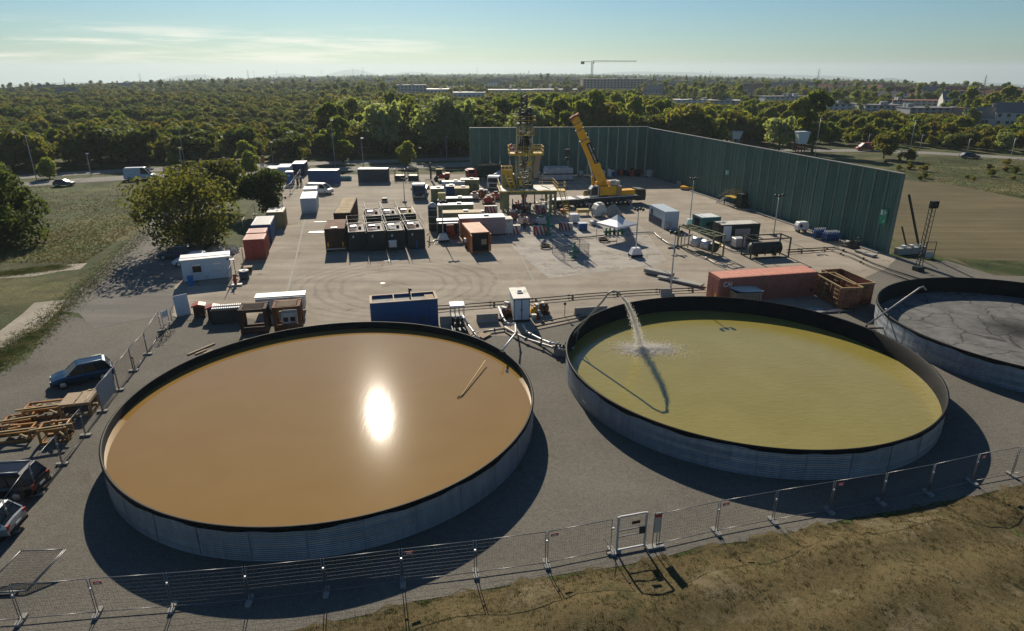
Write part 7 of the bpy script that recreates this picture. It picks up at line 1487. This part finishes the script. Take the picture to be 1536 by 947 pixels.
# blue car beside the left fence (nose to the left)
a_, b_ = G(78, 590), G(156, 573); q = (G(72, 588)+G(150, 568))/2; car('dark blue hatchback parked beside the left mesh fence', (q.x+.25, q.y+.75, 0), ang(b_, a_), 'car_blue', 4.1, 1.75, 1.55, 'suv')
q = G(-8, 745); car('black estate car at the left picture edge, tail light strip facing the fence', (q.x+.1, q.y+.3, 0), rad(186), 'car_black', 4.6, 1.85, 1.6, 'suv'); q = G(-22, 800); car('silver car nearest the viewer at the left picture edge', (q.x-.5, q.y-.1, 0), rad(188), 'car_silver', 4.4, 1.8, 1.5)
q = G(263, 389); car('dark grey car in the shade of the large tree behind the white hut', (q.x, q.y+.6, 0), rad(190), 'slate', 4.4, 1.8, 1.5); q = G(277, 401); car('light blue grey car half hidden behind the left end of the white hut', (q.x+.5, q.y+1.0, 0), rad(190), 'lightblue', 4.2, 1.75, 1.5)
q = G(211, 269); car('white delivery van driving on the main road at the left', (q.x, q.y, 0), rad(15), 'lightblue', 5.9, 2.0, 2.5, 'van', 'delivery_van', 'van'); q = G(478, 292); car('white minibus parked behind the white container', (q.x, q.y+1, 0), rad(-12), 'white', 4.9, 1.95, 1.95, 'van', 'minibus', 'van')
q = G(368, 282); car('dark car in the car park beyond the large tree', (q.x, q.y, 0), rad(160), 'car_black'); q = G(366, 274); car('silver car in the car park beyond the dark one', (q.x, q.y, 0), rad(160), 'car_silver'); q = G(350, 292); car('small silver car nearest the tree in the far car park', (q.x, q.y, 0), rad(150), 'car_silver', 3.9)
q = G(1299, 226); car('pale red van parked at the edge of the wood beyond the barrier', (q.x, q.y, 0), rad(175), 'red', 5.5, 2, 2.2, 'van', 'delivery_van', 'van'); q = G(1454, 237.5); car('dark blue car driving on the road at the far right', (q.x, q.y, 0), rad(-8), 'car_blue', 4.6)
q = G(97, 279); car('small grey car on the main road behind the dark left tree', (q.x, q.y, 0), rad(12), 'slate', 3.6, 1.6, 1.35)
# trucks in the yard
def truck(label, px, py, a, paint, bed, L=6.4, cabh=2.7, cab_only=False):
    t = thing('truck', label, 'truck', G(px, py), a); W = 2.3
    add(t, 'cab', paint, lambda m: m.profile([(-1.1, .5), (1.0, .5), (1.05, 1.4), (.85, cabh), (-1.0, cabh)], -W/2, W/2), bevel=.06); add(t, 'windscreen', 'glass', lambda m: m._add([(1.06, -W*.44, 1.45), (1.06, W*.44, 1.45), (.9, W*.42, cabh-.3), (.9, -W*.42, cabh-.3)], [(0, 1, 2, 3)])); add(t, 'side_window', 'glass', lambda m: [m.box(.1, s*(W/2+.01), 1.5, 1.1, .03, .8) for s in (-1, 1)])
    add(t, 'grille', 'dark_metal', lambda m: m.box(1.05, 0, .6, .06, 1.5, .65)); add(t, 'bumper', 'offwhite', lambda m: m.box(1.1, 0, .35, .15, W, .25)); add(t, 'chassis', 'dark_metal', lambda m: m.box(-L/2-.4, 0, .55, L, .9, .3)); add(t, 'sun_visor', paint, lambda m: m.box(1.05, 0, cabh-.25, .3, W*.9, .06))
    for s in (-1, 1): add(t, 'headlight', 'sign_white', lambda m: m.box(1.09, s*.85, .65, .05, .3, .2)); add(t, 'mirror', 'dark_metal', lambda m: m.box(.95, s*(W/2+.15), 1.6, .08, .18, .5))
    for x in (.1, -3.4, -4.7):
        for s in (-1, 1): add(t, 'wheel', 'rubber', lambda m: m.tube([(x, s*(W/2-.32), .5), (x, s*(W/2-.02), .5)], .5, 14))
    bed(t, L, W); return t
def flat(t, L, W): add(t, 'bed', 'galv', lambda m: (m.box(-L/2-1.3, 0, 1.0, L-.6, W, .15), m.box(-1.4, 0, 1.15, .1, W, .9)))
def tanker(t, L, W): add(t, 'tank', 'galv', lambda m: m.tube([(-1.6, 0, 1.8), (-1.9, 0, 1.8), (-L-.7, 0, 1.8), (-L-1, 0, 1.8)], [.5, .95, .95, .5], 16)); add(t, 'saddle', 'dark_metal', lambda m: m.box(-L/2-1, 0, .86, L-1, 1.2, .2))
def boxb(t, L, W): add(t, 'box', 'dark_green', lambda m: m.box(-L/2-1.2, 0, 1.0, L-.5, W, 2.0)); add(t, 'tarpaulin', 'ochre', lambda m: m.box(-L/2-1.2, 0, 3.003, L-.4, W+.05, .08))
truck('blue lorry facing the viewer beside the olive box tanks', 629, 298, rad(-86), 'blue', flat); truck('red cabbed lorry with pale tarpaulin at the left end of the barrier', 707, 270, rad(195), 'red', boxb, 5.2, 2.3); truck('white lorry with machinery left of the derrick', 741, 284, rad(-100), 'white', tanker, 5.2, 2.6); truck('white low truck half hidden behind the rig floor', 755, 276, rad(-60), 'offwhite', flat, 4.6, 2.2)
t = thing('forklift', 'red forklift with tall mast and pale cab roof at the back fence', 'forklift', G(660, 271), rad(180)); add(t, 'body', 'red', lambda m: (m.box(-.9, 0, .5, 2.2, 1.5, .9), m.box(-1.6, 0, .5, .9, 1.4, 1.1))); add(t, 'cab', 'glass', lambda m: m.box(.1, 0, 1.0, 1.2, 1.3, 1.3)); add(t, 'cab_roof', 'hay', lambda m: m.box(.05, 0, 2.31, 1.5, 1.5, .12)); add(t, 'mast', 'dark_metal', lambda m: [m.box(1.9, s*.45, .2, .2, .15, 3.5) for s in (-1, 1)] + [m.box(1.9, 0, z, .15, .8, .12) for z in (1., 2.2, 3.4)]); add(t, 'fork', 'dark_metal', lambda m: [m.box(2.6, s*.35, .25, 1.3, .14, .08) for s in (-1, 1)])
for x in (-1.5, .8):
    for s in (-1, 1): add(t, 'wheel', 'rubber', lambda m: m.tube([(x, s*.55, .42), (x, s*.8, .42)], .42, 12))
def person(px, py, a, label, top, legs_c, hat, z=0.):
    t = thing('person', label, 'person', G(px, py) + Vector((0, 0, z)), a)
    me = bpy.data.meshes.new('body'); V = [(0, 0, .95), (0, 0, 1.15), (0, 0, 1.4), (0, 0, 1.53), (0, .0, 1.66), (.1, 0, .9), (.13, .12, .48), (.14, .05, .06), (.14, -.12, .03), (-.1, 0, .9), (-.12, -.1, .48), (-.13, .02, .06), (-.13, -.14, .03), (.2, 0, 1.38), (.27, .02, 1.1), (.25, -.12, .88), (-.2, 0, 1.38), (-.28, .04, 1.1), (-.24, -.1, .9)]
    E_ = [(0, 1), (1, 2), (2, 3), (3, 4), (0, 5), (5, 6), (6, 7), (7, 8), (0, 9), (9, 10), (10, 11), (11, 12), (2, 13), (13, 14), (14, 15), (2, 16), (16, 17), (17, 18)]; rr3 = [.15, .14, .16, .06, .1, .1, .07, .05, .05, .1, .07, .05, .05, .07, .05, .035, .07, .05, .035]
    me.from_pydata(V, E_, []); o = bpy.data.objects.new('body', me); C.objects.link(o); o.parent = t; md = o.modifiers.new('skin', 'SKIN'); sv = me.skin_vertices[0].data
    for i, r_ in enumerate(rr3): sv[i].radius = (r_, r_*.85)
    sv[0].use_root = True; o.modifiers.new('smooth', 'SUBSURF').levels = 1; me.materials.append(M[top])
    add(t, 'trousers', legs_c, lambda m: (m.tube([(.1, 0, .93), (.13, .12, .48), (.14, .05, .1)], [.14, .1, .085], 8), m.tube([(-.1, 0, .93), (-.12, -.1, .48), (-.13, .02, .1)], [.14, .1, .085], 8)))
    add(t, 'face', 'skin', lambda m: m.lathe([(.05, 1.5), (.1, 1.58), (.105, 1.66), (.09, 1.73)], n=10)); add(t, 'helmet', hat, lambda m: m.lathe([(.14, 1.69), (.13, 1.71), (.12, 1.8), (.06, 1.86), (0, 1.87)], n=10)); return t
# ================================================================= LEFT FOREGROUND
p = G(274, 424); B2 = G(341, 416); A_ = rad(22); t = thing('site_hut', 'white site hut with two windows beside the yard entrance', 'hut', tl(270, 391.5, 2.5).xy.to_3d(), A_)
t.location.z = 0; W, D, H = 4.9, 2.2, 2.5
add(t, 'wall', 'lightblue', lambda m: (m.box(W/2, D/2, .1, W, D, H-.15), [m.box(W*(k+1)/5, -.012, .12, .03, .03, H-.2) for k in range(4)])); add(t, 'roof', 'white', lambda m: (m.box(W/2, D/2, H-.046, W+.2, D+.3, .1), m.box(W/2, D/2, H+.056, W+.1, .9, .04)))
for x in (1.5, 3.6): f = add(t, 'window', 'galv', lambda m: (m.box(x, -.02, 1.0, .95, .05, .06), m.box(x, -.02, 1.95, .95, .05, .06), m.box(x-.46, -.02, 1.06, .06, .05, .89), m.box(x+.46, -.02, 1.06, .06, .05, .89))); add(f, 'pane', 'glass' if x < 2 else 'lightblue', lambda m: m.box(x, -.012, 1.06, .86, .03, .89)); add(f, 'roller_blind', 'white', lambda m: m.box(x, -.03, 1.75, .84, .02, .2))
add(t, 'door', 'lightblue', lambda m: m.box(2.6, -.025, .15, .85, .05, 2.0)); add(t, 'skid', 'dark_metal', lambda m: [m.box(x, D/2, 0, .3, D, .1) for x in (.4, W-.4)]); add(t, 'side_panel', 'pinkgrey', lambda m: m.box(W+.02, .6, .5, .04, .8, 1.5)); add(t, 'awning', 'white', lambda m: m.box(W+.25, .3, 2.0, .5, .4, .06)); add(t, 'wall_lamp', 'dark_metal', lambda m: m.box(W-.2, -.1, 2.15, .12, .16, .14))
t = thing('blue_bin', 'small bright blue bin at the left front corner of the white hut', 'bin', G(287, 428), A_); add(t, 'body', 'bright_blue', lambda m: m._add([(-.22, -.22, 0), (.22, -.22, 0), (.22, .22, 0), (-.22, .22, 0), (-.28, -.28, .95), (.28, -.28, .95), (.28, .28, .95), (-.28, .28, .95)], [(0, 1, 5, 4), (1, 2, 6, 5), (2, 3, 7, 6), (3, 0, 4, 7), (3, 2, 1, 0)])); add(t, 'lid', 'bright_blue', lambda m: m.box(0, 0, .953, .6, .62, .06))
def gravelbag(px, py, label): pass
# yellow capped road warning cones and beacons stored on a pallet behind the hut
t0 = thing('warning_cone', 'white and orange tipped cone stored behind the right end of the hut', 'cone', G(334, 379), 0, 'cones stored behind the hut'); add(t0, 'cone', 'offwhite', lambda m: m.lathe([(.22, 0), (.2, .05), (.04, .95)], n=10)); add(t0, 'base', 'rust_orange', lambda m: m.box(0, 0, 0, .5, .5, .04))
for px, py in ((340, 379.5), (347, 378), (354, 377), (345, 381.5), (351, 381), (357, 379)): copy_tree(t0, G(px, py))
t = thing('waste_drum', 'blue grey drum with white ring lid by the entrance gate', 'drum', G(367, 419), 0); add(t, 'body', 'slate', lambda m: m.lathe([(.5, 0), (.52, .4), (.5, .95)], n=18)); add(t, 'lid', 'offwhite', lambda m: m.lathe([(.56, .951), (.56, 1.03), (.25, 1.03), (.2, .96)], n=18))
t = thing('crate', 'small wooden topped crate behind the blue grey drum', 'crate', G(373, 408), rad(15)); add(t, 'box', 'rust_dark', lambda m: m.box(0, 0, 0, .8, .7, .6)); add(t, 'lid', 'wood', lambda m: m.box(0, 0, .603, .95, .8, .06))
t = thing('hydrant_barrier', 'red post on a pale concrete foot at the entrance gate', 'post', G(354, 429), rad(15)); add(t, 'post', 'red', lambda m: (m.box(0, 0, .2, .28, .25, 1.0), m.box(0, 0, 1.2, .4, .1, .12), m.box(0, .1, .6, .5, .1, .15))); add(t, 'foot', 'offwhite', lambda m: m.box(0, 0, 0, 1.3, .5, .2)); add(t, 'bar', 'galv', lambda m: m.tube([(-.5, 0, .2), (.3, 0, 1.7)], .04, 6))
# long white boom/gate rails between hut and red container, entrance gate
g_e = 'entrance fence panels beside the white hut'
ep = make_panel(label='mesh fence panel between the white hut and the red container', group=''); add_foot(ep, 3.27)
EL = [(345, 434), (354, 414), (366, 396), (372, 380)]; lbs = ['entrance fence panel nearest the road, beside the red post', 'entrance fence panel between the white hut and the blue grey drum', 'entrance fence panel against the front red container']
for i in range(3):
    a_, b_ = G(*EL[i]), G(*EL[i+1]); sc = ((b_-a_).length/3.28, 1, 1)
    o = ep if i == 0 else copy_tree(ep, a_); o.location = a_; o.rotation_euler = (0, 0, ang(a_, b_)); o.scale = sc; o['label'] = lbs[i]
fpts = [(366, 352), (383, 322), (405, 312), (420, 300), (436, 292), (446, 277), (452, 268)]
for i in range(len(fpts)-1):
    a_, b_ = G(*fpts[i]), G(*fpts[i+1]); L = (b_-a_).length; o = copy_tree(ep, a_, ang(a_, b_), sc=(L/3.28, 1, 1)); o['label'] = ['yard fence run behind the two red containers', 'yard fence run beside the ochre container', 'yard fence run at the foot of the dark round tree', 'yard fence run left of the white container', 'yard fence run behind the white containers', 'yard fence run next to the far gate'][i]
# pale signboard and dark posts by the gate gap
a_, b_ = G(266, 476), G(284, 472); t = thing('notice_board', 'plain pale blue grey board leaning at the yard entrance', 'board', a_, ang(a_, b_)); add(t, 'board', 'lightblue', lambda m: m._add([(0, 0, .05), (1.25, 0, .05), (1.25, .3, 2.0), (0, .3, 2.0), (0, .06, .05), (1.25, .06, .05), (1.25, .36, 2.0), (0, .36, 2.0)], [(0, 1, 2, 3), (7, 6, 5, 4), (0, 4, 5, 1), (1, 5, 6, 2), (2, 6, 7, 3), (3, 7, 4, 0)])); add(t, 'foot', 'wood', lambda m: m.box(.6, .1, 0, 1.5, .5, .06))
hose('thin bent rail arch behind the pale board at the entrance', [(255, 468, .0), (263, 452, 1.2), (293, 452, 1.2), (295, 465, .0)], .03, 'galv', False)
def bin_(px, py, label):
    t = thing('litter_bin', label, 'bin', G(px, py), rad(18)); add(t, 'body', 'rust_dark', lambda m: (m.box(0, 0, .15, .95, .8, .95), m.box(0, -.41, .3, .8, .03, .7))); add(t, 'roof', 'red', lambda m: m.profile([(-.6, 1.1), (.6, 1.1), (.62, 1.2), (0, 1.38), (-.62, 1.2)], -.5, .5)); add(t, 'skid', 'dark_metal', lambda m: m.box(0, 0, 0, 1.0, .8, .15))
bin_(301, 475, 'brown bin with a red sloping lid beside the pale board'); bin_(322, 478, 'brown bin with a red lid left of the pipe rack')
t = thing('pipe_rack', 'dark rack stacked with pale corrugated sheets left of the brown frames', 'rack', G(318, 487), rad(12)); add(t, 'frame', 'rust_dark', lambda m: frame_box(m, 2.7, 1.5, 1.3, .12)); add(t, 'panel', 'dark_metal', lambda m: (m.box(1.35, .05, .1, 2.5, .05, 1.1), m.box(1.35, 1.45, .1, 2.5, .05, 1.1)))
for k in range(16): add(t, 'roller', 'galv', lambda m: (m.tube([(.12+k*.165, .1, 1.36), (.12+k*.165, .65, 1.36)], .06, 6), m.tube([(.12+k*.165, .85, 1.36), (.12+k*.165, 1.4, 1.36)], .06, 6)))
def cradle(C_, label, W, D, H, m_, inner=False):
    p = tl(*C_, H); t = thing('pump_cradle', label, 'steel frame', (p.x, p.y, 0), rad(13))
    def f(m):
        frame_box(m, W, D, H, .3); [m.box(W/2, .35+k*(D-.7)/3, H-.2, W-.6, .1, .14) for k in range(4)]; m.box(W/2, .15, .3, W-.6, .12, .3)
    add(t, 'frame', m_, f); add(t, 'slats', 'wood' if inner else m_, lambda m: [m.box(W/2, .3+k*.28, H-.05, W-.7, .1, .06) for k in range(int((D-.4)/.28))])
    add(t, 'floor', 'rust_dark', lambda m: m.box(W/2, D/2, .02, W-.3, D-.3, .1)); add(t, 'brace', m_, lambda m: (m.bar((.3, .1, .2), (.1, .1, 1.4), .12), m.bar((W-.3, D-.1, .3), (W-.1, .3, 1.6), .12)))
    if inner: add(t, 'cabinet', 'offwhite', lambda m: m.box(W*.55, D*.45, .35, W*.55, D*.5, 1.2)); add(t, 'hatch', 'rust_dark', lambda m: [m.box(W*.55+s*.3, D*.2-.03, .75, .42, .03, .4) for s in (-1, 1)])
    return t
cradle((356, 466), 'rusty brown open steel frame behind the left part of the brown tank', 2.35, 2.0, 2.3, 'rust_dark'); cradle((407, 462), 'rusty brown steel frame with a white cabinet inside, right of the other frame', 2.4, 2.1, 2.3, 'rust', True)
t = thing('white_trailer', 'white flat topped trailer behind the two brown steel frames', 'trailer', G(388, 478), rad(12)); add(t, 'body', 'offwhite', lambda m: m.box(2.0, 1.4, .4, 4.4, 1.5, 1.3)); add(t, 'lid', 'white', lambda m: m.box(2.0, 1.5, 1.703, 4.6, 1.3, .08)); add(t, 'wheel', 'rubber', lambda m: m.tube([(.8, .5, .35), (.8, .75, .35)], .35, 12))
t = thing('lumber', 'pale planks and beams lying beside the fence end of the brown tank', 'timber', G(282, 533), rad(62))
for k, (dx, L) in enumerate(((0, 2.6), (-.1, 1.0), (-.35, .9), (-.6, .8))): add(t, 'plank', 'wood', lambda m: m.box(L/2+k*.35, -.5*k, .01, L, .16, .1))
t = thing('marker_post', 'short post with orange top standing by the left mesh fence', 'post', G(203, 556), 0); add(t, 'pole', 'dark_metal', lambda m: m.tube([(0, 0, 0), (0, 0, 1.05)], .03)); add(t, 'head', 'orange', lambda m: m.lathe([(.09, 1.05), (.09, 1.15), (0, 1.18)], n=8)); add(t, 'foot', 'concrete', lambda m: m.box(0, 0, 0, .4, .3, .12))
def bicycle(px, py, a, label):
    t = thing('bicycle', label, 'bicycle', G(px, py), a)
    for x in (0, 1.02): add(t, 'wheel', 'rubber', lambda m: (m.tube([(x+.32*math.cos(k*PI/8), 0, .34+.32*math.sin(k*PI/8)) for k in range(17)], .02, 5), [m.bar((x, 0, .34), (x+.31*math.cos(k*PI/4), 0, .34+.31*math.sin(k*PI/4)), .006) for k in range(8)]))
    add(t, 'frame', 'dark_metal', lambda m: [m.tube([a_, b_], .018, 6) for a_, b_ in (((0, 0, .34), (.35, 0, .8)), ((.35, 0, .8), (.45, 0, .3)), ((.45, 0, .3), (0, 0, .34)), ((.45, 0, .3), (.85, 0, .8)), ((.37, 0, .8), (.85, 0, .85)), ((.83, 0, .95), (1.02, 0, .34)))]); add(t, 'saddle', 'black', lambda m: m.box(.33, 0, .86, .26, .12, .05)); add(t, 'handlebar', 'galv', lambda m: m.tube([(.8, -.28, .98), (.85, 0, 1.0), (.8, .28, .98)], .015, 6))
bicycle(243, 503, rad(60), 'dark bicycle leaning at the far end of the left mesh fence'); bicycle(240, 512, rad(75), 'second dark bicycle, in front of the other at the fence end')
for px, py, lb in ((246, 492, 'white notice plate hanging on the far end of the left fence'),): t = thing('notice_plate', lb, 'sign', G(px, py), rad(80)); add(t, 'plate', 'sign_white', lambda m: m.box(.4, 0, .9, .7, .02, .6)); add(t, 'post', 'galv', lambda m: [m.box(x, .02, 0, .04, .04, 1.6) for x in (0, .8)])
# yellow brown steel skids left of the fence
def skidframe(px, py, a, label, W, D, H, m_='skid_orange', table=False):
    t = thing('steel_skid', label, 'steel skid', G(px, py), a)
    add(t, 'frame', m_, lambda m: (frame_box(m, W, D, H, .13, True), m.box(W/2, D/2, H*.5, W-.3, .1, .1)))
    for k in range(5): x, y = R9.uniform(.2, W-.2), R9.uniform(.2, D-.2); add(t, 'bracket', R9.choice([m_, 'ochre', 'rust_dark']), lambda m: (m.box(x, y, .1, .18, .18, H*R9.uniform(.6, 1.1)), m.bar((x, y, H*.8), (x+R9.uniform(-.7, .7), y+R9.uniform(-.5, .5), H*.9), .1), m.tube([(x, y, .3), (x+.4, y, .3)], .1, 8)))
    if table: add(t, 'top', 'wood', lambda m: (m.box(W*.25, D/2, H+.01, W*.46, D+.1, .06), m.box(W*.75, D/2, H+.01, W*.46, D+.1, .06), m.box(W*.5, D/2, H+.075, .08, D*.5, .06))); add(t, 'side_panel', 'dark_metal', lambda m: m.box(W/2, .1, .3, W-.4, .05, H-.5))
    else: add(t, 'beam', 'ochre', lambda m: (m.bar((-.4, .2, H), (W+.3, .3, H), .12), m.bar((.2, D, H*.9), (W, -.2, H*.4), .1)))
    return t
skidframe(92, 628, rad(14), 'steel skid with a timber top between the blue car and the fence', 1.9, 1.7, .95, 'ochre', True); skidframe(36, 632, rad(16), 'rusty yellow steel skid left of the timber topped one', 2.2, 1.3, .75); skidframe(60, 668, rad(18), 'rusty yellow steel skid nearest the fence, leg standing out in front', 1.6, 1.2, 1.0); skidframe(-12, 668, rad(14), 'rusty yellow steel skid at the left picture edge', 2.2, 1.2, .7); skidframe(5, 645, rad(20), 'low rusty steel skid behind the one at the picture edge', 1.6, 1.1, .5); skidframe(128, 602, rad(40), 'small ochre bracket frame right beside the timber topped skid', .8, .7, .5, 'ochre')
# street lamps along the main road, flags
def lamp(px, py, pt, label, arm=1):
    b_ = (px, py); H = HT(b_, (px, pt)); t = thing('street_lamp', label, 'street lamp', G(*b_), 0); add(t, 'pole', 'galv', lambda m: m.tube([(0, 0, 0), (0, 0, H*.6), (0, 0, H)], [.09, .07, .05], 8)); add(t, 'lamp_head', 'galv', lambda m: (m.box(.2*arm, 0, H, .6, .25, .12), m.lathe([(.12, -.1), (.2, 0)], .3*arm, 0, H-.02, 8)))
for a_ in ((670, 239, 205, 'street lamp just left of the barrier corner'), (626-81, 249, 208, 'street lamp above the slate container'), (503, 250, 181, 'tall street lamp with bright head right of the blue far container'), (410, 246, 214, 'street lamp above the blue toilet'), (137, 264, 231, 'street lamp left of the white delivery van'), (55, 270, 204, 'tall street lamp at the left end of the main road'), (278, 250, 191, 'tall bright topped street lamp in the wood edge left of the flags'), (274, 254, 222, 'street lamp left of the flags'),
           (1300, 226, 202, 'street lamp behind the pale red van'), (1379, 226, 203, 'street lamp right of the lone tree in the field'), (1450, 230, 209, 'street lamp above the dark blue car'), (1516, 236, 208, 'rightmost street lamp on the far road'), (1221, 242, 178, 'tall street lamp behind the right barrier wall'), (1363, 232, 181, 'tall thin street lamp right of the round field bush')): lamp(*a_)
for px, py, pt, lb in ((301, 268, 238, 'left orange and white feather flag behind the large tree'), (393, 264, 233, 'right orange and white feather flag beside the car park')):
    H = HT((px, py), (px, pt)); t = thing('feather_flag', lb, 'flag', G(px, py), 0); add(t, 'pole', 'galv', lambda m: m.tube([(0, 0, 0), (0, 0, H*.7), (.4, 0, H), (.9, 0, H*.97)], .04, 6)); add(t, 'cloth', ['orange', 'white'], lambda m: (m.use(0)._add([(.03, 0, H*.6), (.05, .02, H*.78), (.4, .03, H*.98), (1.1, .05, H*.93), (1.0, 0, H*.72), (.8, .02, H*.6)], [(0, 5, 4, 3, 2, 1)]), m.use(1)._add([(.03, 0, H*.45), (.03, 0, H*.6), (.8, .02, H*.6), (.7, .03, H*.45)], [(0, 3, 2, 1)])))
    for c in t.children: 
        if c.name.startswith('cloth'): md = c.modifiers.new('thick', 'SOLIDIFY'); md.thickness = .02
# white and red vent houses beyond the right barrier, billboard
for px, py, pt, lb in ((1102, 219, 198, 'white hooded chimney box behind the right barrier wall'), (1199, 232, 199, 'white hooded box on red legs behind the right barrier wall')):
    q = G(px, py); H = HT((px, py), (px, pt)); t = thing('vent_tower', lb, 'vent tower', q, 0); add(t, 'leg', 'red' if px > 1150 else 'galv', lambda m: [m.box(x, y, 0, .25, .25, H*.6) for x in (-.8, .8) for y in (-.8, .8)]); add(t, 'box', 'white', lambda m: m._add([(-1.1, -1, H*.5), (1.1, -1, H*.5), (1.1, 1, H*.5), (-1.1, 1, H*.5), (-1.6, -1.2, H), (1.6, -1.2, H), (1.6, 1.2, H), (-1.6, 1.2, H)], [(0, 1, 5, 4), (1, 2, 6, 5), (2, 3, 7, 6), (3, 0, 4, 7), (4, 5, 6, 7), (3, 2, 1, 0)])); add(t, 'hood', 'lightblue', lambda m: m.box(0, 0, H+.003, 3.4, 2.6, .3))
# people at work
person(447, 280, rad(30), 'person in dark clothes standing by the far gate', 'dark_metal', 'black', 'white'); person(452, 279, rad(-30), 'person in black standing right of another by the far gate', 'black', 'black', 'white')
# back fence posts of the yard
for i in range(5):
    a_, b_ = G(582+i*22, 268.5), G(604+i*22, 268); t = thing('wire_fence', ['thin back fence right of the slate container', 'thin back fence behind the first rack', 'thin back fence behind the second rack', 'thin back fence behind the forklift', 'thin back fence next to the barrier corner'][i], 'fence', a_, ang(a_, b_)); L = (b_-a_).length
    add(t, 'post', 'dark_metal', lambda m: m.box(0, 0, 0, .07, .07, 2.0)); add(t, 'rail', 'dark_metal', lambda m: (m.bar((0, 0, 1.95), (L, 0, 1.95), .04), m.bar((0, 0, .3), (L, 0, .3), .03)))

# ================================================================= SMALL THINGS ROUND THE RIG
def clutter(px, py, label, cat, name, f, a=AX): t = thing(name, label, cat, G(px, py), a); f(t); return t
def hosepile(px, py, label, m_='black', r0=.5):
    t = thing('hose_coil', label, 'hose', G(px, py), 0); add(t, 'coil', m_, lambda m: m.tube([((r0+.04*k/6)*math.cos(k*PI/5), (r0+.04*k/6)*math.sin(k*PI/5), .05+.008*k) for k in range(44)], .045, 6)); add(t, 'end', m_, lambda m: m.tube([(r0, 0, .05), (r0+.8, -.3, .05), (r0+1.3, .1, .05)], .045, 6))
hosepile(752, 345, 'black hose coil between the pinkish container and the rig'); hosepile(818, 372, 'black hose coil on the slab left of the small green wellhead'); hosepile(905, 362, 'black hose coil in front of the white tent')
hose('black hose looping from the mud tanks to the dark silo, upper one', [(641, 353, .9), (644, 350, .3), (649, 347, .3), (654, 346, .8)], .07, 'black', False); hose('black hose looping from the mud tanks to the dark silo, lower one', [(641, 362, .6), (645, 364, .15), (651, 363, .15), (657, 360, .5)], .07, 'black', False)
def pumpy(c1, c2): return lambda t: (add(t, 'engine', c1, lambda m: (m.box(0, 0, .3, 1.3, .9, .9), m.tube([(-.9, 0, .7), (-.6, 0, .7)], .35, 10))), add(t, 'skid', 'rust_dark', lambda m: m.box(0, 0, 0, 2.2, 1.1, .25)), add(t, 'pipe', c2, lambda m: m.tube([(.8, 0, .4), (1.1, 0, .5), (1.1, 0, 1.2)], .1, 8)), add(t, 'tank', c2, lambda m: m.box(0, .1, 1.203, .7, .5, .3)))
for px, py, c1, c2, lb in ((733, 306, 'red', 'offwhite', 'red engine skid left of the rig legs, behind the striped block'), (712, 300, 'offwhite', 'pipe_red', 'white engine skid right of the long cabins'), (722, 296, 'rust', 'galv', 'rusty engine skid behind the white engine skid'), (744, 300, 'salmon', 'dark_metal', 'pale red pump skid at the left rear rig leg'), (770, 330, 'pipe_red', 'offwhite', 'red brown pump skid under the left part of the rig floor'), (785, 338, 'offwhite', 'red', 'white and red pump skid in front of the well'), (812, 338, 'galv', 'valve_green', 'grey pump skid beside the tall green valve stack'), (776, 316, 'dark_metal', 'red', 'dark pump skid behind the well under the rig floor')):
    clutter(px, py, lb, 'pump', 'pump_skid', pumpy(c1, c2))
def pallet(c1): return lambda t: (add(t, 'deck', 'wood', lambda m: ([m.box(-.5+k*.2, 0, .1, .14, 1.1, .03) for k in range(6)] + [m.box(0, y, 0, 1.2, .12, .099) for y in (-.45, 0, .45)])), add(t, 'load', c1, lambda m: m.box(0, 0, .134, .95, .85, .55), bevel=.05))
for px, py, c1, lb in ((716, 287, 'white', 'pallet with white sacks right of the olive box tanks'), (728, 290, 'blue', 'pallet with a blue load beside the white lorry'), (700, 286, 'hay', 'pallet with a pale yellow load at the end of the box tanks'), (845, 320, 'orange', 'pallet with an orange load at the foot of the rig stairs'), (850, 310, 'white', 'pallet with a white load behind the rig stairs'), (640, 283, 'offwhite', 'pallet with an off white load left of the olive box tank'), (577, 303, 'dark_green', 'pallet with a dark green load behind the rear mud tanks'), (890, 338, 'galv', 'pallet with a grey load between hopper and tent'), (722, 322, 'white', 'pallet with white sacks behind the pinkish container'), (676, 300, 'red', 'pallet with a red load between the long cabins')):
    clutter(px, py, lb, 'pallet', 'pallet', pallet(c1))
person(787, 344, rad(200), 'person in orange jacket working in front of the well', 'orange', 'navy', 'white'); person(700, 357, rad(160), 'person in dark clothes walking between the containers', 'navy', 'navy', 'yellow') if False else None
